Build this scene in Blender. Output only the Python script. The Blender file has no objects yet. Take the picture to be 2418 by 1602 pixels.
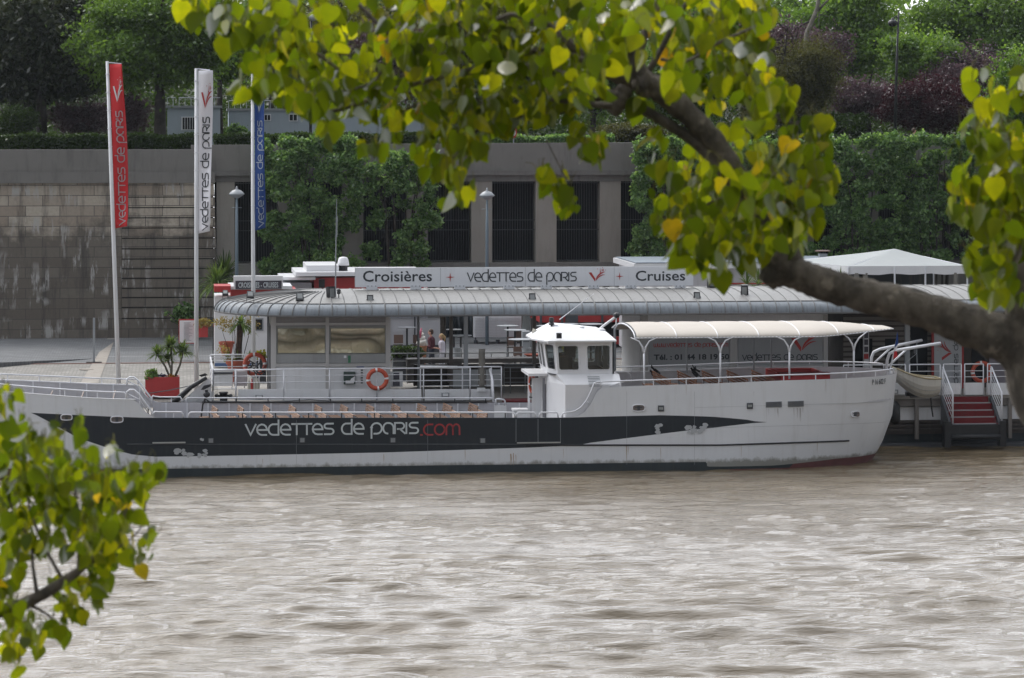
import bpy, math, random
import numpy as np
from mathutils import Vector, Matrix
R = math.radians
rnd = random.Random(7)
scn = bpy.context.scene
COL = scn.collection

# ------------------------------------------------------------------ camera, sky, sun
CAM = Vector((0.0, -108.0, 12.5)); YAW = R(6.4); F = 7000.0; HY = 310.0; CX = 1209.0
AX = Vector((math.sin(YAW), math.cos(YAW), 0)); RX = Vector((math.cos(YAW), -math.sin(YAW), 0))
cd = bpy.data.cameras.new('camera'); cam = bpy.data.objects.new('camera', cd); COL.objects.link(cam)
cam.location = CAM; cam.rotation_euler = (R(90), 0, -YAW)
cd.sensor_width = 36; cd.lens = F / 2418 * 36; cd.shift_y = -(801 - HY) / 2418
cd.clip_start = 0.5; cd.clip_end = 3000
cd.dof.use_dof = True; cd.dof.focus_distance = 112; cd.dof.aperture_fstop = 11
scn.camera = cam
SUN_EL, SUN_AZ = 48, -28          # degrees; azimuth measured from +Y (beyond the far bank) towards +X
w = bpy.data.worlds.new('World'); scn.world = w; w.use_nodes = True
nt = w.node_tree; nt.nodes.clear()
sky = nt.nodes.new('ShaderNodeTexSky'); sky.sky_type = 'NISHITA'; sky.sun_disc = False
sky.sun_elevation = R(SUN_EL); sky.sun_rotation = R(SUN_AZ); sky.air_density = 1.0; sky.dust_density = 5.0; sky.ozone_density = 1.0
hs = nt.nodes.new('ShaderNodeHueSaturation'); hs.inputs['Saturation'].default_value = 0.6
bg = nt.nodes.new('ShaderNodeBackground'); bg.inputs['Strength'].default_value = 0.15
wo = nt.nodes.new('ShaderNodeOutputWorld')
tc = nt.nodes.new('ShaderNodeTexCoord'); mpg = nt.nodes.new('ShaderNodeMapping'); mpg.inputs['Scale'].default_value = (1, 1, 2.2)
cn_ = nt.nodes.new('ShaderNodeTexNoise'); cn_.inputs['Scale'].default_value = 2.4; cn_.inputs['Detail'].default_value = 7
cr_ = nt.nodes.new('ShaderNodeValToRGB'); cr_.color_ramp.elements[0].position = .34; cr_.color_ramp.elements[1].position = .56
cm_ = nt.nodes.new('ShaderNodeMix'); cm_.data_type = 'RGBA'; cm_.inputs[7].default_value = (9.2, 9.4, 9.8, 1)      # thin bright cloud layer
vd = nt.nodes.new('ShaderNodeVectorMath'); vd.operation = 'DOT_PRODUCT'; vd.inputs[1].default_value = (math.sin(R(SUN_AZ)) * math.cos(R(SUN_EL - 18)), math.cos(R(SUN_AZ)) * math.cos(R(SUN_EL - 18)), math.sin(R(SUN_EL - 18)))
nt.links.new(tc.outputs['Generated'], vd.inputs[0]); mr_ = nt.nodes.new('ShaderNodeMapRange'); mr_.interpolation_type = 'SMOOTHSTEP'      # cloud glows brighter towards the sun
mr_.inputs['From Min'].default_value = -.1; mr_.inputs['From Max'].default_value = .95; mr_.inputs['To Min'].default_value = .45; mr_.inputs['To Max'].default_value = 2.3; nt.links.new(vd.outputs['Value'], mr_.inputs['Value'])
vm = nt.nodes.new('ShaderNodeVectorMath'); vm.operation = 'SCALE'; vm.inputs[0].default_value = (8.9, 9.2, 9.75); nt.links.new(mr_.outputs[0], vm.inputs['Scale']); nt.links.new(vm.outputs[0], cm_.inputs[7])
nt.links.new(tc.outputs['Generated'], mpg.inputs[0]); nt.links.new(mpg.outputs[0], cn_.inputs['Vector']); nt.links.new(cn_.outputs['Fac'], cr_.inputs[0]); nt.links.new(cr_.outputs[0], cm_.inputs[0])
nt.links.new(sky.outputs[0], hs.inputs['Color']); nt.links.new(hs.outputs[0], cm_.inputs[6]); nt.links.new(cm_.outputs[2], bg.inputs[0]); nt.links.new(bg.outputs[0], wo.inputs[0])
sd = bpy.data.lights.new('sun', 'SUN'); sun = bpy.data.objects.new('sun', sd); COL.objects.link(sun)
sd.energy = 1.2; sd.angle = R(16); sd.color = (1.0, 0.95, 0.87)
sdir = Vector((math.sin(R(SUN_AZ)) * math.cos(R(SUN_EL)), math.cos(R(SUN_AZ)) * math.cos(R(SUN_EL)), math.sin(R(SUN_EL))))
sun.rotation_euler = sdir.to_track_quat('Z', 'Y').to_euler(); sun.location = (0, 0, 60)
scn.view_settings.view_transform = 'Standard'; scn.view_settings.look = 'None'
scn.view_settings.exposure = 0.0; scn.view_settings.gamma = 1.0
scn.cycles.max_bounces = 6; scn.cycles.transparent_max_bounces = 12
scn.cycles.use_denoising = True
scn.cycles.sample_clamp_indirect = 4.0

# ------------------------------------------------------------------ helpers
def ray(px, py):
    return AX + RX * ((px - CX) / F) + Vector((0, 0, (HY - py) / F))
def P(px, py, Y):                       # photo pixel -> point on the plane y = Y
    d = ray(px, py); t = (Y - CAM.y) / d.y
    return CAM + d * t
def D(px, py, t):                       # photo pixel -> point at axial distance t
    return CAM + ray(px, py) * t
def G(px, py, z):
    d = ray(px, py); return CAM + d * ((z - CAM.z) / d.z)
def XP(px, Y): return P(px, HY, Y).x
def ZP(px, py, Y): return P(px, py, Y).z
def gz(Y): return 1.8 + 0.01 * (Y - 10)

class MB:
    def __init__(s): s.v = []; s.f = []; s.m = []
    def add(s, vs, fs, mi=0):
        n = len(s.v); s.v += [tuple(v) for v in vs]; s.f += [tuple(i + n for i in f) for f in fs]; s.m += [mi] * len(fs); return s
    def box(s, x0, x1, y0, y1, z0, z1, mi=0):
        if x0 > x1: x0, x1 = x1, x0
        if z0 > z1: z0, z1 = z1, z0
        return s.hexa([(x0, y0, z0), (x1, y0, z0), (x1, y1, z0), (x0, y1, z0), (x0, y0, z1), (x1, y0, z1), (x1, y1, z1), (x0, y1, z1)], mi)
    def hexa(s, v, mi=0):
        return s.add(v, [(0, 3, 2, 1), (4, 5, 6, 7), (0, 1, 5, 4), (1, 2, 6, 5), (2, 3, 7, 6), (3, 0, 4, 7)], mi)
    def bx(s, px0, px1, py0, py1, Y, dep, mi=0):      # box whose front face covers a photo rectangle at plane Y
        a = P(px0, py1, Y); b = P(px1, py0, Y)
        return s.box(a.x, b.x, Y, Y + dep, a.z, b.z, mi)
    def tube(s, pts, r, n=6, mi=0, cap=True):
        pts = [Vector(p) for p in pts]; rs = r if isinstance(r, (list, tuple)) else [r] * len(pts)
        base = len(s.v); prev = None
        for i, p in enumerate(pts):
            t = (pts[min(i + 1, len(pts) - 1)] - pts[max(i - 1, 0)])
            if t.length < 1e-9: t = Vector((0, 0, 1))
            t.normalize()
            if prev is None:
                u = t.cross(Vector((0, 0, 1)));
                if u.length < 1e-3: u = t.cross(Vector((0, 1, 0)))
            else:
                u = prev - t * prev.dot(t)
                if u.length < 1e-4: u = t.orthogonal()
            u.normalize(); prev = u; w_ = t.cross(u)
            for k in range(n):
                a = 2 * math.pi * k / n
                q = p + (u * math.cos(a) + w_ * math.sin(a)) * rs[i]; s.v.append(tuple(q))
        for i in range(len(pts) - 1):
            for k in range(n):
                a = base + i * n + k; b = base + i * n + (k + 1) % n
                s.f.append((a, b, b + n, a + n)); s.m.append(mi)
        if cap:
            s.f.append(tuple(base + k for k in range(n))[::-1]); s.m.append(mi)
            e = base + (len(pts) - 1) * n
            s.f.append(tuple(e + k for k in range(n))); s.m.append(mi)
        return s
    def lathe(s, c, prof, n=16, mi=0):                 # prof: list of (r, z) from bottom up
        base = len(s.v)
        for r, z in prof:
            for k in range(n):
                a = 2 * math.pi * k / n; s.v.append((c[0] + r * math.cos(a), c[1] + r * math.sin(a), c[2] + z))
        for i in range(len(prof) - 1):
            for k in range(n):
                a = base + i * n + k; b = base + i * n + (k + 1) % n; s.f.append((a, b, b + n, a + n)); s.m.append(mi)
        s.f.append(tuple(base + k for k in range(n))[::-1]); s.m.append(mi)
        e = base + (len(prof) - 1) * n; s.f.append(tuple(e + k for k in range(n))); s.m.append(mi)
        return s
    def ball(s, c, rx, ry=None, rz=None, n=10, mi=0):
        ry = ry or rx; rz = rz or rx; base = len(s.v); m = n // 2 + 1
        for i in range(m + 1):
            th = math.pi * i / m
            for k in range(n):
                a = 2 * math.pi * k / n
                s.v.append((c[0] + rx * math.sin(th) * math.cos(a), c[1] + ry * math.sin(th) * math.sin(a), c[2] - rz * math.cos(th)))
        for i in range(m):
            for k in range(n):
                a = base + i * n + k; b = base + i * n + (k + 1) % n; s.f.append((a, b, b + n, a + n)); s.m.append(mi)
        return s
    def loft(s, rings, close=True, cap=False, mi=0):
        base = len(s.v); n = len(rings[0])
        for rg in rings: s.v += [tuple(p) for p in rg]
        for i in range(len(rings) - 1):
            for k in range(n if close else n - 1):
                a = base + i * n + k; b = base + i * n + (k + 1) % n; s.f.append((a, b, b + n, a + n)); s.m.append(mi)
        if cap:
            s.f.append(tuple(base + k for k in range(n))[::-1]); s.m.append(mi)
            e = base + (len(rings) - 1) * n; s.f.append(tuple(e + k for k in range(n))); s.m.append(mi)
        return s
    def prism(s, poly, th, o, ux, uy, un, mi=0):       # 2-D polygon -> solid; o origin, ux/uy plane axes, un thickness direction
        o, ux, uy, un = Vector(o), Vector(ux), Vector(uy), Vector(un)
        a = [o + ux * x + uy * y for x, y in poly]; b = [p + un * th for p in a]; n = len(a)
        return s.add(a + b, [tuple(range(n)), tuple(range(2 * n - 1, n - 1, -1))] + [(i, (i + 1) % n, (i + 1) % n + n, i + n) for i in range(n)], mi)
    def panel(s, c, th, holes, mi=0):                  # c: bl, br, tr, tl outer corners; holes (u0,v0,u1,v1)
        bl, br, tr, tl = [Vector(q) for q in c]
        nrm = (br - bl).cross(tl - bl).normalized() * -th
        us = sorted({0, 1} | {h[0] for h in holes} | {h[2] for h in holes}); vs = sorted({0, 1} | {h[1] for h in holes} | {h[3] for h in holes})
        q = lambda u, v: (bl * (1 - u) + br * u) * (1 - v) + (tl * (1 - u) + tr * u) * v
        for i in range(len(us) - 1):
            for j in range(len(vs) - 1):
                um, vm = (us[i] + us[i + 1]) / 2, (vs[j] + vs[j + 1]) / 2
                if any(h[0] < um < h[2] and h[1] < vm < h[3] for h in holes): continue
                a, b, c_, d = q(us[i], vs[j]), q(us[i + 1], vs[j]), q(us[i + 1], vs[j + 1]), q(us[i], vs[j + 1])
                s.hexa([a, b, b + nrm, a + nrm, d, c_, c_ + nrm, d + nrm], mi)
        return s
    def build(s, name, mat, parent=None, smooth=False, auto=None):
        loc = Vector(parent_world(parent)) if parent else Vector((0, 0, 0))
        me = bpy.data.meshes.new(name)
        me.from_pydata([(x - loc.x, y - loc.y, z - loc.z) for x, y, z in s.v], [], s.f)
        for m in (mat if isinstance(mat, (list, tuple)) else [mat]): me.materials.append(m)
        if isinstance(mat, (list, tuple)): me.polygons.foreach_set('material_index', s.m)
        if smooth: me.polygons.foreach_set('use_smooth', [True] * len(me.polygons))
        me.update()
        o = bpy.data.objects.new(name, me); COL.objects.link(o)
        if parent: o.parent = parent
        if smooth and auto:
            try: me.set_sharp_from_angle(angle=R(auto))
            except Exception: pass
        return o
def parent_world(o):
    v = Vector((0, 0, 0))
    while o: v += o.location; o = o.parent
    return v
def tag(o, label=None, cat=None, group=None, kind=None):
    if label: o['label'] = label
    if cat: o['category'] = cat
    if group: o['group'] = group
    if kind: o['kind'] = kind
    return o
def thing(name, label, cat, loc=(0, 0, 0), group=None):
    o = bpy.data.objects.new(name, None); COL.objects.link(o); o.location = loc; o.empty_display_size = 0.3
    return tag(o, label, cat, group)
def dup(o, parent=None, loc=None, rz=None, label=None):
    c = o.copy(); COL.objects.link(c)
    if parent: c.parent = parent
    if loc is not None: c.location = loc
    if rz is not None: c.rotation_euler = (0, 0, rz)
    if label: c['label'] = label
    for ch in list(o.children): dup(ch, c)
    return c
def arr_mesh(name, V, Fq, mat, parent=None, smooth=False):    # numpy verts (n,3), faces (m,k)
    loc = np.array(parent_world(parent)) if parent else np.zeros(3)
    V = V - loc; k = Fq.shape[1]
    me = bpy.data.meshes.new(name); me.vertices.add(len(V)); me.vertices.foreach_set('co', V.astype(np.float32).ravel())
    me.loops.add(Fq.size); me.loops.foreach_set('vertex_index', Fq.astype(np.int32).ravel())
    me.polygons.add(len(Fq)); me.polygons.foreach_set('loop_start', np.arange(0, Fq.size, k, dtype=np.int32))
    me.materials.append(mat)
    me.update(calc_edges=True)
    if smooth: me.polygons.foreach_set('use_smooth', [True] * len(Fq))
    o = bpy.data.objects.new(name, me); COL.objects.link(o)
    if parent: o.parent = parent
    return o

# ------------------------------------------------------------------ materials
class N:
    def __init__(s, name):
        s.m = bpy.data.materials.new(name); s.m.use_nodes = True; s.t = s.m.node_tree; s.t.nodes.clear()
        s.out = s.t.nodes.new('ShaderNodeOutputMaterial')
    def n(s, typ, **kw):
        x = s.t.nodes.new('ShaderNode' + typ)
        for k, v in kw.items():
            if k in x.inputs: x.inputs[k].default_value = v
            else: setattr(x, k, v)
        return x
    def l(s, a, b): s.t.links.new(a, b)
    def pos(s, sc=(1, 1, 1)):
        g = s.n('NewGeometry'); mp = s.n('Mapping'); mp.inputs['Scale'].default_value = sc; s.l(g.outputs['Position'], mp.inputs[0]); return mp.outputs[0]
    def noise(s, sc, scale=(1, 1, 1), det=4, rough=0.55):
        x = s.n('TexNoise', Scale=sc, Detail=det, Roughness=rough); s.l(s.pos(scale), x.inputs['Vector']); return x.outputs['Fac']
    def ramp(s, fac, stops):
        r = s.n('ValToRGB'); e = r.color_ramp.elements
        while len(e) < len(stops): e.new(0.5)
        for i, (p, c) in enumerate(stops):
            e[i].position = p; e[i].color = (*c, 1) if not isinstance(c, (int, float)) else (c, c, c, 1)
        s.l(fac, r.inputs[0]); return r.outputs[0]
    def mix(s, fac, a, b, typ='MIX'):
        x = s.n('Mix', data_type='RGBA', blend_type=typ)
        if isinstance(fac, (int, float)): x.inputs[0].default_value = fac
        else: s.l(fac, x.inputs[0])
        for i, c in ((6, a), (7, b)):
            if isinstance(c, tuple): x.inputs[i].default_value = (*c, 1)
            else: s.l(c, x.inputs[i])
        return x.outputs[2]
    def math(s, op, a, b=0.0):
        x = s.n('Math', operation=op)
        for i, c in ((0, a), (1, b)):
            if isinstance(c, (int, float)): x.inputs[i].default_value = c
            else: s.l(c, x.inputs[i])
        return x.outputs[0]
    def bump(s, h, st, dist=0.02):
        b = s.n('Bump', Strength=st, Distance=dist); s.l(h, b.inputs['Height']); return b.outputs[0]
    def pbsdf(s, color, rough=0.5, metal=0.0, normal=None, **kw):
        b = s.n('BsdfPrincipled', Roughness=rough, Metallic=metal)
        if isinstance(color, tuple): b.inputs['Base Color'].default_value = (*color, 1)
        else: s.l(color, b.inputs['Base Color'])
        if normal is not None: s.l(normal, b.inputs['Normal'])
        for k, v in kw.items(): b.inputs[k.replace('_', ' ')].default_value = v
        s.l(b.outputs[0], s.out.inputs[0]); return b
def lerp3(a, b, f): return tuple(x * (1 - f) + y * f for x, y in zip(a, b))
def paint(name, col, rough=0.45, var=0.12, dirt=0.25, dcol=(0.16, 0.13, 0.1), sc=1.5, streak=True, metal=0.0, bump=0.0):
    m = N(name)
    n1 = m.noise(sc, det=5); dark = tuple(c * (1 - var * 1.6) for c in col); c = m.mix(n1, dark, tuple(min(1, c * (1 + var * .4)) for c in col))
    if dirt > 0:
        n2 = m.noise(2.2, (2.6, 2.6, 0.28) if streak else (1, 1, 1), det=6, rough=0.65)
        f = m.ramp(n2, [(0.52, 0.0), (0.75, dirt)]); c = m.mix(f, c, dcol)
    nm = m.bump(m.noise(14, det=3), bump, 0.01) if bump else None
    m.pbsdf(c, rough, metal, nm); return m.m
white = paint('white_paint', (0.74, 0.75, 0.77), 0.4, 0.06, 0.22, (0.4, 0.36, 0.3))
white_clean = paint('clean_white_paint', (0.72, 0.72, 0.735), 0.35, 0.03, 0.1, (0.5, 0.48, 0.44))
rail_m = paint('rail_paint', (0.72, 0.73, 0.77), 0.35, 0.04, 0.0)
lilac = paint('bulwark_inside_paint', (0.52, 0.52, 0.56), 0.5, 0.08, 0.3, (0.3, 0.26, 0.24))
navy = paint('navy_black_paint', (0.008, 0.014, 0.022), 0.5, 0.12, 0.35, (0.035, 0.04, 0.045))
boot = paint('waterline_paint', (0.022, 0.034, 0.040), 0.6, 0.3, 0.55, (0.05, 0.055, 0.04), 3)
black = paint('black_paint', (0.012, 0.013, 0.016), 0.45, 0.2, 0.2, (0.05, 0.05, 0.05))
red = paint('red_paint', (0.42, 0.03, 0.03), 0.5, 0.12, 0.25, (0.16, 0.02, 0.02))
redcarpet = paint('red_carpet', (0.16, 0.013, 0.017), 0.9, 0.2, 0.35, (0.08, 0.02, 0.02), 3)
antifoul = paint('antifouling_paint', (0.15, 0.05, 0.05), 0.7, 0.3, 0.5, (0.05, 0.04, 0.035), 3)
orange = paint('orange_lifebuoy', (0.48, 0.075, 0.035), 0.5, 0.1, 0.0)
grey = paint('grey_metal', (0.30, 0.32, 0.34), 0.45, 0.1, 0.2)
lamp_grey = paint('lamp_post_paint', (0.16, 0.21, 0.25), 0.5, 0.1, 0.1)
darkgrey = paint('dark_grey_paint', (0.06, 0.065, 0.075), 0.5, 0.15, 0.2)
taupe = paint('taupe_paint', (0.20, 0.18, 0.165), 0.6, 0.15, 0.25)
taupe_d = paint('dark_boards', (0.075, 0.062, 0.055), 0.7, 0.25, 0.3)
deckm = paint('deck_paint', (0.34, 0.32, 0.29), 0.8, 0.15, 0.3)
terracotta = paint('terracotta', (0.36, 0.085, 0.05), 0.8, 0.15, 0.2)
canvas = paint('canopy_canvas', (0.50, 0.455, 0.40), 0.8, 0.06, 0.25, (0.55, 0.48, 0.42), 0.8, streak=False)
marquee = paint('marquee_cloth', (0.33, 0.35, 0.35), 0.8, 0.06, 0.2, (0.4, 0.42, 0.38), 1.2, streak=False)
gcloth = paint('grey_cloth', (0.20, 0.19, 0.17), 0.9, 0.2, 0.3, bump=0.4)
tarp = paint('dark_tarp', (0.02, 0.028, 0.035), 0.5, 0.3, 0.4, bump=0.5)
bench_w = paint('bench_wood', (0.30, 0.185, 0.125), 0.6, 0.25, 0.2, (0.2, 0.1, 0.06), 6)
bench_o = paint('orange_bench_wood', (0.27, 0.125, 0.065), 0.6, 0.2, 0.2, (0.15, 0.06, 0.03), 5)
skin_m = paint('skin', (0.55, 0.30, 0.22), 0.5, 0.05, 0.0)
signtext = paint('sign_lettering_dark', (0.025, 0.032, 0.04), 0.5, 0.05, 0.0)
redtext = paint('sign_lettering_red', (0.45, 0.035, 0.03), 0.5, 0.05, 0.0)
whitetext = paint('lettering_white', (0.55, 0.60, 0.62), 0.5, 0.04, 0.0)
hullred = paint('hull_lettering_red', (0.34, 0.035, 0.04), 0.5, 0.04, 0.0)
bark = None
def mk_bark(name, a, b, sc=14, rel=.012):
    m = N(name); n1 = m.noise(sc, (1, 1, .45), 8, .7); n2 = m.noise(sc * .35, det=4)
    vo = m.n('TexVoronoi', Scale=sc * .8, feature='DISTANCE_TO_EDGE'); m.l(m.pos((1, 1, .45)), vo.inputs['Vector'])
    cr = m.ramp(vo.outputs['Distance'], [(0.0, 0.0), (0.16, 1.0)])
    c = m.mix(n1, a, b); c = m.mix(m.ramp(n2, [(0.44, 0.0), (0.58, 0.65)]), c, tuple(x * .55 for x in a))
    c = m.mix(m.math('MULTIPLY', m.math('SUBTRACT', 1.0, cr), .12), c, tuple(x * .4 for x in a))
    c = m.mix(m.ramp(m.noise(sc * .5, det=6), [(0.6, 0.0), (0.68, .6)]), c, tuple(min(1, x * 1.35) for x in b))
    m.pbsdf(c, 0.9, 0, m.bump(m.math('ADD', n1, m.math('MULTIPLY', cr, .12)), 1.0, rel)); return m.m
bark = mk_bark('poplar_bark', (0.04, 0.034, 0.028), (0.34, 0.29, 0.23), 24, .03)
bark_d = mk_bark('dark_bark', (0.022, 0.018, 0.016), (0.075, 0.062, 0.052), 5)
bark_l = mk_bark('pale_bark', (0.10, 0.09, 0.07), (0.26, 0.24, 0.2), 3)

def leafmat(name, cols, trans=0.5, rough=0.5, tcol=None, clump=0.5, gloss=0.08):
    m = N(name); g = m.n('NewGeometry')
    st = [(i / max(1, len(cols) - 1), c) for i, c in enumerate(cols)]
    c = m.ramp(g.outputs['Random Per Island'], st)
    if clump:
        n = m.noise(clump, det=2); c = m.mix(m.ramp(n, [(0.35, 0.6), (0.65, 0.0)]), c, tuple(x * .55 for x in cols[0]))
    d = m.n('BsdfDiffuse'); m.l(c, d.inputs[0]); t = m.n('BsdfTranslucent')
    tc = m.mix(1.0, c, tcol or (1.5, 1.5, .6), 'MULTIPLY'); m.l(tc, t.inputs[0])
    gl = m.n('BsdfGlossy', Roughness=rough); gl.inputs[0].default_value = (1, 1, 1, 1)
    mx = m.n('MixShader'); mx.inputs[0].default_value = trans; m.l(d.outputs[0], mx.inputs[1]); m.l(t.outputs[0], mx.inputs[2])
    fr = m.n('Fresnel', IOR=1.4); fm = m.math('MULTIPLY', fr.outputs[0], gloss)
    m2 = m.n('MixShader'); m.l(fm, m2.inputs[0]); m.l(mx.outputs[0], m2.inputs[1]); m.l(gl.outputs[0], m2.inputs[2])
    m.l(m2.outputs[0], m.out.inputs[0]); return m.m
L_green = leafmat('green_foliage', [(0.08, 0.14, 0.035), (0.13, 0.22, 0.055), (0.18, 0.29, 0.08)])
L_dark = leafmat('dark_conifer_foliage', [(0.032, 0.044, 0.028), (0.055, 0.066, 0.040), (0.075, 0.084, 0.048)], 0.2)
L_bright = leafmat('bright_green_foliage', [(0.09, 0.17, 0.04), (0.16, 0.27, 0.06), (0.24, 0.36, 0.09)])
L_yell = leafmat('yellow_green_foliage', [(0.10, 0.11, 0.03), (0.15, 0.15, 0.04), (0.19, 0.2, 0.06)])
L_olive = leafmat('olive_twigs', [(0.07, 0.07, 0.03), (0.10, 0.10, 0.04), (0.13, 0.13, 0.05)], 0.3)
L_pink = leafmat('pink_blossom', [(0.08, 0.055, 0.06), (0.13, 0.085, 0.095), (0.2, 0.14, 0.155)], 0.35, tcol=(1.1, .95, 1.0))
L_maroon = leafmat('maroon_foliage', [(0.035, 0.014, 0.018), (0.055, 0.020, 0.026), (0.085, 0.034, 0.04)], 0.35, tcol=(1.2, .85, .9))
L_wall = leafmat('wall_shrub_foliage', [(0.06, 0.12, 0.045), (0.11, 0.20, 0.075), (0.26, 0.38, 0.17)], 0.45, clump=0)  # palest leaf tone painted in for the highlights
L_hedge = leafmat('hedge_foliage', [(0.03, 0.055, 0.018), (0.05, 0.085, 0.025), (0.07, 0.11, 0.03)], 0.3)
L_yucca = leafmat('yucca_blades', [(0.06, 0.10, 0.03), (0.10, 0.16, 0.045), (0.16, 0.20, 0.07)], 0.35, clump=0)
L_yel = leafmat('yellow_shrub', [(0.12, 0.15, 0.02), (0.32, 0.30, 0.03), (0.45, 0.38, 0.04)], 0.4)
L_flower = leafmat('yellow_flowers', [(0.6, 0.25, 0.02), (0.75, 0.38, 0.03)], 0.3, tcol=(1, 1, .6))
L_purple = leafmat('purple_flowers', [(0.05, 0.03, 0.12), (0.4, 0.4, 0.5)], 0.3, tcol=(1, 1, 1))
L_dry = leafmat('dry_leaves', [(0.25, 0.18, 0.06), (0.35, 0.25, 0.1), (0.2, 0.22, 0.06)], 0.3)
def poplar_leaf():
    m = N('poplar_leaf'); g = m.n('NewGeometry')
    c = m.ramp(g.outputs['Random Per Island'], [(0, (0.042, 0.062, 0.008)), (0.45, (0.075, 0.098, 0.009)), (0.8, (0.135, 0.150, 0.011)), (0.975, (0.25, 0.24, 0.015)), (0.992, (0.30, 0.19, 0.02)), (1, (0.26, 0.12, 0.025))])
    n = m.noise(45, det=3); c = m.mix(m.ramp(n, [(0.3, 0.35), (0.7, 0.0)]), c, (0.05, 0.09, 0.012))
    d = m.n('BsdfDiffuse'); m.l(c, d.inputs[0]); t = m.n('BsdfTranslucent')
    tc = m.mix(1.0, c, (2.1, 2.05, .45), 'MULTIPLY'); m.l(tc, t.inputs[0])
    gl = m.n('BsdfGlossy', Roughness=.33); gl.inputs[0].default_value = (1, 1, 1, 1)
    mx = m.n('MixShader'); mx.inputs[0].default_value = .72; m.l(d.outputs[0], mx.inputs[1]); m.l(t.outputs[0], mx.inputs[2])
    fr = m.n('Fresnel', IOR=1.45); m2 = m.n('MixShader'); m.l(m.math('MULTIPLY', fr.outputs[0], .09), m2.inputs[0]); m.l(mx.outputs[0], m2.inputs[1]); m.l(gl.outputs[0], m2.inputs[2])
    m.l(m2.outputs[0], m.out.inputs[0]); return m.m
L_poplar = poplar_leaf()

def mk_zinc(name, base, dark):
    m = N(name); a = m.noise(1.1, (1, 1, 1), 5); b = m.noise(3.0, (3, 1, .4), 5, .65)
    c = m.mix(a, base, lerp3(base, dark, .6)); c = m.mix(m.ramp(b, [(0.48, 0), (0.75, .7)]), c, dark)
    m.pbsdf(c, 0.55, 0.25, m.bump(a, .15, .02)); return m.m
zinc = mk_zinc('zinc_roof', (0.19, 0.187, 0.18), (0.11, 0.107, 0.10))
zinc_d = mk_zinc('zinc_fascia', (0.21, 0.235, 0.26), (0.08, 0.088, 0.095))
seam_m = paint('roof_seam', (0.12, 0.12, 0.12), 0.6, 0.2, 0.2)
def mk_glass(name, col=(1, 1, 1), opac=0.1):
    m = N(name); tr = m.n('BsdfTransparent'); tr.inputs[0].default_value = (*col, 1)
    gl = m.n('BsdfGlossy', Roughness=0.03); fr = m.n('Fresnel', IOR=1.5)
    mx = m.n('MixShader'); m.l(m.math('ADD', fr.outputs[0], opac), mx.inputs[0]); m.l(tr.outputs[0], mx.inputs[1]); m.l(gl.outputs[0], mx.inputs[2])
    m.l(mx.outputs[0], m.out.inputs[0]); return m.m
glass = mk_glass('window_glass', (0.55, 0.6, 0.6), 0.04)
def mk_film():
    m = N('window_film_painted_reflection'); n1 = m.noise(0.42, (1, 1, 1.9), 1.5, .4); n2 = m.noise(2.5, (1, 1, .5), 2)
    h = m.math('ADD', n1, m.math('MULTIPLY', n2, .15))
    c = m.ramp(n1, [(0.32, (0.55, 0.51, 0.36)), (0.44, (0.16, 0.15, 0.10)), (0.50, (0.42, 0.39, 0.29)), (0.56, (0.20, 0.19, 0.13)), (0.64, (0.62, 0.58, 0.43))])  # gold and dark bands of the reflection are painted into the film colour
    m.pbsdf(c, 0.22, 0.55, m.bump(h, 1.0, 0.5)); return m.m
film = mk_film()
screen_m = paint('printed_grey_screen', (0.33, 0.34, 0.35), 0.5, 0.06, 0.2, (0.22, 0.22, 0.22))
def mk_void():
    m = N('painted_dark_interior'); m.pbsdf((0.008, 0.010, 0.013), 0.9); return m.m  # near-black colour stands in for the shade inside openings and grooves
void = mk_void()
def mk_stone(name, big=True):
    m = N(name)
    g = m.n('NewGeometry'); sp = m.n('SeparateXYZ'); m.l(g.outputs['Position'], sp.inputs[0])
    cb = m.n('CombineXYZ'); m.l(sp.outputs[0], cb.inputs[0]); m.l(sp.outputs[2], cb.inputs[1])
    br = m.n('TexBrick', Scale=1.0); br.inputs['Color1'].default_value = (0.60, 0.53, 0.43, 1); br.inputs['Color2'].default_value = (0.30, 0.23, 0.17, 1)
    br.inputs['Mortar'].default_value = (0.12, 0.11, 0.10, 1); br.inputs['Mortar Size'].default_value = 0.018
    br.inputs['Brick Width'].default_value = 1.7; br.inputs['Row Height'].default_value = 0.515; br.inputs['Bias'].default_value = -.2
    m.l(cb.outputs[0], br.inputs[0])
    n1 = m.noise(0.35, (1, 1, 1.2), 7, .65); n2 = m.noise(1.2, (1.6, 1, .22), 7, .7); n3 = m.noise(6, det=5)
    c = m.mix(m.math('MULTIPLY', n3, .5), br.outputs['Color'], (0.12, 0.11, 0.10))
    # grime: heavier in the lower courses, broken up by noise
    z = m.math('ADD', sp.outputs[2], m.math('MULTIPLY', m.math('SUBTRACT', n1, .5), 7.0))
    mr = m.n('MapRange'); mr.inputs['From Min'].default_value = 8.3; mr.inputs['From Max'].default_value = 7.4; mr.inputs['To Min'].default_value = .12; mr.inputs['To Max'].default_value = .80
    m.l(z, mr.inputs['Value']); c = m.mix(mr.outputs[0], c, (0.085, 0.075, 0.064))
    c = m.mix(m.ramp(n2, [(0.5, 0), (0.68, .75)]), c, (0.05, 0.048, 0.045))
    # white lime runs
    w1 = m.noise(1.1, (2.0, 1, .35), 6, .7); w2 = m.noise(0.22, (1, 1, 2.5), 2)
    wf = m.math('MULTIPLY', m.ramp(w1, [(0.53, 0), (0.60, .9)]), m.ramp(w2, [(0.48, 0), (0.56, 1)]))
    c = m.mix(wf, c, (0.40, 0.39, 0.37))
    m.pbsdf(c, 0.9, 0, m.bump(m.mix(.5, n3, br.outputs['Fac']), .35, .03)); return m.m
stone = mk_stone('old_stone_masonry')
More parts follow.
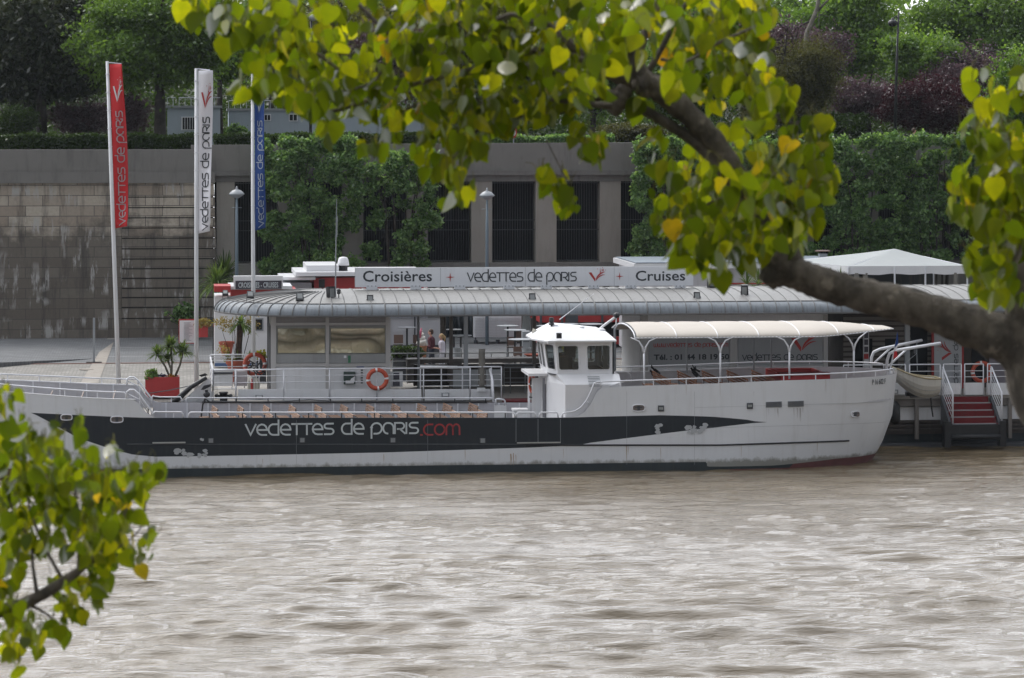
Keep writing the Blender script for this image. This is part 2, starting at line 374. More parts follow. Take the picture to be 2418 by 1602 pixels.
def mk_conc(name, a, b, sc=.8, dark=.5):
    m = N(name); n1 = m.noise(sc, det=7, rough=.65); n2 = m.noise(1.6, (1.5, 1, .25), 6, .7)
    c = m.mix(n1, a, b); c = m.mix(m.ramp(n2, [(0.5, 0), (0.75, dark)]), c, tuple(x * .4 for x in a)); m.pbsdf(c, .9, 0, m.bump(m.noise(9, det=5), .25, .02)); return m.m
parapet_m = mk_conc('parapet_concrete', (0.15, 0.145, 0.135), (0.21, 0.20, 0.185), .6, .45)
pillar_m = mk_conc('pillar_concrete', (0.24, 0.225, 0.20), (0.32, 0.30, 0.27), .6, .3)
lintel_m = mk_conc('lintel_concrete', (0.12, 0.115, 0.11), (0.19, 0.182, 0.17), .8, .6)
def mk_pave(name, a, b, rw, rh, scy=1.0, joint=0.02):
    m = N(name); g = m.n('NewGeometry'); br = m.n('TexBrick', Scale=1.0); m.l(g.outputs['Position'], br.inputs[0])
    br.inputs['Color1'].default_value = (*a, 1); br.inputs['Color2'].default_value = (*b, 1); br.inputs['Mortar'].default_value = (*[x * .55 for x in a], 1)
    br.inputs['Brick Width'].default_value = rw; br.inputs['Row Height'].default_value = rh; br.inputs['Mortar Size'].default_value = joint
    n1 = m.noise(.5, (1, 1.6, 1), 7, .7); n2 = m.noise(7, det=4)
    c = m.mix(m.ramp(n1, [(0.40, .8), (0.60, 0)]), br.outputs['Color'], tuple(x * .6 for x in a)); c = m.mix(m.math('MULTIPLY', n2, .4), c, tuple(min(1, x * 1.25) for x in b))
    m.pbsdf(c, .85, 0, m.bump(n2, .3, .02)); return m.m
cobble = mk_pave('quay_cobbles', (0.17, 0.16, 0.145), (0.34, 0.325, 0.295), .32, .2, joint=.03)
roadm = mk_pave('quay_setts', (0.13, 0.135, 0.14), (0.19, 0.195, 0.20), .24, .16)
kerbm = mk_conc('kerb_stone', (0.25, 0.22, 0.19), (0.36, 0.33, 0.29), 1.5, .3)
soil = mk_conc('park_soil', (0.014, 0.018, 0.008), (0.03, 0.034, 0.015), 1.5, .3)
mud = mk_conc('river_bank_mud', (0.05, 0.04, 0.03), (0.08, 0.065, 0.05), 1.5, .3)

# ------------------------------------------------------------------ the setting
def mk_water():
    m = N('river_water')
    n1 = m.noise(2.2, (.26, 1, 1), 8, .68); n2 = m.noise(7.0, (.30, 1, 1), 4, .6); n3 = m.noise(.09, (.6, 1, 1), 2)
    calm = m.ramp(m.noise(.16, (.4, 1, 1), 3, .5), [(.38, .25), (.6, 1.0)])
    b1 = m.n('Bump', Strength=1.0, Distance=0.13); m.l(m.math('MULTIPLY', n1, calm), b1.inputs['Height'])
    b2 = m.n('Bump', Strength=1.0, Distance=0.03); m.l(n2, b2.inputs['Height']); m.l(b1.outputs[0], b2.inputs['Normal'])
    c = m.mix(n3, (0.105, 0.078, 0.044), (0.15, 0.113, 0.066))
    fo = m.noise(1.0, (.5, 1.6, 1), 8, .75)
    c = m.mix(m.ramp(fo, [(0.66, 0), (0.76, .5)]), c, (0.35, 0.33, 0.29))
    b = m.pbsdf(c, 0.05, 0, b2.outputs[0]); b.inputs['IOR'].default_value = 1.5; return m.m
rs = np.random.RandomState(3)
nx, ny = 620, 640
gx = np.linspace(-34, 46, nx); gy = np.linspace(-56, 7, ny)
GX, GY = np.meshgrid(gx, gy, indexing='ij'); H = np.zeros_like(GX)
patch = 0.5 + 0.5 * np.sin(GX * .21 + 1.3 * np.sin(GY * .13)) * np.sin(GY * .17 + np.sin(GX * .11))
for i in range(70):
    lam = math.exp(rs.uniform(math.log(.38), math.log(2.8))); th = rs.normal(0, .30)
    k = 2 * math.pi / lam; ph = rs.uniform(0, 6.28)
    amp = .0074 * lam ** .75 * (.5 + rs.rand())
    wob = .6 * np.sin(GX * rs.uniform(.1, .5) + rs.uniform(0, 6)) * lam
    mod = .4 + .9 * (patch if i % 2 else 1 - patch)
    H += amp * mod * np.sin(k * (GY * math.cos(th) + GX * math.sin(th) * .55 + wob * .35) + ph)
for i in range(60):
    lam = rs.uniform(.5, 1.25); th = rs.normal(0, .6); k = 2 * math.pi / lam; ph = rs.uniform(0, 6.28); a_, b_ = rs.uniform(.15, .6, 2)
    mod = np.clip(np.sin(GX * a_ + rs.uniform(0, 6)) * np.sin(GY * b_ * .8 + rs.uniform(0, 6)) + .25, 0, 1)
    H += .0085 * lam * mod * np.sin(k * (GY * math.cos(th) + GX * math.sin(th) * .6) + ph + 1.2 * np.sin(GX * a_ * 2 + GY * .3))
near = np.clip((-GY - 1.0) / 26.0, 0, 1); H *= .52 + .45 * near
V = np.stack([GX.ravel(), GY.ravel(), H.ravel()], 1)
idx = np.arange(nx * ny).reshape(nx, ny)
Q = np.stack([idx[:-1, :-1].ravel(), idx[1:, :-1].ravel(), idx[1:, 1:].ravel(), idx[:-1, 1:].ravel()], 1)
ex = np.array([(-600, -92, -.01), (600, -92, -.01), (600, -56, -.01), (-600, -56, -.01), (-600, 7, -.01), (-34, 7, -.01), (-34, -56, -.01), (46, -56, -.01), (46, 7, -.01), (600, 7, -.01), (600, 20, -.01), (-600, 20, -.01)])
n0 = len(V); V = np.vstack([V, ex]); Q = np.vstack([Q, np.array([(0, 1, 2, 3), (3, 6, 5, 4), (7, 2, 9, 8), (4, 9, 10, 11)]) + n0])
wt = arr_mesh('water', V, Q, mk_water(), smooth=True); tag(wt, 'muddy brown river with choppy silver ripples', kind='structure')

XE = XP(520, 13)      # the quay steps back here, behind the pontoon
def quay_mesh():
    b = MB(); xs = [-600, -30, XE, 60, 600]
    def q(x0, x1, y0, y1, dz=0): b.add([(x0, y0, gz(y0) + dz), (x1, y0, gz(y0) + dz), (x1, y1, gz(y1) + dz), (x0, y1, gz(y1) + dz)], [(0, 1, 2, 3)])
    q(-600, XE, 10, 16.4); q(-600, 600, 16.4, 45)
    b.add([(-600, 10, 1.8), (XE, 10, 1.8), (XE, 10, -3), (-600, 10, -3)], [(0, 3, 2, 1)])
    b.add([(XE, 10, 1.8), (XE, 16.4, gz(16.4)), (XE, 16.4, -3), (XE, 10, -3)], [(0, 3, 2, 1)])
    b.add([(XE, 16.4, gz(16.4)), (600, 16.4, gz(16.4)), (600, 16.4, -3), (XE, 16.4, -3)], [(0, 3, 2, 1)])
    return b
tag(quay_mesh().build('pavement', cobble), 'cobbled lower quay beside the river', kind='structure')
b = MB(); b.add([(-600, 27.5, gz(27.5) + .006), (600, 27.5, gz(27.5) + .006), (600, 44, gz(44) + .006), (-600, 44, gz(44) + .006)], [(0, 1, 2, 3)])
tag(b.build('road', roadm), 'grey sett roadway along the foot of the wall', kind='structure')
b = MB()
for Y0, wd in ((27.3, .16),): b.box(-600, 600, Y0, Y0 + wd, gz(Y0) - .05, gz(Y0) + .035)
tag(b.build('kerb', paint('reddish_kerb', (0.26, 0.15, 0.12), .8, .2, .2)), 'low reddish kerb edging the sett roadway', kind='structure')
b = MB()
for Y0 in (31, 36): b.add([(-200, Y0, gz(Y0) + .012), (600, Y0, gz(Y0) + .012), (600, Y0 + .13, gz(Y0) + .013), (-200, Y0 + .13, gz(Y0) + .013)], [(0, 1, 2, 3)])
tag(b.build('road_marking', paint('faded_road_line', (0.38, 0.38, 0.37), .8, .2, .3)), 'thin faded pale lines on the road', kind='structure')
# kerb strip running up to the wall, and the sunken ramp at the left
b = MB()
a0, a1 = G(190, 905, 1.9), G(232, 905, 1.9); c0, c1 = G(254, 800, 2.12), G(272, 800, 2.12)
b.add([(a0.x, a0.y, gz(a0.y) + .02), (a1.x, a1.y, gz(a1.y) + .02), (c1.x, c1.y, gz(c1.y) + .02), (c0.x, c0.y, gz(c0.y) + .02)], [(0, 1, 2, 3)])
tag(b.build('path', kerbm), 'pale flagstone strip crossing the quay to the wall', kind='structure')
b = MB()
a0 = G(-200, 884, 1.95); a1 = G(215, 851, 1.95)
b.hexa([(a0.x, a0.y, 1.7), (a1.x, a1.y, 1.7), (a1.x, a1.y + .35, 1.7), (a0.x, a0.y + .35, 1.7), (a0.x, a0.y, 2.3), (a1.x, a1.y, 2.02), (a1.x, a1.y + .35, 2.03), (a0.x, a0.y + .35, 2.31)])
q0 = G(-200, 884, 2.3); 
b.add([(a0.x, a0.y + .35, 2.3), (a1.x, a1.y + .35, 2.02), (a1.x + 1, 41, gz(41) + .02), (a0.x, 41, 2.2)], [(0, 1, 2, 3)])
tag(b.build('ramp', [roadm]), 'grey ramp with a dark retaining edge rising along the wall', kind='structure')
# upper street level, park ground and rising slope behind
b = MB()
prof = [(42.6, 10.7), (60, 10.9), (75, 11.6), (95, 14), (130, 19), (260, 24), (900, 26)]
for (y0, z0), (y1, z1) in zip(prof, prof[1:]): b.add([(-900, y0, z0), (900, y0, z0), (900, y1, z1), (-900, y1, z1)], [(0, 1, 2, 3)])
tag(b.build('ground', soil), 'park ground behind the quay wall', kind='structure')
b = MB(); b.box(-600, 600, -125, -92, -3, 3); b.box(-600, 600, -400, -106, 3, 10.9)
tag(b.build('riverbank', mud), 'near river bank under the poplars', kind='structure')
b = MB(); b.box(-900, 900, -400, 60, -4.2, -4)
tag(b.build('riverbed', mud), 'river bed under the water', kind='structure')

# ------------------------------------------------------------------ quay wall, left masonry section
WY = 42.0
def wt_z(X): return 11.62 + .006 * (X + 8)
wall = thing('quay_wall', 'tall stained stone quay wall with grooved courses and plain parapet at left', 'wall', (-8, WY, 2))
xr = XP(505, WY); xg = XP(287, WY)
b = MB(); b.box(-300, xg, WY, WY + 1.2, 1.5, ZP(100, 430, WY)); b.build('masonry', stone, wall)
b = MB()
ys = [431, 467, 492, 516, 540, 564, 589, 613, 636, 659, 682, 704, 727, 753, 815]
for i in range(len(ys) - 1):
    z1 = ZP(400, ys[i], WY); z0 = ZP(400, ys[i + 1], WY) + .055
    if i == len(ys) - 2: z0 = 1.5
    e0 = .02 * (len(ys) - i); e1 = e0 - .02
    dxr = .26 * (i / 13.0)
    b.hexa([(xg + .01, WY - .06, z0), (xr + dxr + .02, WY - .06, z0), (xr + dxr + .02, WY + 1, z0), (xg + .01, WY + 1, z0), (xg + .01, WY - .06, z1), (xr + dxr, WY - .06, z1), (xr + dxr, WY + 1, z1), (xg + .01, WY + 1, z1)])
b.build('grooved_courses', stone, wall)
b = MB(); b.box(xg + .01, xr - .02, WY + .04, WY + .9, 1.5, ZP(400, 430, WY)); b.build('joint_backing', void, wall)
b = MB(); b.box(-300, xr - .3, WY - .02, WY + 1.3, ZP(100, 409, WY), ZP(200, 354, WY)); b.build('parapet', parapet_m, wall)
b = MB(); b.box(-300, xr + .05, WY - .22, WY + 1.3, ZP(100, 433, WY), ZP(100, 407, WY)); b.build('cornice', parapet_m, wall)

# ------------------------------------------------------------------ colonnade
CY = 42.3
col = thing('colonnade_wall', 'concrete colonnade with dark barred openings under a heavy parapet', 'wall', (12, CY, 2))
zb, zt = ZP(1209, 620, CY), ZP(1209, 429, CY)
b = MB(); x0 = XP(451, CY); x1 = 260
b.hexa([(x0, CY - .05, ZP(1209, 405, CY)), (x1, CY - .05, ZP(1209, 405, CY) + .5), (x1, CY + 1.2, ZP(1209, 405, CY) + .5), (x0, CY + 1.2, ZP(1209, 405, CY)), (x0, CY - .05, wt_z(x0) + .12), (x1, CY - .05, wt_z(x1)), (x1, CY + 1.2, wt_z(x1)), (x0, CY + 1.2, wt_z(x0) + .12)])
b.build('parapet', parapet_m, col)
b = MB(); b.box(x0 + .5, x1, CY - .25, CY + 2.5, ZP(1209, 414, CY), ZP(1209, 403, CY)); b.build('ledge', lintel_m, col)
b = MB(); b.box(x0 + 1.2, x1, CY - .06, CY + 2.5, zt, ZP(1209, 411, CY)); b.build('lintel', lintel_m, col)
b = MB(); b.box(x0 + 1.2, x1, CY - .1, CY + 2.5, 1.5, zb); b.build('plinth', parapet_m, col)
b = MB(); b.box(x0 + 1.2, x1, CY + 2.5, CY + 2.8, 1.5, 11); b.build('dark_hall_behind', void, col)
for i in range(-4, 9):
    pa = 1113 + 152 * i
    xa, xb = XP(pa, CY), XP(pa + 49, CY)
    if i == -4: xa = xr + .15
    b = MB(); b.box(xa, xb, CY, CY + 1.0, zb, zt); b.build('pillar', pillar_m, col)
    xc = XP(pa + 152, CY); g = MB(); x = xb + .06
    while x < xc: g.tube([(x, CY + .5, zb), (x, CY + .5, zt)], .012, 4); x += .13
    for zz in (.02, .4, .52, .98): g.box(xb, xc, CY + .49, CY + .52, zb + (zt - zb) * zz - .02, zb + (zt - zb) * zz + .02)
    g.build('grille', darkgrey, col)

# ------------------------------------------------------------------ foliage tools
def leaf_cloud(blobs, n, size, seed, shell=.55, flat=.0, droop=0.0):
    """blobs (cx,cy,cz,rx,ry,rz); n diamonds clustered in small sprays"""
    r = np.random.RandomState(seed); B = np.array(blobs, float)
    wgt = (B[:, 3] * B[:, 5]); wgt /= wgt.sum()
    ns = max(1, n // 14); bi = r.choice(len(B), ns, p=wgt)
    d = r.normal(size=(ns, 3)); d /= np.linalg.norm(d, axis=1)[:, None]
    rad = (shell + (1 - shell) * r.rand(ns)) * (1 + .18 * r.normal(size=ns)); c = B[bi, :3] + d * B[bi, 3:] * rad[:, None]
    k = r.randint(0, ns, n); sp = np.minimum(B[bi[k], 3], B[bi[k], 5]) * .22
    p = c[k] + r.normal(size=(n, 3)) * sp[:, None] * np.array([1, 1, .7])
    a = r.normal(size=(n, 3)); a /= np.linalg.norm(a, axis=1)[:, None]
    up = r.normal(size=(n, 3)); up[:, 2] += droop; q = np.cross(a, up); q /= np.linalg.norm(q, axis=1)[:, None] + 1e-9
    s = size * (.55 + .9 * r.rand(n))[:, None]
    v = np.stack([p - a * s, p + q * s * .6, p + a * s, p - q * s * .6], 1).reshape(-1, 3)
    return v, np.arange(4 * n).reshape(n, 4)
def crown(parent, mat, blobs, n, size, seed, name='crown', **kw):
    v, f = leaf_cloud(blobs, n, size, seed, **kw); return arr_mesh(name, v, f, mat, parent)
def sub_blobs(cx, cy, cz, rx, ry, rz, k, seed):
    r = random.Random(seed); out = []
    for i in range(k):
        a = r.uniform(0, 6.28); e = r.uniform(-.9, .9); q = r.uniform(.35, .8)
        out.append((cx + rx * q * math.cos(a) * math.cos(e), cy + ry * q * math.sin(a) * math.cos(e), cz + rz * q * math.sin(e), rx * r.uniform(.28, .45), ry * r.uniform(.28, .45), rz * r.uniform(.25, .42)))
    return out
def tree(name, label, cat, px, py0, py1, wpx, Y, mat, n, size, seed, group=None, bk=None, base=None, trunk_r=.22, k=14, lean=0, bare=False, droop=0, ry=None):
    """crown spans photo rows py0..py1 and wpx columns around px at depth Y"""
    x = XP(px, Y); z1 = ZP(px, py0, Y); z0 = ZP(px, py1, Y); rx = wpx / 2 / F * (Y + 108); zg = base if base is not None else (10.8 if Y < 62 else 11 + (Y - 62) * .09)
    t = thing(name, label, cat, (x, Y, zg), group)
    cz = (z0 + z1) / 2; rz = (z1 - z0) / 2; r = random.Random(seed)
    tb = MB(); top = cz + rz * (.75 if bare else .3)
    tb.tube([(x + lean * 1.2, Y, zg - .3), (x + lean * .6 + r.uniform(-.1, .1), Y, (zg + cz) / 2), (x, Y, top)], [trunk_r, trunk_r * .75, trunk_r * .3], 8)
    for i in range(10 if bare else 7):
        a = r.uniform(0, 6.28); s0 = r.uniform(.25, .95); zz = max(zg + 1, z0 - .4) * (1 - s0) + top * s0; q = r.uniform(.5, .9)
        tb.tube([(x, Y, zz), (x + rx * q * .5 * math.cos(a), Y + rx * q * .5 * math.sin(a), zz + rz * .25), (x + rx * q * math.cos(a), Y + rx * q * math.sin(a), zz + rz * r.uniform(.3, .7))], [trunk_r * .4, trunk_r * .25, trunk_r * .06], 5)
    tb.build('trunk', bk or bark_d, t, smooth=True)
    crown(t, mat, sub_blobs(x, Y, cz, rx, ry or rx * .8, rz, k, seed) + [(x, Y, cz, rx * .75, (ry or rx * .8) * .7, rz * .75)], n, size, seed, droop=droop)
    return t

# ------------------------------------------------------------------ park trees, hedge, far wood
v, f = leaf_cloud([(-60 + 9 * i, 128 + (i * 37 % 11), 17.5 + (i * 53 % 7) * .8, 8.5, 5, 7) for i in range(22)], 60000, .38, 11, shell=.3)
tag(arr_mesh('woods', v, f, L_green), 'mass of green woodland filling the hillside behind the park', kind='stuff')
r = np.random.RandomState(77); n = 90000
px_ = r.uniform(-45, 60, n); py_ = r.uniform(70, 122, n); zg = np.interp(py_, [42, 60, 75, 95, 130], [10.7, 10.9, 11.6, 14, 19])
p = np.stack([px_, py_, zg + np.abs(r.normal(0, 1.1, n)) * (.6 + .6 * np.sin(px_ * .9 + py_ * .4) ** 2)], 1); a = r.normal(size=(n, 3)); a /= np.linalg.norm(a, axis=1)[:, None]; q = np.cross(a, r.normal(size=(n, 3))); q /= np.linalg.norm(q, axis=1)[:, None]; sz = (.16 * (.6 + .8 * r.rand(n)))[:, None]
v = np.stack([p - a * sz, p + q * sz * .6, p + a * sz, p - q * sz * .6], 1).reshape(-1, 3)
tag(arr_mesh('undergrowth', v, np.arange(4 * n).reshape(n, 4), L_hedge), 'dark low undergrowth covering the park slope', kind='stuff')
T = [
 ('conifer_tree', 'dark broad conifer tree at the far left above the wall', 'tree', 100, -60, 262, 330, 56, L_dark, 15000, .17, 21, dict(trunk_r=.36, k=20)),
 ('chestnut_tree', 'full green tree with a thick leaning trunk behind the red flag', 'tree', 370, -60, 250, 400, 52, L_green, 17000, .13, 22, dict(trunk_r=.38, k=22, lean=.15)),
 ('slender_tree', 'slim dark tree beside the conifer trunk', 'tree', 62, 40, 290, 130, 60, L_dark, 3500, .15, 23, dict(trunk_r=.25)),
 ('blossom_tree', 'purple flowering bush behind the hedge between conifer and red flag', 'tree', 200, 235, 330, 190, 57, L_pink, 5200, .07, 24, dict(trunk_r=.1, bare=True)),
 ('blossom_tree', 'dull mauve bush directly behind the red flag', 'tree', 300, 200, 335, 120, 54, L_pink, 3200, .07, 25, dict(trunk_r=.1, bare=True)),
 ('willow_tree', 'thin yellow-green tree with bare branches at the top centre left', 'tree', 800, -40, 190, 330, 72, L_yell, 9000, .09, 26, dict(trunk_r=.25, bare=True)),
 ('green_tree', 'green tree seen through the gap left of the hanging poplar leaves', 'tree', 640, -60, 240, 200, 70, L_green, 6500, .12, 27, {}),
 ('blossom_tree', 'mauve blossoming tree behind the yellow-green thin tree', 'tree', 930, 20, 260, 230, 66, L_pink, 5000, .09, 28, dict(bare=True)),
 ('yellow_tree', 'yellowish spring tree behind the middle of the poplar leaves', 'tree', 1130, -50, 250, 300, 76, L_yell, 7000, .12, 29, {}),
 ('green_tree', 'deep green tree behind the poplar limb above the parapet', 'tree', 1400, 20, 320, 260, 62, L_green, 9000, .11, 30, {}),
 ('green_tree', 'dark green tree beside the globe lamp', 'tree', 1620, 60, 325, 250, 64, L_green, 9000, .11, 31, {}),
 ('olive_tree', 'rounded olive-brown twiggy tree right of the globe lamp', 'tree', 1850, 80, 322, 310, 58, L_olive, 15000, .085, 32, dict(trunk_r=.2, bare=True, droop=3)),
 ('blossom_tree', 'tall pinkish-purple tree rising behind the olive twiggy tree', 'tree', 1870, 35, 190, 330, 74, L_pink, 7500, .09, 33, dict(bare=True)),
 ('bright_tree', 'bright green tree left of the tall black street lamp', 'tree', 2010, -60, 230, 330, 84, L_bright, 11000, .15, 34, dict(bk=bark_l)),
 ('bright_tree', 'bright green bushy tree right of the tall black street lamp', 'tree', 2200, 60, 220, 230, 70, L_bright, 8500, .11, 35, {}),
 ('green_tree', 'large green tree at the top right corner', 'tree', 2350, -70, 190, 420, 88, L_green, 12000, .15, 36, {}),
 ('pink_tree', 'reddish-pink tree behind the maroon tree at right', 'tree', 2300, 100, 230, 300, 68, L_pink, 6000, .09, 37, dict(bare=True)),
 ('blossom_tree', 'pale pink blossom bush left of the maroon tree', 'tree', 2050, 170, 300, 230, 61, L_pink, 6500, .08, 38, dict(bare=True)),
 ('maroon_tree', 'dark maroon leaved tree above the ivy right of the tall lamp', 'tree', 2190, 165, 325, 260, 56, L_maroon, 14000, .08, 39, dict(trunk_r=.2)),
 ('light_tree', 'light green leafy tree at the right edge', 'tree', 2405, 95, 330, 170, 53, L_bright, 7500, .1, 40, {}),
 ('low_shrub', 'low dark green shrub under the olive twiggy tree', 'shrub', 1960, 262, 335, 220, 56, L_hedge, 6000, .1, 41, {}),
 ('low_shrub', 'mixed reddish green shrub behind the parapet in the middle', 'shrub', 1480, 285, 340, 190, 50, L_olive, 5000, .07, 42, {}),
 ('low_shrub', 'small green bush in front of the white cabin', 'shrub', 560, 290, 335, 60, 50, L_wall, 1200, .07, 43, {}),
 ('low_shrub', 'dim grey green bush behind the hedge at far left', 'shrub', 40, 240, 330, 130, 53, L_hedge, 3500, .08, 44, {}),
 ('green_tree', 'green tree filling the gap above the white cabin', 'tree', 520, 20, 215, 160, 64, L_green, 4500, .12, 45, {}),
 ('green_tree', 'tall green tree behind the left conifer', 'tree', 200, -50, 200, 300, 90, L_bright, 7000, .16, 46, {}),
 ('green_tree', 'tall shaded tree behind the centre of the poplar', 'tree', 1000, -50, 160, 330, 92, L_green, 7000, .16, 47, {}),
 ('green_tree', 'tall green tree behind the right part of the poplar leaves', 'tree', 1700, -60, 170, 420, 90, L_green, 9000, .16, 48, {}),
 ('green_tree', 'shaded tree behind the dark shrubbery beside the road sign', 'tree', 1240, 60, 320, 240, 70, L_hedge, 7000, .12, 49, {}),
]
for i, (nm, lb, ct, px, y0, y1, wd, Y, m, n, s, sd_, kw) in enumerate(T): tree(nm, lb, ct, px, y0, y1, wd, Y, m, int(n * 3.2), s * .9, sd_, 'trees in the park above the wall' if ct == 'tree' else 'shrubs in the park', **kw)
# pale leaning bare trunk
t = thing('bare_trunk', 'pale leaning tree trunk forking at the top right of the photo', 'tree', (XP(1900, 70), 70, 12))
b = MB(); b.tube([P(1885, 330, 70), P(1905, 80, 70), P(1930, 20, 70), P(1940, -60, 70)], [.2, .15, .13, .1], 8); b.tube([P(1932, 25, 70), P(1965, -10, 70), P(1990, -50, 70)], [.09, .06, .04], 6); b.tube([P(1934, 70, 70), P(1934, 20, 70)], .03, 5)
b.build('trunk', bark_l, t, smooth=True)
def hedge(name, label, pxa, pxb, y0, y1, Y, dep, mat, n, seed, size=.08):
    xa, xb = XP(pxa, Y), XP(pxb, Y); z1 = ZP(pxa, y0, Y); z0 = ZP(pxa, y1, Y); r = np.random.RandomState(seed)
    p = np.stack([r.uniform(xa, xb, n), r.uniform(Y, Y + dep, n), r.uniform(z0, z1, n)], 1)
    fc = r.rand(n); p[fc < .4, 1] = Y + r.normal(0, .05, (fc < .4).sum()); top = (fc > .55); p[top, 2] = z1 + r.normal(0, .05, top.sum())
    p[:, 2] += .06 * np.sin(p[:, 0] * 2.3)
    a = r.normal(size=(n, 3)); a /= np.linalg.norm(a, axis=1)[:, None]; q = np.cross(a, r.normal(size=(n, 3))); q /= np.linalg.norm(q, axis=1)[:, None]
    s = size * (.6 + .8 * r.rand(n))[:, None]; v = np.stack([p - a * s, p + q * s * .6, p + a * s, p - q * s * .6], 1).reshape(-1, 3)
    t = thing(name, label, 'hedge', ((xa + xb) / 2, Y, z0)); arr_mesh('foliage', v, np.arange(4 * n).reshape(n, 4), mat, t)
    b = MB(); b.box(xa + .05, xb - .05, Y + .12, Y + dep - .1, z0 - .8, z1 - .12); b.build('inner_twigs', bark_d, t); return t
hedge('clipped_hedge', 'long clipped dark hedge above the left stone parapet', -60, 470, 322, 352, 46, 1.2, L_hedge, 16000, 51)
hedge('clipped_hedge', 'clipped hedge above the parapet between blue flag and poplar leaves', 505, 1010, 320, 345, 45, 1.2, L_hedge, 14000, 52)
hedge('clipped_hedge', 'bright clipped hedge beside the round road sign', 1150, 1450, 325, 345, 45, 1.2, L_wall, 9000, 53)
hedge('clipped_hedge', 'ragged green hedge behind the parapet right of the globe lamp', 1700, 2010, 322, 345, 46, 1.2, L_hedge, 9000, 54)
# portable cabins above the wall
def cabin(label, pxa, pxb, y0, y1, Y, wins, bars=False):
    t = thing('portable_cabin', label, 'cabin', (XP((pxa + pxb) / 2, Y), Y, 11))
    cw = paint('cabin_wall', (0.36, 0.42, 0.47), .6, .06, .15)
    b = MB(); b.bx(pxa, pxb, y0, y1, Y, 3); b.build('wall', cw, t)
    b = MB(); b.bx(pxa - 4, pxb + 4, y0 - 5, y0, Y - .1, 3.2); b.build('roof', grey, t)
    for (a, c, d, e) in wins:
        wn = MB(); wn.bx(a - 2, c + 2, d - 2, e + 2, Y - .03, .02); wo_ = wn.build('window', white, t)
        g = MB(); g.bx(a, c, d, e, Y - .045, .01); g.build('pane', void, wo_)
        g = MB()
        if bars:
            xx = a
            while xx <= c: g.bx(xx, xx + 1.2, d, e, Y - .07, .02); xx += 6
        else: g.bx((a + c) / 2 - .7, (a + c) / 2 + .7, d, e, Y - .07, .02)
        g.build('window_bars', white, wo_)
    b = MB()
    for q in range(pxa, pxb, 14): b.tube([P(q, y0 - 5, Y + .3), P(q, y0 - 24, Y + .3)], .02, 4)
    b.tube([P(pxa, y0 - 24, Y + .3), P(pxb, y0 - 24, Y + .3)], .025, 4); b.build('roof_railing', grey, t)
cabin('pale blue site cabin with a barred window behind the flags', 395, 520, 255, 345, 63, [(430, 462, 278, 306)], True)
cabin('long pale site cabin with small windows right of the blue flag', 540, 1010, 262, 345, 66, [(625, 638, 272, 284), (684, 701, 271, 285)])
# ------------------------------------------------------------------ shrubs trained on the wall
def wall_shrub(label, px0, px1, y0, y1, Y, n, seed, k=16, gap=.12):
    cx = (px0 + px1) / 2; x = XP(cx, Y); zt_, zb_ = ZP(cx, y0, Y), ZP(cx, y1, Y); hw = XP(px1, Y) - x
    t = thing('wall_shrub', label, 'shrub', (x, Y, 2.1), 'leafy shrubs against the colonnade'); r = random.Random(seed)
    b = MB()
    for i in range(9):
        q = r.uniform(-.8, .8); b.tube([(x + q * hw * .35, Y, 2), (x + q * hw * .7, Y + r.uniform(-.3, .3), (zt_ + zb_) / 2), (x + q * hw + r.uniform(-.4, .4), Y + r.uniform(-.4, .4), zt_ - r.uniform(.3, 1.5))], [.06, .045, .012], 5)
    for i in range(26):
        q = r.uniform(-.9, .9); z = r.uniform(zb_, zt_ - .8); b.tube([(x + q * hw * .7, Y, z), (x + q * hw * .7 + r.uniform(-1, 1), Y - .4, z + r.uniform(.4, 1))], [.02, .006], 4)
    b.build('branches', bark_d, t, smooth=True)
    bl = []; nxg = max(2, int(hw * 2 / .75)); nzg = max(2, int((zt_ - zb_) / .7))
    for a in range(nxg):
        for c in range(nzg + 1):
            if r.random() < gap * (1.6 if c < nzg * .4 else .6): continue
            bl.append((x - hw + (a + .5) * 2 * hw / nxg + r.uniform(-.25, .25), Y + r.uniform(-.5, .3), zb_ + (zt_ - zb_) * (c / nzg) + r.uniform(-.25, .2), r.uniform(.40, .68), r.uniform(.3, .5), r.uniform(.38, .58)))
    crown(t, L_wall, bl, int(n * 2.6), .095, seed, 'foliage', shell=.25)
wall_shrub('big leafy shrub covering the pillars right of the blue flag', 612, 850, 345, 622, 40.6, 17000, 61, 24, .03)
wall_shrub('sparse leafy shrub with bare stems left of the middle street lamp', 862, 1040, 375, 622, 40.8, 5200, 62, 12, .28)
wall_shrub('dense green shrub behind the leaves right of the barred openings', 1486, 1680, 342, 610, 40.4, 12000, 63, 22)
wall_shrub('leafy shrub hanging behind the poplar between the limb and the wall', 1690, 1930, 345, 600, 40.5, 10000, 64, 18)
wall_shrub('broad green shrub above the flat roofed kiosk', 1935, 2130, 335, 610, 40.3, 13000, 65, 24)
wall_shrub('tall leafy shrub above the white marquee', 2125, 2300, 335, 600, 40.7, 9500, 66, 18)
wall_shrub('leafy shrub at the right edge behind the marquee', 2300, 2480, 340, 600, 40.6, 8000, 67, 16)
wall_shrub('small dark climbing bush at the foot of the wall left of the kiosk', 418, 455, 735, 785, 40.9, 500, 68, 6, .55)

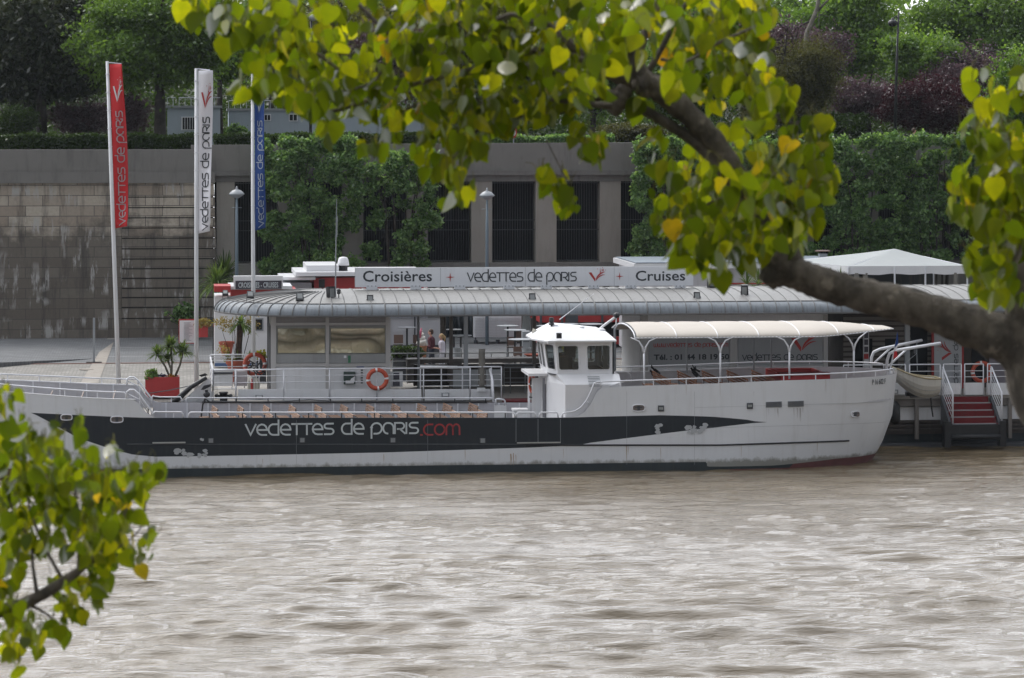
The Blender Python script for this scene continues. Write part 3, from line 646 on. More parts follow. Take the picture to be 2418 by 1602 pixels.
# ------------------------------------------------------------------ street lamps and signs
def quay_lamp(label, px, ytop, Y):
    zb_ = gz(Y); t = thing('street_lamp', label, 'street lamp', (XP(px, Y), Y, zb_), 'grey street lamps on the quay')
    x = XP(px, Y); zt_ = ZP(px, ytop, Y)
    b = MB(); b.tube([(x, Y, zb_), (x, Y, zt_ - 1.9), (x, Y, zt_ - .5)], [.09, .075, .045], 8); b.tube([(x - .25, Y, zt_ - 1), (x + .25, Y, zt_ - 1)], .012, 4); b.build('post', lamp_grey, t, smooth=True)
    b = MB(); b.lathe((x, Y, zt_ - .55), [(.05, 0), (.16, .05), (.3, .14), (.38, .2), (.36, .24), (.22, .38), (.06, .44), (.05, .52), (.02, .6)], 16); b.build('lamp_head', grey, t, smooth=True)
quay_lamp('grey street lamp in front of the dark doorway left of the blue flag', 559, 442, 36)
quay_lamp('grey street lamp standing before the middle pillars', 1150, 446, 36)
t = thing('street_lamp', 'tall black street lamp with a hooked head among the park trees at right', 'street lamp', (XP(2118, 48), 48, 10.8))
b = MB(); b.tube([P(2113, 345, 48), P(2117, 160, 48), P(2122, 28, 48)], [.1, .07, .045], 8); b.tube([P(2121, 45, 48), P(2116, 38, 48), P(2111, 42, 48)], .03, 5); b.build('post', black, t, smooth=True)
c = P(2108, 55, 48); b = MB(); b.ball((c.x, c.y, c.z), .27, .27, .2, 14); b.lathe((c.x, c.y, c.z + .1), [(.12, 0), (.1, .12), (.03, .2)], 10); b.build('lamp_head', black, t, smooth=True)
t = thing('street_lamp', 'green lamp post with a white globe behind the parapet', 'street lamp', (XP(1705, 47), 47, 10.8))
b = MB(); b.tube([P(1703, 345, 47), P(1705, 205, 47)], [.07, .05], 8); b.build('post', paint('green_post', (0.04, 0.07, 0.06)), t, smooth=True)
c = P(1706, 192, 47); b = MB(); b.ball(c, .22, n=14); b.build('globe', white_clean, t, smooth=True)
t = thing('street_lamp', 'dark street lamp half hidden by poplar leaves at the top left', 'street lamp', (XP(735, 50), 50, 10.8))
b = MB(); b.tube([P(733, 345, 50), P(735, 50, 50)], [.08, .05], 8); b.build('post', black, t, smooth=True)
c = P(740, 42, 50); b = MB(); b.ball(c, .25, .25, .2, 12); b.build('lamp_head', grey, t, smooth=True)
t = thing('road_sign', 'round red and white road sign seen edge on above the parapet', 'road sign', (XP(1214, 46), 45, 10.8))
c = P(1213, 313, 44.5)
b = MB(); b.tube([(c.x, c.y + .05, 10.8), (c.x, c.y + .05, c.z + .1)], .03, 6); b.build('post', grey, t)
b = MB(); b.lathe((0, 0, 0), [(.30, 0), (.30, .02)], 24); b.v = [(c.x + x * .55 + z * .5, c.y + z, c.z + y) for x, y, z in b.v]; so = b.build('plate', red, t)
b = MB(); b.lathe((0, 0, 0), [(.19, -.01), (.19, .0)], 24); b.v = [(c.x + x * .55 + z * .5, c.y + z - .002, c.z + y) for x, y, z in b.v]; b.build('white_centre', white, so)

# ------------------------------------------------------------------ lettering
def arc(cx, cy, rx, ry, a0, a1, n=9): return [(cx + rx * math.cos(R(a0 + (a1 - a0) * i / n)), cy + ry * math.sin(R(a0 + (a1 - a0) * i / n))) for i in range(n + 1)]
GL = {
 'v': (0.92, [[(0, 1), (.42, 0.02), (.86, 1)]]),
 'e': (1.0, [[(.12, .47), (.88, .47)] + arc(.46, .5, .42, .5, 8, 270) + [(.84, 0)]]),
 'd': (1.0, [[(.80, 1)] + arc(.42, .5, .4, .5, 100, 270) + [(.86, 0), (.86, 1.38)]]),
 'T': (.86, [[(0, 1), (.82, 1)], [(.41, 1), (.41, 0)]]),
 's': (.95, [[(.78, 1), (.32, 1)] + arc(.28, .77, .24, .23, 95, 265, 7) + [(.52, .52)] + arc(.55, .26, .27, .26, 85, -88, 7) + [(.05, 0)]]),
 ' ': (.55, []),
 'p': (.98, [[(0, -.42), (0, .55)] + arc(.40, .55, .4, .45, 180, 95, 5) + arc(.46, .5, .42, .5, 85, -90, 8) + [(.22, 0)]]),
 'a': (1.02, [[(.40, 0)] + arc(.38, .5, .36, .5, 268, 95, 8) + arc(.5, .55, .4, .45, 85, 0, 5) + [(.9, 0)]]),
 'R': (.95, [[(0, 0), (0, 1)] + [(.45, 1)] + arc(.5, .71, .3, .29, 88, -88, 7) + [(.22, .42)], [(.42, .42), (.86, 0)]]),
 'I': (.26, [[(.03, 0), (.03, 1)]]),
 'S': (.9, [[(.75, 1), (.32, 1)] + arc(.28, .77, .24, .23, 95, 265, 7) + [(.5, .52)] + arc(.52, .26, .26, .26, 85, -88, 7) + [(.05, 0)]]),
 'c': (.92, [[(.78, 1)] + arc(.45, .5, .42, .5, 92, 268, 9) + [(.78, 0)]]),
 'o': (1.02, [arc(.45, .5, .42, .5, 0, 360, 18)]),
 'm': (1.25, [[(0, 0), (0, .62)] + arc(.28, .65, .27, .35, 175, 5, 6) + [(.56, 0)], [(.56, .62)] + arc(.84, .65, .27, .35, 175, 5, 6) + [(1.12, 0)]]),
 'w': (1.2, [[(0, 1), (0, .35)] + arc(.26, .35, .26, .35, 180, 360, 6) + [(.52, .9)], [(.52, .35)] + arc(.78, .35, .26, .35, 180, 360, 6) + [(1.04, 1)]]),
 '.': (.25, [[(.02, 0.0), (.14, 0.0)]]),
}
def stroke_text(mb, txt, o, ux, uz, un, width, h, wd, th=.006):
    """o: baseline left; width: total width; h: x-height; wd: stroke width"""
    tot = sum(GL[c][0] for c in txt) - .1; sx = width / tot; x = 0; o, ux, uz, un = map(Vector, (o, ux, uz, un))
    for c in txt:
        adv, st = GL[c]
        for pl in st:
            pts = [Vector(((x + a) * sx, b_ * h)) for a, b_ in pl]; L = []; Rr = []
            for i, p in enumerate(pts):
                d1 = (p - pts[i - 1]).normalized() if i else (pts[1] - p).normalized()
                d2 = (pts[i + 1] - p).normalized() if i < len(pts) - 1 else d1
                t = (d1 + d2);
                if t.length < .2: t = d2
                t.normalize(); nn = Vector((-t.y, t.x)); k = min(2.0, 1 / max(.4, nn.dot(Vector((-d1.y, d1.x)))))
                e = Vector((0, 0))
                if i == 0: e = -t * wd * .35
                if i == len(pts) - 1: e = t * wd * .35
                L.append(p + nn * wd / 2 * k + e); Rr.append(p - nn * wd / 2 * k + e)
            for i in range(len(pts) - 1):
                q = [L[i], Rr[i], Rr[i + 1], L[i + 1]]
                a = [o + ux * p.x + uz * p.y for p in q]; mb.hexa(a + [p + un * th for p in a])
        x += adv
def font_text(name, txt, px0, px1, ybase, ytop, Y, mat, parent, th=.006, off=0.0, ref=None, rect=None):
    """Blender's built-in face fitted to a photo rectangle (ytop = top of the tallest glyph, ybase = lowest)"""
    cu = bpy.data.curves.new(name, 'FONT'); cu.body = txt; cu.size = 1; cu.offset = off; cu.resolution_u = 3
    o = bpy.data.objects.new(name, cu); COL.objects.link(o)
    dg = bpy.context.evaluated_depsgraph_get(); me = bpy.data.meshes.new_from_object(o.evaluated_get(dg))
    bpy.data.objects.remove(o); bpy.data.curves.remove(cu)
    vs = np.array([v.co[:] for v in me.vertices]); mn, mx = vs.min(0), vs.max(0)
    a, b_ = P(px0, ybase, Y), P(px1, ytop, Y); lo = parent_world(parent)
    m = MB(); fs = [tuple(p.vertices) for p in me.polygons]
    pt = [(a.x + (v[0] - mn[0]) / (mx[0] - mn[0]) * (b_.x - a.x), Y, a.z + (v[1] - mn[1]) / (mx[1] - mn[1]) * (b_.z - a.z)) for v in vs]
    m.add(pt, fs); bpy.data.meshes.remove(me)
    ob = m.build(name, mat, parent)
    md = ob.modifiers.new('solid', 'SOLIDIFY'); md.thickness = th; md.offset = -1 if th > 0 else 1
    return ob
def star4(mb, c, r, un=(0, -1, 0), th=.006):
    pl = []
    for i in range(8):
        a = R(90 + 45 * i); q = r if i % 2 == 0 else r * .17; pl.append((q * math.cos(a), q * math.sin(a)))
    mb.prism(pl, th, c, (1, 0, 0), (0, 0, 1), un)
def logo(mb, o, ux, uz, un, s, th=.006):
    """red V with swooshes and a little tower; o = bottom tip of the V; s = height of V arm"""
    o, ux, uz = Vector(o), Vector(ux), Vector(uz); pr = lambda pl: mb.prism([(x * s, y * s) for x, y in pl], th, o, ux, uz, un)
    pr([(0, 0), (-.72, 1.0), (-.42, 1.02), (.04, .32)])
    def sw(p0, p1, p2, w0):
        L = []; Rr = []
        for i in range(9):
            t = i / 8; x = (1 - t) ** 2 * p0[0] + 2 * t * (1 - t) * p1[0] + t * t * p2[0]; y = (1 - t) ** 2 * p0[1] + 2 * t * (1 - t) * p1[1] + t * t * p2[1]
            dx = 2 * (1 - t) * (p1[0] - p0[0]) + 2 * t * (p2[0] - p1[0]); dy = 2 * (1 - t) * (p1[1] - p0[1]) + 2 * t * (p2[1] - p1[1]); l = math.hypot(dx, dy)
            ww = w0 * math.sin(math.pi * (.06 + .9 * t)) / 2; L.append((x - dy / l * ww, y + dx / l * ww)); Rr.append((x + dy / l * ww, y - dx / l * ww))
        for i in range(8): pr([L[i], Rr[i], Rr[i + 1], L[i + 1]])
    sw((.08, .12), (.35, .95), (1.18, 1.08), .16); sw((.12, .12), (.55, .78), (1.15, .75), .11)
    pr([(.5, .85), (.57, 1.15), (.6, 1.6), (.63, 1.15), (.74, .95), (.66, .95), (.6, 1.05), (.55, .85)])
    pr([(.78, 1.12), (.78, 1.42), (.83, 1.42), (.83, 1.3), (.93, 1.3), (.93, 1.42), (.98, 1.42), (.98, 1.12), (.93, 1.12), (.93, 1.24), (.83, 1.24), (.83, 1.12)])
    for (x, y) in ((.28, 1.4), (1.2, 1.28), (.86, 1.55)): pr([(x, y - .05), (x + .05, y), (x, y + .05), (x - .05, y)])

# ------------------------------------------------------------------ flags
def flag(label, pb, pt_, Y, flag_px, mat, txtmat, logomat, clothlab, skip=0):
    a, c = P(*pb, Y), P(*pt_, Y); a.z = gz(Y)
    t = thing('flagpole', label, 'flagpole', a, 'banner flagpoles on the quay')
    b = MB(); b.tube([a, a.lerp(c, .5), c], [.10, .085, .06], 10); b.build('pole', white, t, smooth=True)
    x0, x1, y0, y1 = flag_px
    b = MB(); p0, p1 = P(x0, y0, Y - .02), P(x1 - 4, y0 + 3, Y - .02); b.tube([p0, p1], .025, 6); b.build('top_arm', rail_m, t)
    # banner: waving sheet attached along the pole
    nU, nV = 7, 36; rg = []
    def cl(u, v):
        yy = y0 + 4 + (y1 - y0 - 4) * v; px = pt_[0] + (pb[0] - pt_[0]) * ((yy - pt_[1]) / (pb[1] - pt_[1])) + 5
        wv = (x1 - x0) * (.93 + .1 * math.sin(v * 4.2 + x0)) * (1 if v < .97 else .93)
        p = P(px + u * wv, yy - 6 * u * (v > .9), Y - .03)
        return Vector((p.x, p.y - .1 * u - .26 * u * math.sin(v * 6 + u * 2 + x0), p.z))
    b = MB(); V_ = [cl(i / nU, j / nV) for j in range(nV + 1) for i in range(nU + 1)]
    fs = [(j * (nU + 1) + i, j * (nU + 1) + i + 1, (j + 1) * (nU + 1) + i + 1, (j + 1) * (nU + 1) + i) for j in range(nV) for i in range(nU)]
    b.add(V_, fs); o = b.build('banner', mat, t, smooth=True); md = o.modifiers.new('thick', 'SOLIDIFY'); md.thickness = .004
    # writing on the cloth: rotated 90 degrees, follows the waves
    m = MB(); hgt = (c.z - a.z)
    T_ = MB(); stroke_text(T_, 'vedeTTes de paRIS', (0, 0, 0), (1, 0, 0), (0, 0, 1), (0, 0, 0), 1.0, .052, .0085, 0)
    m2 = MB()
    for v in T_.v:   # x along upwards, z sideways (letter tops point to the pole)
        vv = .985 - v[0] * .70; uu = .78 - v[2] * (1 / .115)
        m2.v.append(tuple(cl(min(.99, uu + .0), vv) + Vector((0, -.035, 0))))
    m2.f = T_.f; m2.m = T_.m; m2.build('banner_lettering', txtmat, o)
    Lg = MB(); logo(Lg, (0, 0, 0), (1, 0, 0), (0, 0, 1), (0, 0, 0), 1, 0); m3 = MB()
    for v in Lg.v: m3.v.append(tuple(cl(.47 + v[0] * .38, .235 - v[2] * .10) + Vector((0, -.035, 0))))
    m3.f = Lg.f; m3.m = Lg.m; m3.build('banner_logo', logomat, o)
    b = MB()
    for i in range(9):
        q = a.lerp(c, .52 + .055 * i); b.lathe((q.x, q.y, q.z), [(.085, 0), (.085, .03)], 8)
    b.build('banner_rings', rail_m, t)
cred = paint('red_banner_cloth', (0.55, 0.02, 0.025), .8, .06, 0); cwh = paint('white_banner_cloth', (0.80, 0.79, 0.83), .8, .04, 0); cbl = paint('blue_banner_cloth', (0.012, 0.055, 0.23), .8, .08, 0)
flag('leaning white flagpole carrying the red banner', (281, 905), (253, 145), 14.5, (257, 291, 148, 540), cred, whitetext, whitetext, '')
flag('white flagpole carrying the white banner', (464, 900), (463, 162), 13.5, (466, 500, 163, 552), cwh, signtext, redtext, '')
flag('white flagpole carrying the blue banner left of the leafy shrub', (599, 900), (596, 175), 16.9, (600, 626, 178, 545), cbl, whitetext, whitetext, '')

# ------------------------------------------------------------------ kiosks and terrace on the quay
def wall_box(root, name, px0, px1, py0, py1, Y, dep, mat):
    b = MB(); b.bx(px0, px1, py0, py1, Y, dep); return b.build(name, mat, root)
def rt(name, label, cat, px, Y, group=None, z=None): return thing(name, label, cat, (XP(px, Y), Y, gz(Y) if z is None else z), group)
t = rt('ticket_kiosk', 'small white ticket kiosk with red band and dark CROISIERES sign on its roof', 'kiosk', 590, 25)
b = MB(); b.bx(507, 640, 700, 864, 25, 3); b.build('wall', white_clean, t)
wall_box(t, 'red_band', 545, 700, 684, 700, 24.9, 3, red)
wall_box(t, 'blue_base_band', 507, 642, 857, 866, 24.93, .05, paint('blue_band', (0.10, 0.18, 0.36)))
b = MB(); b.bx(541, 690, 676, 684, 24.7, 3.4); b.build('roof', white_clean, t)
o = wall_box(t, 'window', 596, 622, 752, 782, 24.95, .04, grey); wall_box(o, 'pane', 600, 619, 755, 779, 24.93, .01, void)
o = wall_box(t, 'roof_sign', 552, 668, 652, 684, 24.3, .5, white_clean)
p = wall_box(o, 'sign_panel', 556, 665, 663, 683, 24.27, .02, paint('dark_sign_panel', (0.045, 0.04, 0.055)))
fo = font_text('lettering', 'CROISIERES - CRUISES', 563, 657, 680, 667, 24.262, whitetext, o, -.005, .012)
b = MB(); b.bx(506, 545, 676, 690, 24.2, 2); b.build('awning', red, t)
t = rt('snack_kiosk', 'white and red kiosk behind the left end of the long sign', 'kiosk', 800, 28)
b = MB(); b.bx(742, 1010, 655, 720, 28, 4); b.build('wall', red, t)
b = MB(); b.bx(742, 1010, 720, 860, 28.1, 3.8); b.build('lower_wall', paint('lower_pale_wall', (.5, .5, .54)), t)
b = MB(); b.bx(698, 1000, 642, 653, 27.3, 5); b.bx(662, 745, 655, 662, 27.6, 4); b.build('roof', white_clean, t)
b = MB(); b.bx(724, 800, 627, 644, 28, 4); b.build('roof_parapet', white_clean, t)
b = MB(); b.bx(664, 736, 668, 750, 28.2, 3); b.build('side_wall', paint('pale_grey_wall', (.42, .43, .46)), t)
b = MB(); b.bx(753, 767, 660, 680, 27.8, .15); b.build('floodlight', black, t)
t = rt('roof_ventilator', 'white domed roof ventilator beside the tall antenna', 'ventilator', 811, 28, z=ZP(811, 644, 28))
x = XP(811, 28.4); zz = ZP(811, 641, 28.4)
b = MB(); b.lathe((x, 28.6, zz), [(.2, 0), (.2, .28)], 12); b.build('grille', black, t); b = MB(); b.lathe((x, 28.6, zz + .26), [(.28, 0), (.27, .12), (.22, .32), (.16, .38), (0.02, .4)], 14); b.build('cover', white_clean, t, smooth=True)
t = rt('red_kiosk', 'red fronted kiosk with dark openings behind the wheelhouse', 'kiosk', 1390, 34)
b = MB(); b.bx(1275, 1512, 700, 762, 34, 4); b.bx(1275, 1512, 795, 815, 34, 4); b.build('wall', red, t)
b = MB(); b.bx(1275, 1512, 762, 800, 34.3, 3.5); b.build('counter_opening', void, t)
b = MB(); b.bx(1335, 1365, 742, 762, 33.95, .04); b.build('blue_panel', darkgrey, t)
b = MB()
for q in (1275, 1325, 1420, 1508): b.bx(q, q + 5, 700, 815, 33.9, .1)
b.build('corner_posts', darkgrey, t)
t = rt('flat_roof_kiosk', 'long white kiosk with a flat grey roof behind the poplar limb', 'kiosk', 1750, 26)
b = MB(); b.bx(1500, 1960, 632, 835, 26, 5); b.build('wall', paint('kiosk_wall', (0.55, 0.54, 0.57)), t)
o_ = MB(); a, c = P(1497, 640, 25.5), P(2003, 622, 25.5); o_.box(a.x, c.x, 25.5, 32, ZP(1750, 634, 25.5), ZP(1750, 622, 25.5)); o_.build('roof_edge', white_clean, t)
b = MB(); b.box(a.x + .1, c.x - .1, 25.6, 31.9, ZP(1750, 621, 25.5), ZP(1750, 621, 25.5) + .03); b.build('roof', mk_zinc('slate_blue_roof', (.17, .21, .25), (.10, .12, .14)), t)
for q in (1772, 1902):
    lm = MB(); cc = P(q, 640, 25.8); lm.lathe((cc.x, cc.y, cc.z - .28), [(.14, 0), (.15, .08), (.05, .18)], 10); lm.tube([(cc.x, cc.y, cc.z - .1), (cc.x, 26, cc.z)], .02); lm.build('wall_lamp', grey, t, smooth=True)
wall_box(t, 'red_ledge', 1700, 1812, 668, 672, 25.9, .1, red)
t = rt('roof_vent', 'square metal vent with a cap on the flat kiosk roof', 'roof vent', 1946, 28, z=ZP(1946, 618, 28))
b = MB(); b.bx(1936, 1954, 600, 618, 28, .4); b.build('shaft', grey, t); b = MB(); b.bx(1931, 1961, 592, 595, 27.9, .6); b.build('cap', paint('rust_cap', (.2, .12, .1)), t)
# marquee
t = rt('marquee', 'white party tent with a peaked roof above the right part of the zinc roof', 'marquee', 2115, 24)
Y0, Y1 = 21.5, 27.5; xl, xr2 = XP(2003, Y0), XP(2284, Y0); ze = ZP(2140, 629, Y0); ap = P(2113, 588, 24.5)
b = MB(); n_ = 8; ring = []
co = [(xl, Y0), (xr2, Y0), (xr2, Y1), (xl - 1.4, Y1)]
for i in range(4):
    for k in range(6): ring.append((co[i][0] + (co[(i + 1) % 4][0] - co[i][0]) * k / 6, co[i][1] + (co[(i + 1) % 4][1] - co[i][1]) * k / 6))
rings = []
for q in range(8):
    s = q / 7; rings.append([(ap.x + (x - ap.x) * (1 - s), 24.5 + (y - 24.5) * (1 - s), ze + (ap.z - ze) * (s ** 1.12)) for x, y in ring])
b.loft(rings[:-1] + [[(ap.x + .01 * (x - ap.x), 24.5 + .01 * (y - 24.5), ap.z) for x, y in ring]], True, False); b.build('roof', marquee, t, smooth=True, auto=30)
vz = []
for z_, am in ((ze + .01, 0), (ze - .18, .03), (ze - .36, .06)):
    rg = []
    for i in range(4):
        for k in range(16):
            u = k / 16; x = co[i][0] + (co[(i + 1) % 4][0] - co[i][0]) * u; y = co[i][1] + (co[(i + 1) % 4][1] - co[i][1]) * u
            rg.append((x + am * math.sin(k * 1.9), y + am * math.sin(k * 2.4 + i), z_ + am * .5 * math.sin(k * 1.3)))
    vz.append(rg)
b = MB(); b.loft(vz, True); b.build('valance', white_clean, t, smooth=True)
b = MB()
for (x, y) in co + [((xl + xr2) / 2 - .6, Y0), ((xl + xr2) / 2 + .8, Y0)]: b.tube([(x, y, gz(y)), (x, y, ze - .05)], .04, 6)
for i in range(4): b.tube([(*co[i], ze - .02), (ap.x, 24.5, ap.z - .06)], .025, 5)
b.build('posts', rail_m, t)
b = MB(); b.box(xl, xr2, Y1 - .02, Y1, gz(24), ze); b.build('back_cloth', tarp, t)
for x in (xl + .4, xl + .8, xr2 - .5): b = MB(); b.tube([(x, Y0 + .1, ze - .3), (x + .1, Y0 + .1, gz(22))], [.12, .09], 7); b.build('gathered_curtain', gcloth, t)
# white folding kiosk with shutters
t = rt('shuttered_kiosk', 'white wheeled box kiosk with closed slatted shutters', 'kiosk', 1175, 36.5)
Yk = 36.5; b = MB(); b.bx(1119, 1231, 744, 797, Yk, 1.2); b.build('box', white, t)
b = MB(); y = 752
while y < 796: b.bx(1122, 1228, y, y + 1.0, Yk - .03, .03); y += 3.6
b.build('shutter', grey, t)
for q in (1124, 1176, 1224):
    b = MB(); a = P(q, 802, Yk + .2); b.lathe((a.x, Yk + .3, gz(Yk)), [(.1, 0), (.1, .18)], 8); b.build('foot', darkgrey, t)
t = rt('dark_tarpaulin', 'dark tarpaulin hanging from a frame beside the shuttered kiosk', 'tarpaulin', 1085, 37)
b = MB(); n_ = 24; A = []
for z_ in (ZP(1085, 738, 37), ZP(1085, 765, 37), gz(37) + .3): A.append([(XP(1050 + 72 * i / n_, 37), 37 + .12 * math.sin(i * 1.3 + z_), z_ - (.5 * math.sin(math.pi * i / n_) if z_ > 4 else 0)) for i in range(n_ + 1)])
b.loft(A, False); o = b.build('cloth', tarp, t, smooth=True); o.modifiers.new('s', 'SOLIDIFY').thickness = .01
b = MB(); b.tube([(XP(1049, 37), 37, gz(37)), (XP(1049, 37), 37, ZP(1085, 736, 37)), (XP(1123, 37), 37, ZP(1085, 736, 37)), (XP(1123, 37), 37, gz(37))], .04, 6); b.build('frame', darkgrey, t)
t = rt('terrace_screen', 'pale translucent terrace screen behind the high tables at left', 'windbreak', 980, 27.6)
b = MB(); b.bx(918, 1048, 752, 820, 27.6, .03); b.build('sheet', paint('pale_screen', (.5, .5, .53), .5, .05, .1), t)
b = MB()
for q in (918, 978, 1045): b.bx(q, q + 3, 745, 840, 27.55, .1)
b.bx(918, 1048, 750, 752, 27.5, .1); b.bx(918, 1048, 782, 783, 27.5, .05); b.bx(918, 1048, 815, 836, 27.45, .1); b.build('frame', darkgrey, t)
t = rt('parasol', 'open white parasol on a dark wooden post above the terrace', 'parasol', 1046, 24)
b = MB(); b.tube([(XP(1046, 24), 24, gz(24)), (XP(1046, 24), 24, ZP(1046, 735, 24))], .13, 8); b.build('post', bark_d, t)
b = MB(); a = P(1046, 738, 24); b.lathe((a.x, 24, a.z), [(1.75, 0), (1.76, .03), (.9, .28), (.05, .5)], 8); b.build('canopy', white_clean, t)

# furniture: high tables and stools
def table(label, px, py, Y, w=.36):
    t = rt('high_table', label, 'table', px, Y, 'round high tables on the terrace'); x = XP(px, Y); zt_ = ZP(px, py, Y)
    b = MB(); b.lathe((x, Y, zt_ - .035), [(w - .02, 0), (w, .015), (w, .035)], 20); b.build('table_top', grey, t)
    b = MB(); b.lathe((x, Y, gz(Y)), [(.26, 0), (.26, .02), (.045, .04), (.045, zt_ - .04 - gz(Y))], 12); b.build('leg', black, t); return t
table('high table left of the clipped box bush under the zinc roof', 961, 773, 26, .45)
table('high table seen between the dark post and the white post', 1072, 778, 25)
table('lower round table beside the white roof post', 1088, 792, 23, .5)
table('high table in front of the shuttered kiosk', 1199, 769, 26, .5)
table('second high table right of the shuttered kiosk', 1216, 779, 24, .5)
table('nearest high table by the steel cabinet', 1230, 801, 20.5, .55)
table('high table before the red kiosk behind the ship horn', 1340, 765, 27, .55)
table('high table before the red kiosk right of the blue panel', 1395, 765, 27, .55)
table('table close to the wheelhouse roof front', 1287, 769, 26, .4)
def stool(label, px, py, Y, s=.42):
    t = rt('bar_stool', label, 'stool', px, Y, 'brown bar stools on the terrace'); x = XP(px, Y); zt_ = ZP(px, py, Y); zs = zt_ - .45
    b = MB(); b.box(x - s / 2, x + s / 2, Y - s / 2, Y + s / 2, zs - .05, zs); b.build('seat', taupe_d, t)
    b = MB(); b.box(x - s / 2, x + s / 2, Y - s / 2 - .04, Y - s / 2 - .01, zs + .06, zt_); b.build('backrest', paint('brown_stool_back', (.16, .10, .08)), t)
    for i in (-1, 1):
        for j in (-1, 1):
            b = MB(); b.tube([(x + i * s * .45, Y + j * s * .45, zs - .05), (x + i * s * .52, Y + j * s * .55, gz(Y))], .015, 5); b.build('leg', grey, t)
    b = MB(); b.box(x - s * .45, x + s * .45, Y - s * .5, Y - s * .46, zs - .5, zs - .47); b.build('footrest', grey, t); return t
stool('brown backed stool left of the first high table', 940, 790, 25.5); stool('brown backed stool right of the first high table', 985, 790, 26.5)
stool('brown stool behind the tables near the shuttered kiosk', 1208, 795, 25); stool('light brown stool in front of the steel cabinet', 1222, 818, 20.2)
stool('tilted brown stool beside the second high table', 1228, 781, 24.6)
t = rt('steel_cabinet', 'slim stainless steel cabinet beside the nearest high table', 'cabinet', 1242, 22)
b = MB(); b.bx(1234, 1252, 783, 832, 22, .5); b.build('body', grey, t); b = MB(); b.bx(1236, 1250, 806, 808, 21.98, .02); b.build('door_gap', darkgrey, t)
for (lab, px, py, Y) in (('silver wire bin standing behind the white roof post', 1079, 822, 19), ('silver wire basket on the steps of the cabinet', 1243, 822, 19.2)):
    t = rt('metal_bin', lab, 'bin', px, Y); b = MB(); x = XP(px, Y); z = ZP(px, py, Y)
    b.lathe((x, Y, gz(Y)), [(.13, 0), (.2, z - gz(Y)), (.215, z - gz(Y)), (.2, z - gz(Y) - .04)], 14); b.build('bucket', grey, t)
t = rt('patio_heater', 'tall grey patio heater covered in cloth beside the shuttered kiosk', 'heater', 1243, 27)
b = MB(); x = XP(1243, 27); b.lathe((x, 27, gz(27)), [(.3, 0), (.26, 1.0), (.12, 2.2), (.3, 2.3), (.05, 2.5)], 10); b.build('cover', paint('heater_cover', (.2, .22, .23)), t, smooth=True)

# planters and plants
def blades(mb, c, n, L, wd, r, up=.5, droop=.6):
    c = Vector(c)
    for i in range(n):
        a = r.uniform(0, 6.28); e = r.uniform(-.3, 1.45) * up + .25; d = Vector((math.cos(a) * math.cos(e), math.sin(a) * math.cos(e), math.sin(e))); l = L * r.uniform(.7, 1.1)
        s = d.cross(Vector((0, 0, 1))); s = s.normalized() if s.length > .05 else Vector((1, 0, 0)); pr = None
        pts = [c + d * l * k - Vector((0, 0, droop * l * k * k * (.2 + abs(math.cos(e))) * .55)) for k in (0.05, .45, .8, 1)]
        ws = [wd * .6, wd, wd * .7, wd * .08]; base = len(mb.v)
        for p, w_ in zip(pts, ws): mb.v += [tuple(p - s * w_ / 2), tuple(p + s * w_ / 2)]
        for k in range(3): mb.f.append((base + 2 * k, base + 2 * k + 1, base + 2 * k + 3, base + 2 * k + 2)); mb.m.append(0)
PY = 11.0
t = thing('red_planter', 'large red rectangular planter box on the quay edge', 'planter', (XP(383, PY), PY, gz(PY)))
b = MB(); x0, x1 = XP(343, PY), XP(424, PY); zt_, zb_ = ZP(383, 891, PY), gz(PY)
for (a, c, d, e) in ((x0, x1, PY, PY + .05), (x0, x1, PY + .85, PY + .9), (x0, x0 + .05, PY + .05, PY + .85), (x1 - .05, x1, PY + .05, PY + .85)): b.box(a, c, d, e, zb_ + .08, zt_)
b.build('box', red, t); b = MB(); b.box(x0 + .05, x1 - .05, PY + .05, PY + .85, zb_ + .1, zt_ - .04); b.build('soil', soil, t)
b = MB()
for x in (x0 + .15, x1 - .15): b.box(x - .05, x + .05, PY + .1, PY + .8, zb_, zb_ + .08)
b.build('feet', darkgrey, t)
r = random.Random(5)
t = thing('yucca_plant', 'yucca with three spiky green heads growing in the red planter', 'plant', (XP(400, PY), PY + .45, zt_))
st = MB(); bl = MB()
for (bx_, tx, ty, n_, L) in ((402, 372, 838, 130, .62), (404, 403, 820, 190, .68), (412, 432, 832, 170, .66), (405, 396, 850, 90, .5)):
    a = P(bx_, 893, PY + .4); c = P(tx, ty, PY + .4); m_ = a.lerp(c, .5) + Vector((.05, 0, 0)); st.tube([a, m_, c], [.05, .04, .045], 7); blades(bl, c, n_, L, .055, r, .75, .8)
st.build('trunk', bark_l, t, smooth=True); bl.build('leaves', L_yucca, t)
t = thing('box_ball', 'round clipped box ball at the left end of the red planter', 'shrub', (XP(357, PY), PY + .4, zt_))
c = P(359, 886, PY + .4); v, f = leaf_cloud([(c.x, c.y, c.z, .2, .2, .2)], 1600, .03, 8, shell=.95); arr_mesh('foliage', v, f, L_bright, t); b = MB(); b.ball(c, .16); b.build('inner_twigs', bark_d, t)
t = thing('trailing_plant', 'grey green trailing plant hanging over the planter edge', 'plant', (XP(352, PY), PY, zt_))
c = P(356, 893, PY + .12); v, f = leaf_cloud([(c.x, c.y, c.z, .26, .16, .13)], 900, .035, 9, shell=.3); arr_mesh('foliage', v, f, L_wall, t)
t = thing('flower_clump', 'orange yellow flowers in the red planter', 'flowers', (XP(404, PY), PY + .1, zt_))
c = P(404, 889, PY + .2); v, f = leaf_cloud([(c.x, c.y, c.z, .15, .12, .06)], 300, .03, 10, shell=.4); arr_mesh('blossoms', v, f, L_flower, t)
t = thing('flower_clump', 'purple and white flowers in the middle of the red planter', 'flowers', (XP(385, PY), PY + .1, zt_))
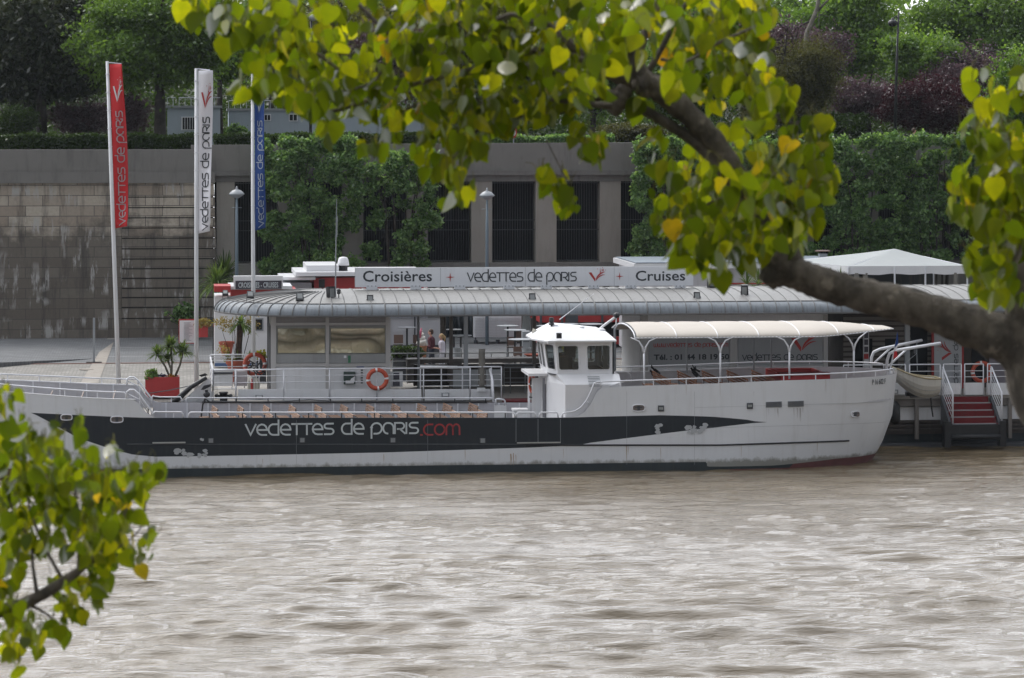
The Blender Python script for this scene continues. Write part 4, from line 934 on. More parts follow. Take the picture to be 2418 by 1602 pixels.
c = P(385, 887, PY + .2); v, f = leaf_cloud([(c.x, c.y, c.z, .17, .12, .07)], 300, .03, 12, shell=.4); arr_mesh('blossoms', v, f, L_purple, t)
def pot(label, px, ytop, ybot, Y, w0, mat=terracotta, name='terracotta_pot'):
    zt_, zb_ = ZP(px, ytop, Y), max(gz(Y), ZP(px, ybot, Y)); zb_ = gz(Y) if abs(zb_ - gz(Y)) < .5 else zb_
    t = thing(name, label, 'plant pot', (XP(px, Y), Y, zb_)); h = zt_ - zb_; b = MB(); x = XP(px, Y)
    b.lathe((x, Y, zb_), [(w0 * .62, 0), (w0 * .92, h * .82), (w0 * 1.02, h * .82), (w0 * 1.05, h), (w0 * .93, h), (w0 * .9, h * .9)], 18); b.build('pot', mat, t, smooth=True, auto=35)
    return t, Vector((x, Y, zt_))
_, q = pot('terracotta pot beside the far red box by the kiosk', 525, 766, 795, 27.5, .42)
t = thing('spotlight', 'black spotlight standing behind the terracotta pot', 'spotlight', (XP(503, 27), 27, gz(27))); b = MB(); a = P(503, 758, 27); b.box(a.x - .15, a.x + .15, 27, 27.12, a.z - .05, a.z + .12); b.tube([(a.x, 27.1, gz(27)), (a.x, 27.1, a.z)], .02); b.build('head', black, t)
t = thing('pot_plant', 'withered yellow plant in the far terracotta pot', 'plant', q); v, f = leaf_cloud([(q.x, q.y, q.z + .25, .3, .25, .3)], 500, .05, 14, shell=.3); arr_mesh('foliage', v, f, L_dry, t)
_, q = pot('leaning terracotta pot left of the palm', 535, 807, 840, 21.5, .33)
t = rt('red_box', 'red square box planter far behind the white flagpole', 'planter', 480, 28); b = MB(); b.bx(463, 491, 765, 797, 28, .9); b.build('box', red, t)
t = thing('pot_plant', 'yellowish ivy spilling from the far red box', 'plant', P(480, 765, 28)); c = P(480, 762, 28.2); v, f = leaf_cloud([(c.x, c.y - .1, c.z, .4, .35, .22)], 900, .045, 15, shell=.3); arr_mesh('foliage', v, f, L_dry, t)
_, q = pot('big terracotta tub at the foot of the palm behind the rail', 562, 850, 905, 17.6, .5)
t = thing('palm_tree', 'small palm with a shaggy brown trunk in front of the kiosk', 'palm', q)
r = random.Random(9); x, y, z = q; b = MB(); top = P(568, 766, 17.6); b.tube([q - Vector((0, 0, .1)), (x + .05, y, z + .7), top], [.16, .13, .15], 10); b.build('trunk', mk_bark('palm_bark', (.05, .03, .022), (.14, .08, .06), 20), t, smooth=True)
b = MB(); blades(b, top, 90, .75, .07, r, .7, 1.1); b.build('fronds', L_yucca, t)
t = thing('pot_plant', 'mixed spiky plants and thin dry twigs around the palm trunk', 'plant', q); b = MB()
for i in range(5): blades(b, (x + r.uniform(-.5, .6), y + r.uniform(-.2, .2), z + .05), 60, .42, .03, r, .9, .6)
b.build('leaves', L_yucca, t); c = Vector((x, y, z))
v, f = leaf_cloud([(c.x - .5, c.y, c.z + 1.5, .6, .3, .5), (c.x + .5, c.y, c.z + 1.6, .45, .3, .5), (c.x - .6, c.y, c.z + .3, .5, .3, .5)], 800, .045, 16, shell=.2); arr_mesh('dry_leaves', v, f, L_dry, t)
b = MB()
for i in range(9): a_ = r.uniform(-.9, .9); b.tube([(x + a_ * .3, y - .1, z), (x + a_ * .7, y - .15, z + 1), (x + a_ * .8 + r.uniform(-.2, .2), y - .1, z + r.uniform(1.3, 2.1))], [.015, .01, .004], 4)
b.build('twigs', bark_d, t)
t = rt('palm_tree', 'pale fan palm against the wall behind the ticket kiosk', 'palm', 515, 34); c = P(512, 675, 34); b = MB(); b.tube([(c.x, 34, gz(34)), c], [.16, .14], 8); b.build('trunk', bark_d, t)
b = MB(); blades(b, c, 150, 1.5, .09, r, .8, .9); b.build('fronds', L_yucca, t)
t = rt('palm_tree', 'dark palm close to the wall left of the grey street lamp', 'palm', 500, 38); c = P(530, 655, 38); b = MB(); b.tube([(c.x, 38, gz(38)), c], [.16, .14], 8); b.build('trunk', bark_d, t)
b = MB(); blades(b, c, 150, 1.7, .08, r, .8, .9); b.build('fronds', L_hedge, t)
def shrub_box(label, px0, px1, py0, py1, Y, mat, n, seed, yellow=False, boxm=darkgrey, ybot=None):
    cx = (px0 + px1) / 2; t = rt('planted_shrub', label, 'shrub', cx, Y); a = P(px0, py1, Y); c = P(px1, py0, Y)
    v, f = leaf_cloud([(a.x + (c.x - a.x) * q, Y, (a.z + c.z) / 2, (c.x - a.x) * .22, .3, (c.z - a.z) * .5) for q in (.2, .5, .8)], n, .045, seed, shell=.6); arr_mesh('foliage', v, f, mat, t)
    b = MB(); b.box(a.x + .1, c.x - .1, Y - .18, Y + .25, a.z - .05, c.z - .12); b.build('inner_twigs', bark_d, t)
    u = thing('planter_box', 'dark box planter under the ' + label.split(' beside')[0].split(' left')[0].split(' right')[0].split(' behind')[0], 'planter', (t.location.x, Y, gz(Y))); b = MB(); b.box(a.x, c.x, Y - .32, Y + .32, gz(Y), a.z); b.build('box', boxm, u)
shrub_box('broad clipped green bush left of the couple under the roof', 927, 1000, 820, 846, 18.2, L_hedge, 4200, 71)
shrub_box('yellow leaved bush behind the wheelhouse aft window', 1474, 1508, 816, 838, 18.3, L_yel, 1500, 72)
shrub_box('yellow leaved bush seen through the wheelhouse window', 1330, 1356, 812, 834, 18.3, L_yel, 900, 73)
shrub_box('yellow topped bush right of the printed screens', 1972, 2040, 800, 832, 18.0, L_yel, 3800, 74)
shrub_box('little yellow bush beside the left cabin corner', 606, 628, 828, 850, 18.0, L_yel, 800, 75)
_, q = pot('terracotta pot between the printed screen and the yellow topped bush', 1964, 826, 858, 17.4, .3)
t = rt('shallow_bowl_planter', 'shallow orange terracotta bowl behind the wheelhouse front', 'planter', 1258, 17.2, z=ZP(1258, 843, 17.2) ); b = MB(); a = P(1258, 842, 17.2)
b.lathe((a.x, a.y, a.z), [(.25, 0), (.36, .1), (.38, .1), (.34, .06)], 16); b.build('bowl', terracotta, t); b = MB(); b.box(a.x - .3, a.x + .3, a.y - .2, a.y + .2, gz(17), a.z); b.build('stand', taupe, t)
for (lab, px, py, Y, m_) in (('spiky green plant on the roof line left of the limb', 1790, 668, 22, L_yucca), ('spiky green plant in front of the marquee', 1960, 664, 22, L_yucca)):
    t = rt('spiky_plant', lab, 'plant', px, Y); c = P(px, py + 4, Y); b = MB(); b.tube([(c.x, Y, gz(Y)), c], .06, 6); b.build('trunk', bark_l, t); b = MB()
    for i in (-.5, 0, .5): blades(b, (c.x + i, Y, c.z), 50, .75, .05, r, 1.0, .6)
    b.build('leaves', m_, t)
t = rt('menu_board', 'white menu board with red frame behind the white flagpole', 'sign', 440, 29); b = MB(); b.bx(422, 462, 754, 812, 29, .06); b.build('frame', red, t)
b = MB(); b.bx(424, 461, 757, 810, 28.97, .02); b.build('sheet', white_clean, t)
b = MB()
for i in range(16): b.bx(434, 434 + rnd.randint(12, 22), 762 + i * 2.8, 763.0 + i * 2.8, 28.955, .01)
b.build('printed_lines', grey, t)
t = thing('metal_post', 'slim galvanised post on a dark base at the quay kerb strip', 'post', G(222, 857, 2)); a = G(222, 857, 2); b = MB(); c = Vector((a.x, a.y, a.z)); zt_ = ZP(220, 751, a.y)
b.box(c.x - .05, c.x + .05, c.y - .04, c.y + .04, gz(a.y), zt_); b.build('post', grey, t); b = MB(); b.box(c.x - .35, c.x + .35, c.y - .2, c.y + .2, gz(a.y) + .005, gz(a.y) + .06); b.build('foot_plate', black, t)
t = rt('drain_cover', 'pale round drain cover ring set in the quay stones', 'drain cover', 204, 19.5); b = MB(); a = G(204, 876, 1.9); b.lathe((a.x, a.y, gz(a.y) + .01), [(.32, 0), (.32, .02), (.26, .02), (.26, .021)], 24); b.build('ring', kerbm, t)

# ------------------------------------------------------------------ people
def capsule(mb, a, b_, ra, rb, n=10):
    a, b_ = Vector(a), Vector(b_); mb.tube([a, b_], [ra, rb], n); mb.ball(a, ra, n=n); mb.ball(b_, rb, n=n)
def remeshed(mb, name, mat, parent, vox=.012):
    o = mb.build(name, mat, parent, smooth=True)
    md = o.modifiers.new('r', 'REMESH'); md.mode = 'VOXEL'; md.voxel_size = vox; md.use_smooth_shade = True
    s_ = o.modifiers.new('s', 'SMOOTH'); s_.iterations = 3; s_.factor = .5
    dg = bpy.context.evaluated_depsgraph_get(); me = bpy.data.meshes.new_from_object(o.evaluated_get(dg)); o.modifiers.clear(); o.data = me; me.materials.clear(); me.materials.append(mat); return o
def person(label, loc, h, face, pose, shirt, trousers, hair, glasses=False, pony=False, group=None):
    """face: heading angle of the gaze in the ground plane; pose: (lean, arm_l, arm_r) hand targets in the body frame"""
    t = thing('person', label, 'person', loc, group); L = Vector(loc); s = h / 1.75; c, n = math.cos(face), math.sin(face)
    W = lambda x, y, z: L + Vector((c * x - n * y, n * x + c * y, z)) * 1.0 if False else L + Vector(((c * x - n * y) * s, (n * x + c * y) * s, z * s))
    b = MB()   # x forward, y left
    for sy in (-1, 1):
        hip, kn, an = W(0, .09 * sy, .92), W(.03 + .05 * sy, .10 * sy, .50), W(-.02 + .09 * sy, .10 * sy, .08)
        capsule(b, hip, kn, .085 * s, .055 * s); capsule(b, kn, an, .055 * s, .036 * s); capsule(b, W(-.04 + .09 * sy, .1 * sy, .045), W(.13 + .09 * sy, .11 * sy, .035), .042 * s, .032 * s)
    capsule(b, W(0, -.06, .97), W(0, .06, .97), .12 * s, .12 * s); capsule(b, W(0, 0, 1.0), W(pose[0], 0, 1.32), .125 * s, .15 * s); capsule(b, W(pose[0], -.13, 1.40), W(pose[0], .13, 1.40), .068 * s, .068 * s)
    capsule(b, W(pose[0], 0, 1.4), W(pose[0] + .02, 0, 1.56), .055 * s, .05 * s)
    arms = []
    for sy, tg in ((1, pose[1]), (-1, pose[2])):
        sh = W(pose[0], .19 * sy, 1.39); hd = W(*tg); mid = (sh + hd) / 2; d = (hd - sh).length; off = math.sqrt(max(0, (.30 * s) ** 2 - (d / 2) ** 2)) if d < .6 * s else 0
        el = mid + Vector((-c * .6, -n * .6, -.8)) * off; capsule(b, sh, el, .052 * s, .04 * s); capsule(b, el, hd, .038 * s, .026 * s); arms.append((sh, el, hd))
        f = (hd - el).normalized(); sd = f.cross(Vector((0, 0, 1))).normalized(); capsule(b, hd, hd + f * .07 * s, .032 * s, .034 * s, 8)
        for k, (o_, l) in enumerate(((-.03, .07), (-.01, .085), (.011, .08), (.03, .062))):
            p0 = hd + f * .09 * s + sd * o_ * s; p1 = p0 + (f + Vector((0, 0, -.35))) * l * .55 * s; p2 = p1 + (f * .5 + Vector((0, 0, -.8))) * l * .45 * s; capsule(b, p0, p1, .0095, .009, 6); capsule(b, p1, p2, .009, .008, 6)
        capsule(b, hd + f * .03 * s - sd * .03 * s, hd + f * .07 * s - sd * .065 * s, .011, .009, 6)
    hx = pose[0] + .03; b.ball(W(hx, 0, 1.65), .098 * s, .085 * s, .118 * s, 14); b.ball(W(hx + .035, 0, 1.595), .055 * s, .05 * s, .06 * s); capsule(b, W(hx + .095, 0, 1.655), W(hx + .118, 0, 1.625), .012 * s, .016 * s, 6)
    for sy in (-1, 1): b.ball(W(hx - .01, .085 * sy, 1.64), .02 * s, .012 * s, .03 * s, 8)
    remeshed(b, 'body', skin_m, t, .0105)
    b = MB()   # shirt over torso and upper arms
    capsule(b, W(0, -.05, .96), W(0, .05, .96), .138 * s, .138 * s); capsule(b, W(0, 0, 1.0), W(pose[0], 0, 1.32), .143 * s, .165 * s); capsule(b, W(pose[0], -.14, 1.395), W(pose[0], .14, 1.395), .082 * s, .082 * s)
    for sh, el, hd in arms: capsule(b, sh, el, .067 * s, .055 * s); capsule(b, el, el.lerp(hd, shirt[1]), .053 * s, .042 * s)
    remeshed(b, 'shirt', shirt[0], t, .014)
    b = MB(); capsule(b, W(0, -.06, .92), W(0, .06, .92), .135 * s, .135 * s)
    for sy in (-1, 1):
        capsule(b, W(0, .09 * sy, .90), W(.03 + .05 * sy, .10 * sy, .50), .102 * s, .075 * s); capsule(b, W(.03 + .05 * sy, .10 * sy, .5), W(-.02 + .09 * sy, .10 * sy, .12), .073 * s, .06 * s)
    remeshed(b, 'trousers', trousers, t, .014)
    b = MB(); b.ball(W(hx - .022, 0, 1.685), .108 * s, .098 * s, .108 * s, 14); b.ball(W(hx - .045, 0, 1.63), .085 * s, .09 * s, .09 * s, 12)
    if pony: capsule(b, W(hx - .1, 0, 1.70), W(hx - .17, 0, 1.62), .04 * s, .055 * s); capsule(b, W(hx - .17, 0, 1.62), W(hx - .15, .0, 1.42), .055 * s, .025 * s)
    remeshed(b, 'hair', hair, t, .012)
    b = MB()
    for sy in (-1, 1): b.ball(W(hx + .088, .034 * sy, 1.665), .014 * s, .026 * s if glasses else .011 * s, .017 * s if glasses else .009 * s, 8)
    if glasses: capsule(b, W(hx + .085, .05, 1.67), W(hx - .01, .088, 1.66), .005, .005, 5); capsule(b, W(hx + .085, -.05, 1.67), W(hx - .01, -.088, 1.66), .005, .005, 5)
    b.build('sunglasses' if glasses else 'eyes', black, t, smooth=True)
    b = MB(); capsule(b, W(hx + .093, -.02, 1.575), W(hx + .093, .02, 1.575), .006, .006, 5); b.build('mouth', paint('lips', (.4, .13, .12)), t)
    return t
brown_hair = paint('brown_hair', (0.07, 0.035, 0.02), .6, .3, 0); blond_hair = paint('blond_hair', (0.50, 0.33, 0.15), .6, .3, 0)
Ym = 22.0
person('man in a maroon shirt and sunglasses walking behind the planter', (XP(1020, Ym), Ym, gz(Ym)), 1.84, R(168), (.03, (.26, .13, 1.06), (.20, -.20, 1.06)), (paint('maroon_shirt', (0.085, 0.018, 0.03), .8), .75), paint('dark_jeans', (0.02, 0.03, 0.05), .8), brown_hair, True)
person('blond girl with a ponytail in a white top beside the man', (XP(1043, Ym), Ym - .35, gz(Ym)), 1.66, R(172), (.03, (.30, .12, 1.12), (.24, -.16, 1.10)), (paint('white_top', (0.66, 0.62, 0.70), .8), .15), paint('white_trousers', (0.6, 0.6, 0.66), .8), blond_hair, False, True)
person('passer-by with brown hair walking above the parapet at right', (XP(2156, 45.2), 45.2, 10.85), 1.78, R(15), (.04, (.1, .2, .9), (.12, -.2, .9)), (paint('black_jacket', (0.02, 0.022, 0.03), .8), .95), paint('grey_trousers', (0.08, 0.08, 0.09), .8), brown_hair)
# giant soft ice cream figure
t = thing('ice_cream_sculpture', 'giant soft ice cream cone figure standing beside the man', 'sculpture', (XP(997, 21.4), 21.4, gz(21.4))); x = XP(996, 21.4); zc = ZP(1000, 817, 21.4)
b = MB(); b.lathe((x, 21.4, gz(21.4)), [(.13, 0), (.14, .05), (.22, zc - gz(21.4) - .02), (.23, zc - gz(21.4))], 16); b.build('cone', paint('wafer_cone', (.42, .17, .09), .7), t, smooth=True)
b = MB(); pts = []; rr = []
for i in range(60):
    a = i * .42; q = i / 59; rad = .17 * (1 - q) ** .8; pts.append((x + rad * math.cos(a), 21.4 + rad * math.sin(a), zc + .05 + .62 * q)); rr.append(.10 * (1 - q * .75))
b.tube(pts, rr, 8); b.ball((x, 21.4, zc + .2), .16, .16, .3); b.build('cream_swirl', paint('cream', (.68, .65, .6), .6), t, smooth=True)
b = MB(); b.tube([(x - .12, 21.3, zc + .35), (x - .02, 21.3, zc + .78)], [.08, .03], 6); b.build('pink_sauce', paint('pink_sauce', (.6, .12, .2), .5), t, smooth=True)

# ------------------------------------------------------------------ pontoon landing stage
PN = 7.0; PFAR = 15.6; DZ = 1.99
pont = thing('landing_pontoon', 'long white railed landing pontoon under a ribbed zinc roof', 'pontoon', (XP(520, PN), PN, 0))
x0, x1 = XP(500, PN), XP(2700, PN)
b = MB(); b.box(x0 + .3, x1, PN + .15, PFAR, DZ - .12, DZ); b.build('deck', deckm, pont)
b = MB(); b.box(x0 + 1, x1, PN + .5, PFAR - .3, -.5, .75); b.build('float_hull', boot, pont)
b = MB(); zz = [(DZ - .12, DZ - .4, taupe)]
b.box(x0 + .4, x1, PN + .2, PN + .45, DZ - .42, DZ - .13); b.build('edge_beam', taupe, pont)
b = MB(); b.box(x0 + .4, x1, PN + .3, PN + .5, 1.02, DZ - .46); b.build('white_hull_band', white, pont)
b = MB()
for z in (1.02, .86, .70): b.box(x0 + .4, x1, PN + .22, PN + .34, z - .10, z - .02)
b.build('lower_boards', taupe_d, pont)
b = MB(); b.box(x0 + .4, x1, PN + .36, PN + .5, .45, 1.0); b.build('dark_boards', taupe_d, pont)
for px in (2166, 2386, 1990, 2600):
    b = MB(); a = XP(px, PN); b.box(a - .07, a + .07, PN + .02, PN + .18, .28, DZ - .14); b.build('pile', taupe, pont)
b = MB(); b.box(XP(2020, PN), x1, PN - .3, PN + .5, -.3, .12); b.build('waterline_ledge', darkgrey, pont)
# rails
def rail(root, pts, ztop, zs, r=.028, posts=None, zb=None, name='railing', mat=None, rb=.014):
    """pts: plan points (x,y)"""
    m = MB(); m.tube([(x, y, ztop) for x, y in pts], r, 7)
    for z in zs: m.tube([(x, y, z) for x, y in pts], rb, 5)
    for (x, y) in (posts or pts): m.tube([(x, y, zb if zb is not None else DZ), (x, y, ztop)], r * .9, 6)
    return m.build(name, mat or rail_m, root, smooth=True)
Zt = ZP(700, 873, PN); Z1, Z2, Z3 = ZP(700, 888, PN), ZP(700, 903, PN), ZP(700, 918, PN)
xs = [XP(q, PN + .1) for q in (557, 670, 778, 890, 1000, 1110)]
rail(pont, [(x, PN + .1) for x in xs], Zt, [Z1, Z2], posts=[(x, PN + .1) for x in xs])
xs2 = [XP(q, PN + .15) for q in (503, 557)]; rail(pont, [(x, PN + .15) for x in xs2], Zt, [Z1, Z2, Z3], posts=[(x, PN + .15) for x in xs2], r=.035)
Yb = PN + 6.6; xs3 = [XP(q, Yb) for q in (497, 548, 577, 612)]; rail(pont, [(x, Yb) for x in xs3], ZP(550, 838, Yb), [ZP(550, q, Yb) for q in (844, 852, 866, 877)], posts=[(x, Yb) for x in xs3])
rail(pont, [(xs2[0], PN + .15), (xs3[0], Yb)], Zt, [Z1, Z2, Z3], posts=[(xs2[0], PN + .15)], r=.035)
for (a, c) in ((562, 668), (672, 776), (781, 888), (892, 995), (1003, 1108), (1112, 1158)):
    b = MB(); b.bx(a, c, 919, 946, PN + .08, .04); b.build('parapet_panel', white, pont)
# open gate section and ramp rail near the wheelhouse
xs = [XP(q, PN + .2) for q in (993, 1042, 1092, 1160, 1184)]
rail(pont, [(x, PN + .2) for x in xs], ZP(1100, 868, PN), [ZP(1100, q, PN) for q in (886, 899, 912)], posts=[(x, PN + .2) for x in xs], r=.03)
b = MB(); b.tube([P(992, 867, PN - .05), P(1080, 868, PN - .05)], .06, 7); b.build('sliding_bar', white, pont, smooth=True)
b = MB(); b.tube([P(1157, 872, PN), P(1163, 900, PN - .6), P(1165, 950, PN - .9)], .05, 6); b.tube([P(1160, 945, PN - .5), P(1163, 900, PN - .5)], .03, 6); b.build('gangway_handrail', rail_m, pont, smooth=True)
b = MB(); b.bx(1070, 1182, 873, 915, PN + 1.4, .05); b.build('wind_panel', paint('wind_panel', (.36, .38, .39), .5, .05, .2), pont)
Yf = 15.2; xs = [XP(q, Yf) for q in (920, 962, 1060, 1160, 1330, 1500)]
rail(pont, [(x, Yf) for x in xs], ZP(1100, 834, Yf), [ZP(1100, 852, Yf), ZP(1100, 866, Yf)], posts=[(x, Yf) for x in xs], zb=DZ, r=.025, mat=grey)
xs = [XP(q, PN + 3) for q in (1190, 1205, 1240, 1262)]
rail(pont, [(x, PN + 3) for x in xs], ZP(1220, 868, PN + 3), [ZP(1220, q, PN + 3) for q in (862, 893, 903)], posts=[(x, PN + 3) for x in xs], r=.02, mat=grey)
# right-hand rails and panels
Yr = PN + .1
for (a, c) in ((1990, 2140), (2146, 2222), (2228, 2268), (2276, 2324), (2330, 2440), (2444, 2560)):
    if a == 2228: continue
    rail(pont, [(XP(a + 2, Yr), Yr), (XP(c - 2, Yr), Yr)], ZP(2200, 861, Yr), [ZP(2200, 877, Yr), ZP(2200, 891, Yr)], r=.026, zb=DZ)
    b = MB(); b.bx(a, c, 904, 933, Yr - .01, .04); b.build('parapet_panel', white, pont)
rail(pont, [(XP(2228, Yr), Yr), (XP(2270, Yr), Yr)], ZP(2200, 861, Yr), [ZP(2200, 877, Yr), ZP(2200, 891, Yr)], r=.026, zb=DZ); b = MB(); b.bx(2229, 2269, 905, 932, Yr, .04); b.build('parapet_panel', white, pont)
# roof
RC = 11.4; half = 4.5
prof = [(4.5, 5.32), (4.5, 5.42), (4.42, 5.56), (4.28, 5.68), (4.05, 5.765), (3.2, 5.92), (2.2, 6.03), (1.1, 6.09), (0, 6.11)]
xc = XP(506, RC) + 4.5; xe = XP(2480, RC)
b = MB(); rings = []
for k in range(0, 25):       # rounded end
    a = R(90 + 180 * k / 24)
    rings.append([(xc + q * math.cos(a), RC - q * math.sin(a) * -1 * -1 if False else RC + q * math.sin(a) * (1), z) for q, z in prof])
near_ring = [(xc, RC - q, z) for q, z in prof]; far_ring = [(xc, RC + q, z) for q, z in prof]
nx_ = 40
fl = [[(xc + (xe - xc) * i / nx_, RC - q, z) for q, z in prof] for i in range(nx_ + 1)]; fr_ = [[(xc + (xe - xc) * i / nx_, RC + q, z) for q, z in prof] for i in range(nx_ + 1)]
def roof_part(idx, name, mat):
    m = MB(); s_ = slice(idx[0], idx[1])
    m.loft([r_[s_] for r_ in rings], False); m.loft([r_[s_] for r_ in fl], False); m.loft([r_[s_] for r_ in fr_], False)
    return m.build(name, mat, pont, smooth=True)
roof_part((4, 9), 'roof', zinc); roof_part((0, 5), 'roof_fascia', zinc_d)
b = MB(); pl = []
for k in range(25): a = R(90 + 180 * k / 24); pl.append((xc + 4.4 * math.cos(a), RC + 4.4 * math.sin(a)))
pl = [(xe, RC + 4.4)] + pl + [(xe, RC - 4.4)]
b.prism(pl, .04, (0, 0, 5.30), (1, 0, 0), (0, 1, 0), (0, 0, 1)); b.build('ceiling', paint('ceiling_paint', (.45, .45, .46)), pont)
b = MB(); x = xc; i = 0
while x < xe:
    for sg in (-1, 1): b.tube([(x, RC + sg * q, z + .012) for q, z in prof], .018 if i % 4 else .03, 4)
    x += .515; i += 1
for k in range(1, 27): a = R(90 + 180 * k / 27); b.tube([(xc + q * math.cos(a), RC + q * math.sin(a), z + .012) for q, z in prof[:-1]], .02, 4)
for k, w_ in ((4, .022),):
    q, z = prof[k]; pts = [(xe, RC - q, z + .01), (xc, RC - q, z + .01)] + [(xc + q * math.cos(R(270 - 180 * j / 24)), RC + q * math.sin(R(270 - 180 * j / 24)), z + .01) for j in range(25)] + [(xc, RC + q, z + .01), (xe, RC + q, z + .01)]
    b.tube(pts, w_, 4)
q, z = prof[0]; b.tube([(xe, RC - q, z), (xc, RC - q, z)] + [(xc + q * math.cos(R(270 - 180 * j / 24)), RC + q * math.sin(R(270 - 180 * j / 24)), z) for j in range(25)] + [(xc, RC + q, z), (xe, RC + q, z)], .04, 5)
b.build('roof_seams', seam_m, pont)
for px, Y, m_, w_ in ((1065, 12, taupe, .07), (1100, 8.2, grey, .08), (1261, 12.5, taupe, .07), (2142, 8.4, grey, .09), (2300, 12, grey, .07)):
    b = MB(); x = XP(px, Y); b.box(x - w_, x + w_, Y - w_, Y + w_, DZ, 5.33); b.build('roof_post', m_, pont)
b = MB(); x = XP(988, 10); b.tube([(x, 10, DZ), (x, 10, 5.33)], .05, 8); b.build('drain_pipe', grey, pont)
# left cabin
Yc = 8.3; cz0, cz1 = DZ, 5.31; fr_m = paint('cabin_frame_paint', (0.47, 0.46, 0.45), .5, .05, .15)
cx0, cx1 = XP(640, Yc), XP(922, Yc)
b = MB(); b.box(cx0 + .02, cx1 - .02, Yc + .1, Yc + 6, cz0, cz1); b.build('cabin_core', paint('cabin_inside', (.25, .25, .25)), pont)
for a, c in ((640, 652), (769, 777), (911, 922)): b = MB(); b.bx(a, c, 744, 946, Yc - .05, .2); b.build('cabin_post', fr_m, pont)
for (a, c) in ((652, 769), (777, 911)):
    b = MB(); b.bx(a, c, 744, 762, Yc, .06); b.build('transom_panel', paint('transom', (.27, .26, .26)), pont)
    b = MB(); b.bx(a, c, 762, 769, Yc - .03, .1); b.bx(a, c, 858, 867, Yc - .03, .1); b.build('window_frame', fr_m, pont)
    b = MB(); b.bx(a, c, 769, 836, Yc + .02, .03); f_ = b.build('window', paint('window_border', (.26, .27, .26)), pont)
    g = MB(); n_ = 20; A = []
    for j in range(n_ + 1):
        row = []
        for i in range(n_ + 1):
            p = P(a + 4 + (c - a - 6) * i / n_, 776 + 58 * j / n_, Yc - .0); row.append((p.x, Yc - .01 + .006 * math.sin(i * .5 + j * .2), p.z))
        A.append(row)
    g.loft(A, False); g.build('painted_reflection_film', film, f_, smooth=True)
    b = MB(); b.bx(a, c, 836, 858, Yc, .05); b.build('grey_panel', paint('grey_panel', (.33, .34, .34)), pont)
    b = MB(); b.bx(a, c, 867, 946, Yc, .05); b.build('white_panel', white, pont)
b = MB(); b.bx(822, 828, 840, 857, Yc - .02, .02); b.build('green_exit_sticker', paint('green_sticker', (.02, .2, .09)), pont)
b = MB(); b.bx(812, 818, 840, 846, Yc - .02, .02); b.build('white_sticker', white_clean, pont)
b = MB(); b.box(cx0 - .02, cx0 + .02, Yc + 1.2, Yc + 3.0, cz0, cz1 - .5); b.box(cx0 - .04, cx0 + .02, Yc + 3.6, Yc + 3.8, cz0, cz1 - .3); b.build('side_door', darkgrey, pont)
t = thing('green_post_box', 'dark green wall box with a white logo on the cabin front', 'box', (XP(825, Yc), Yc - .2, ZP(825, 906, Yc)))
b = MB(); b.bx(812, 839, 879, 908, Yc - .22, .22); b.build('box', paint('green_box', (.03, .06, .05)), t); b = MB(); b.bx(816, 836, 899, 906, Yc - .235, .01); b.prism([(0, 0), (.2, 0), (.2, .2), (.05, .1)], .01, P(826, 901, Yc - .24), (1, 0, 0), (0, 0, 1), (0, 1, 0)); b.build('white_label', white_clean, t)
t = thing('notice', 'white paper notice with blue heading beside the green box', 'notice', (XP(848, Yc), Yc - .06, ZP(848, 911, Yc))); b = MB(); b.bx(841, 860, 868, 912, Yc - .03, .02); b.build('sheet', white_clean, t); b = MB(); b.bx(842, 859, 866, 868, Yc - .045, .01); b.build('blue_heading', cbl, t)
b = MB()
for q in range(6): b.bx(852, 857, 873 + q * 6, 876 + q * 6, Yc - .045, .01)
b.build('pictograms', darkgrey, t)
t = thing('advertising_stand', 'white poster stand with a dark picture right of the cabin', 'sign', (XP(936, 8.6), 8.6, DZ)); b = MB(); b.bx(920, 951, 878, 914, 8.6, .1); b.build('frame', white, t); b = MB(); b.bx(929, 943, 881, 897, 8.57, .02); b.bx(928, 944, 899, 912, 8.57, .02); b.build('picture', paint('poster_print', (.09, .09, .12), .5, .8, .3, (.3, .12, .12), 12), t)
# bar counter, brown
t = thing('bar_counter', 'long grey-brown wooden bar counter with a dark niche under the roof', 'counter', (XP(1100, 12.6), 12.6, DZ))
b = MB(); b.bx(962, 1330, 846, 859, 12.6, .9); b.bx(962, 977, 859, 905, 12.6, .8); b.bx(1058, 1090, 859, 905, 12.7, .8); b.build('wooden_body', taupe, t)
b = MB(); b.bx(977, 1330, 859, 912, 13.2, .3); b.build('dark_niche', taupe_d, t)
b = MB()
for q in (864, 870, 876): b.bx(1145, 1330, q, q + 2, 12.55, .03)
b.build('steel_slats', grey, t)
t = thing('red_carpet_landing', 'red carpeted landing step between the pontoon gate and the wheelhouse', 'steps', (XP(1210, 6.3), 6.2, 1.3)); b = MB(); b.bx(1190, 1255, 946, 956, 6.6, 1.0); b.bx(1190, 1255, 956, 962, 6.45, 1.1); b.bx(1190, 1255, 962, 985, 6.3, 1.2); b.build('steps', redcarpet, t)
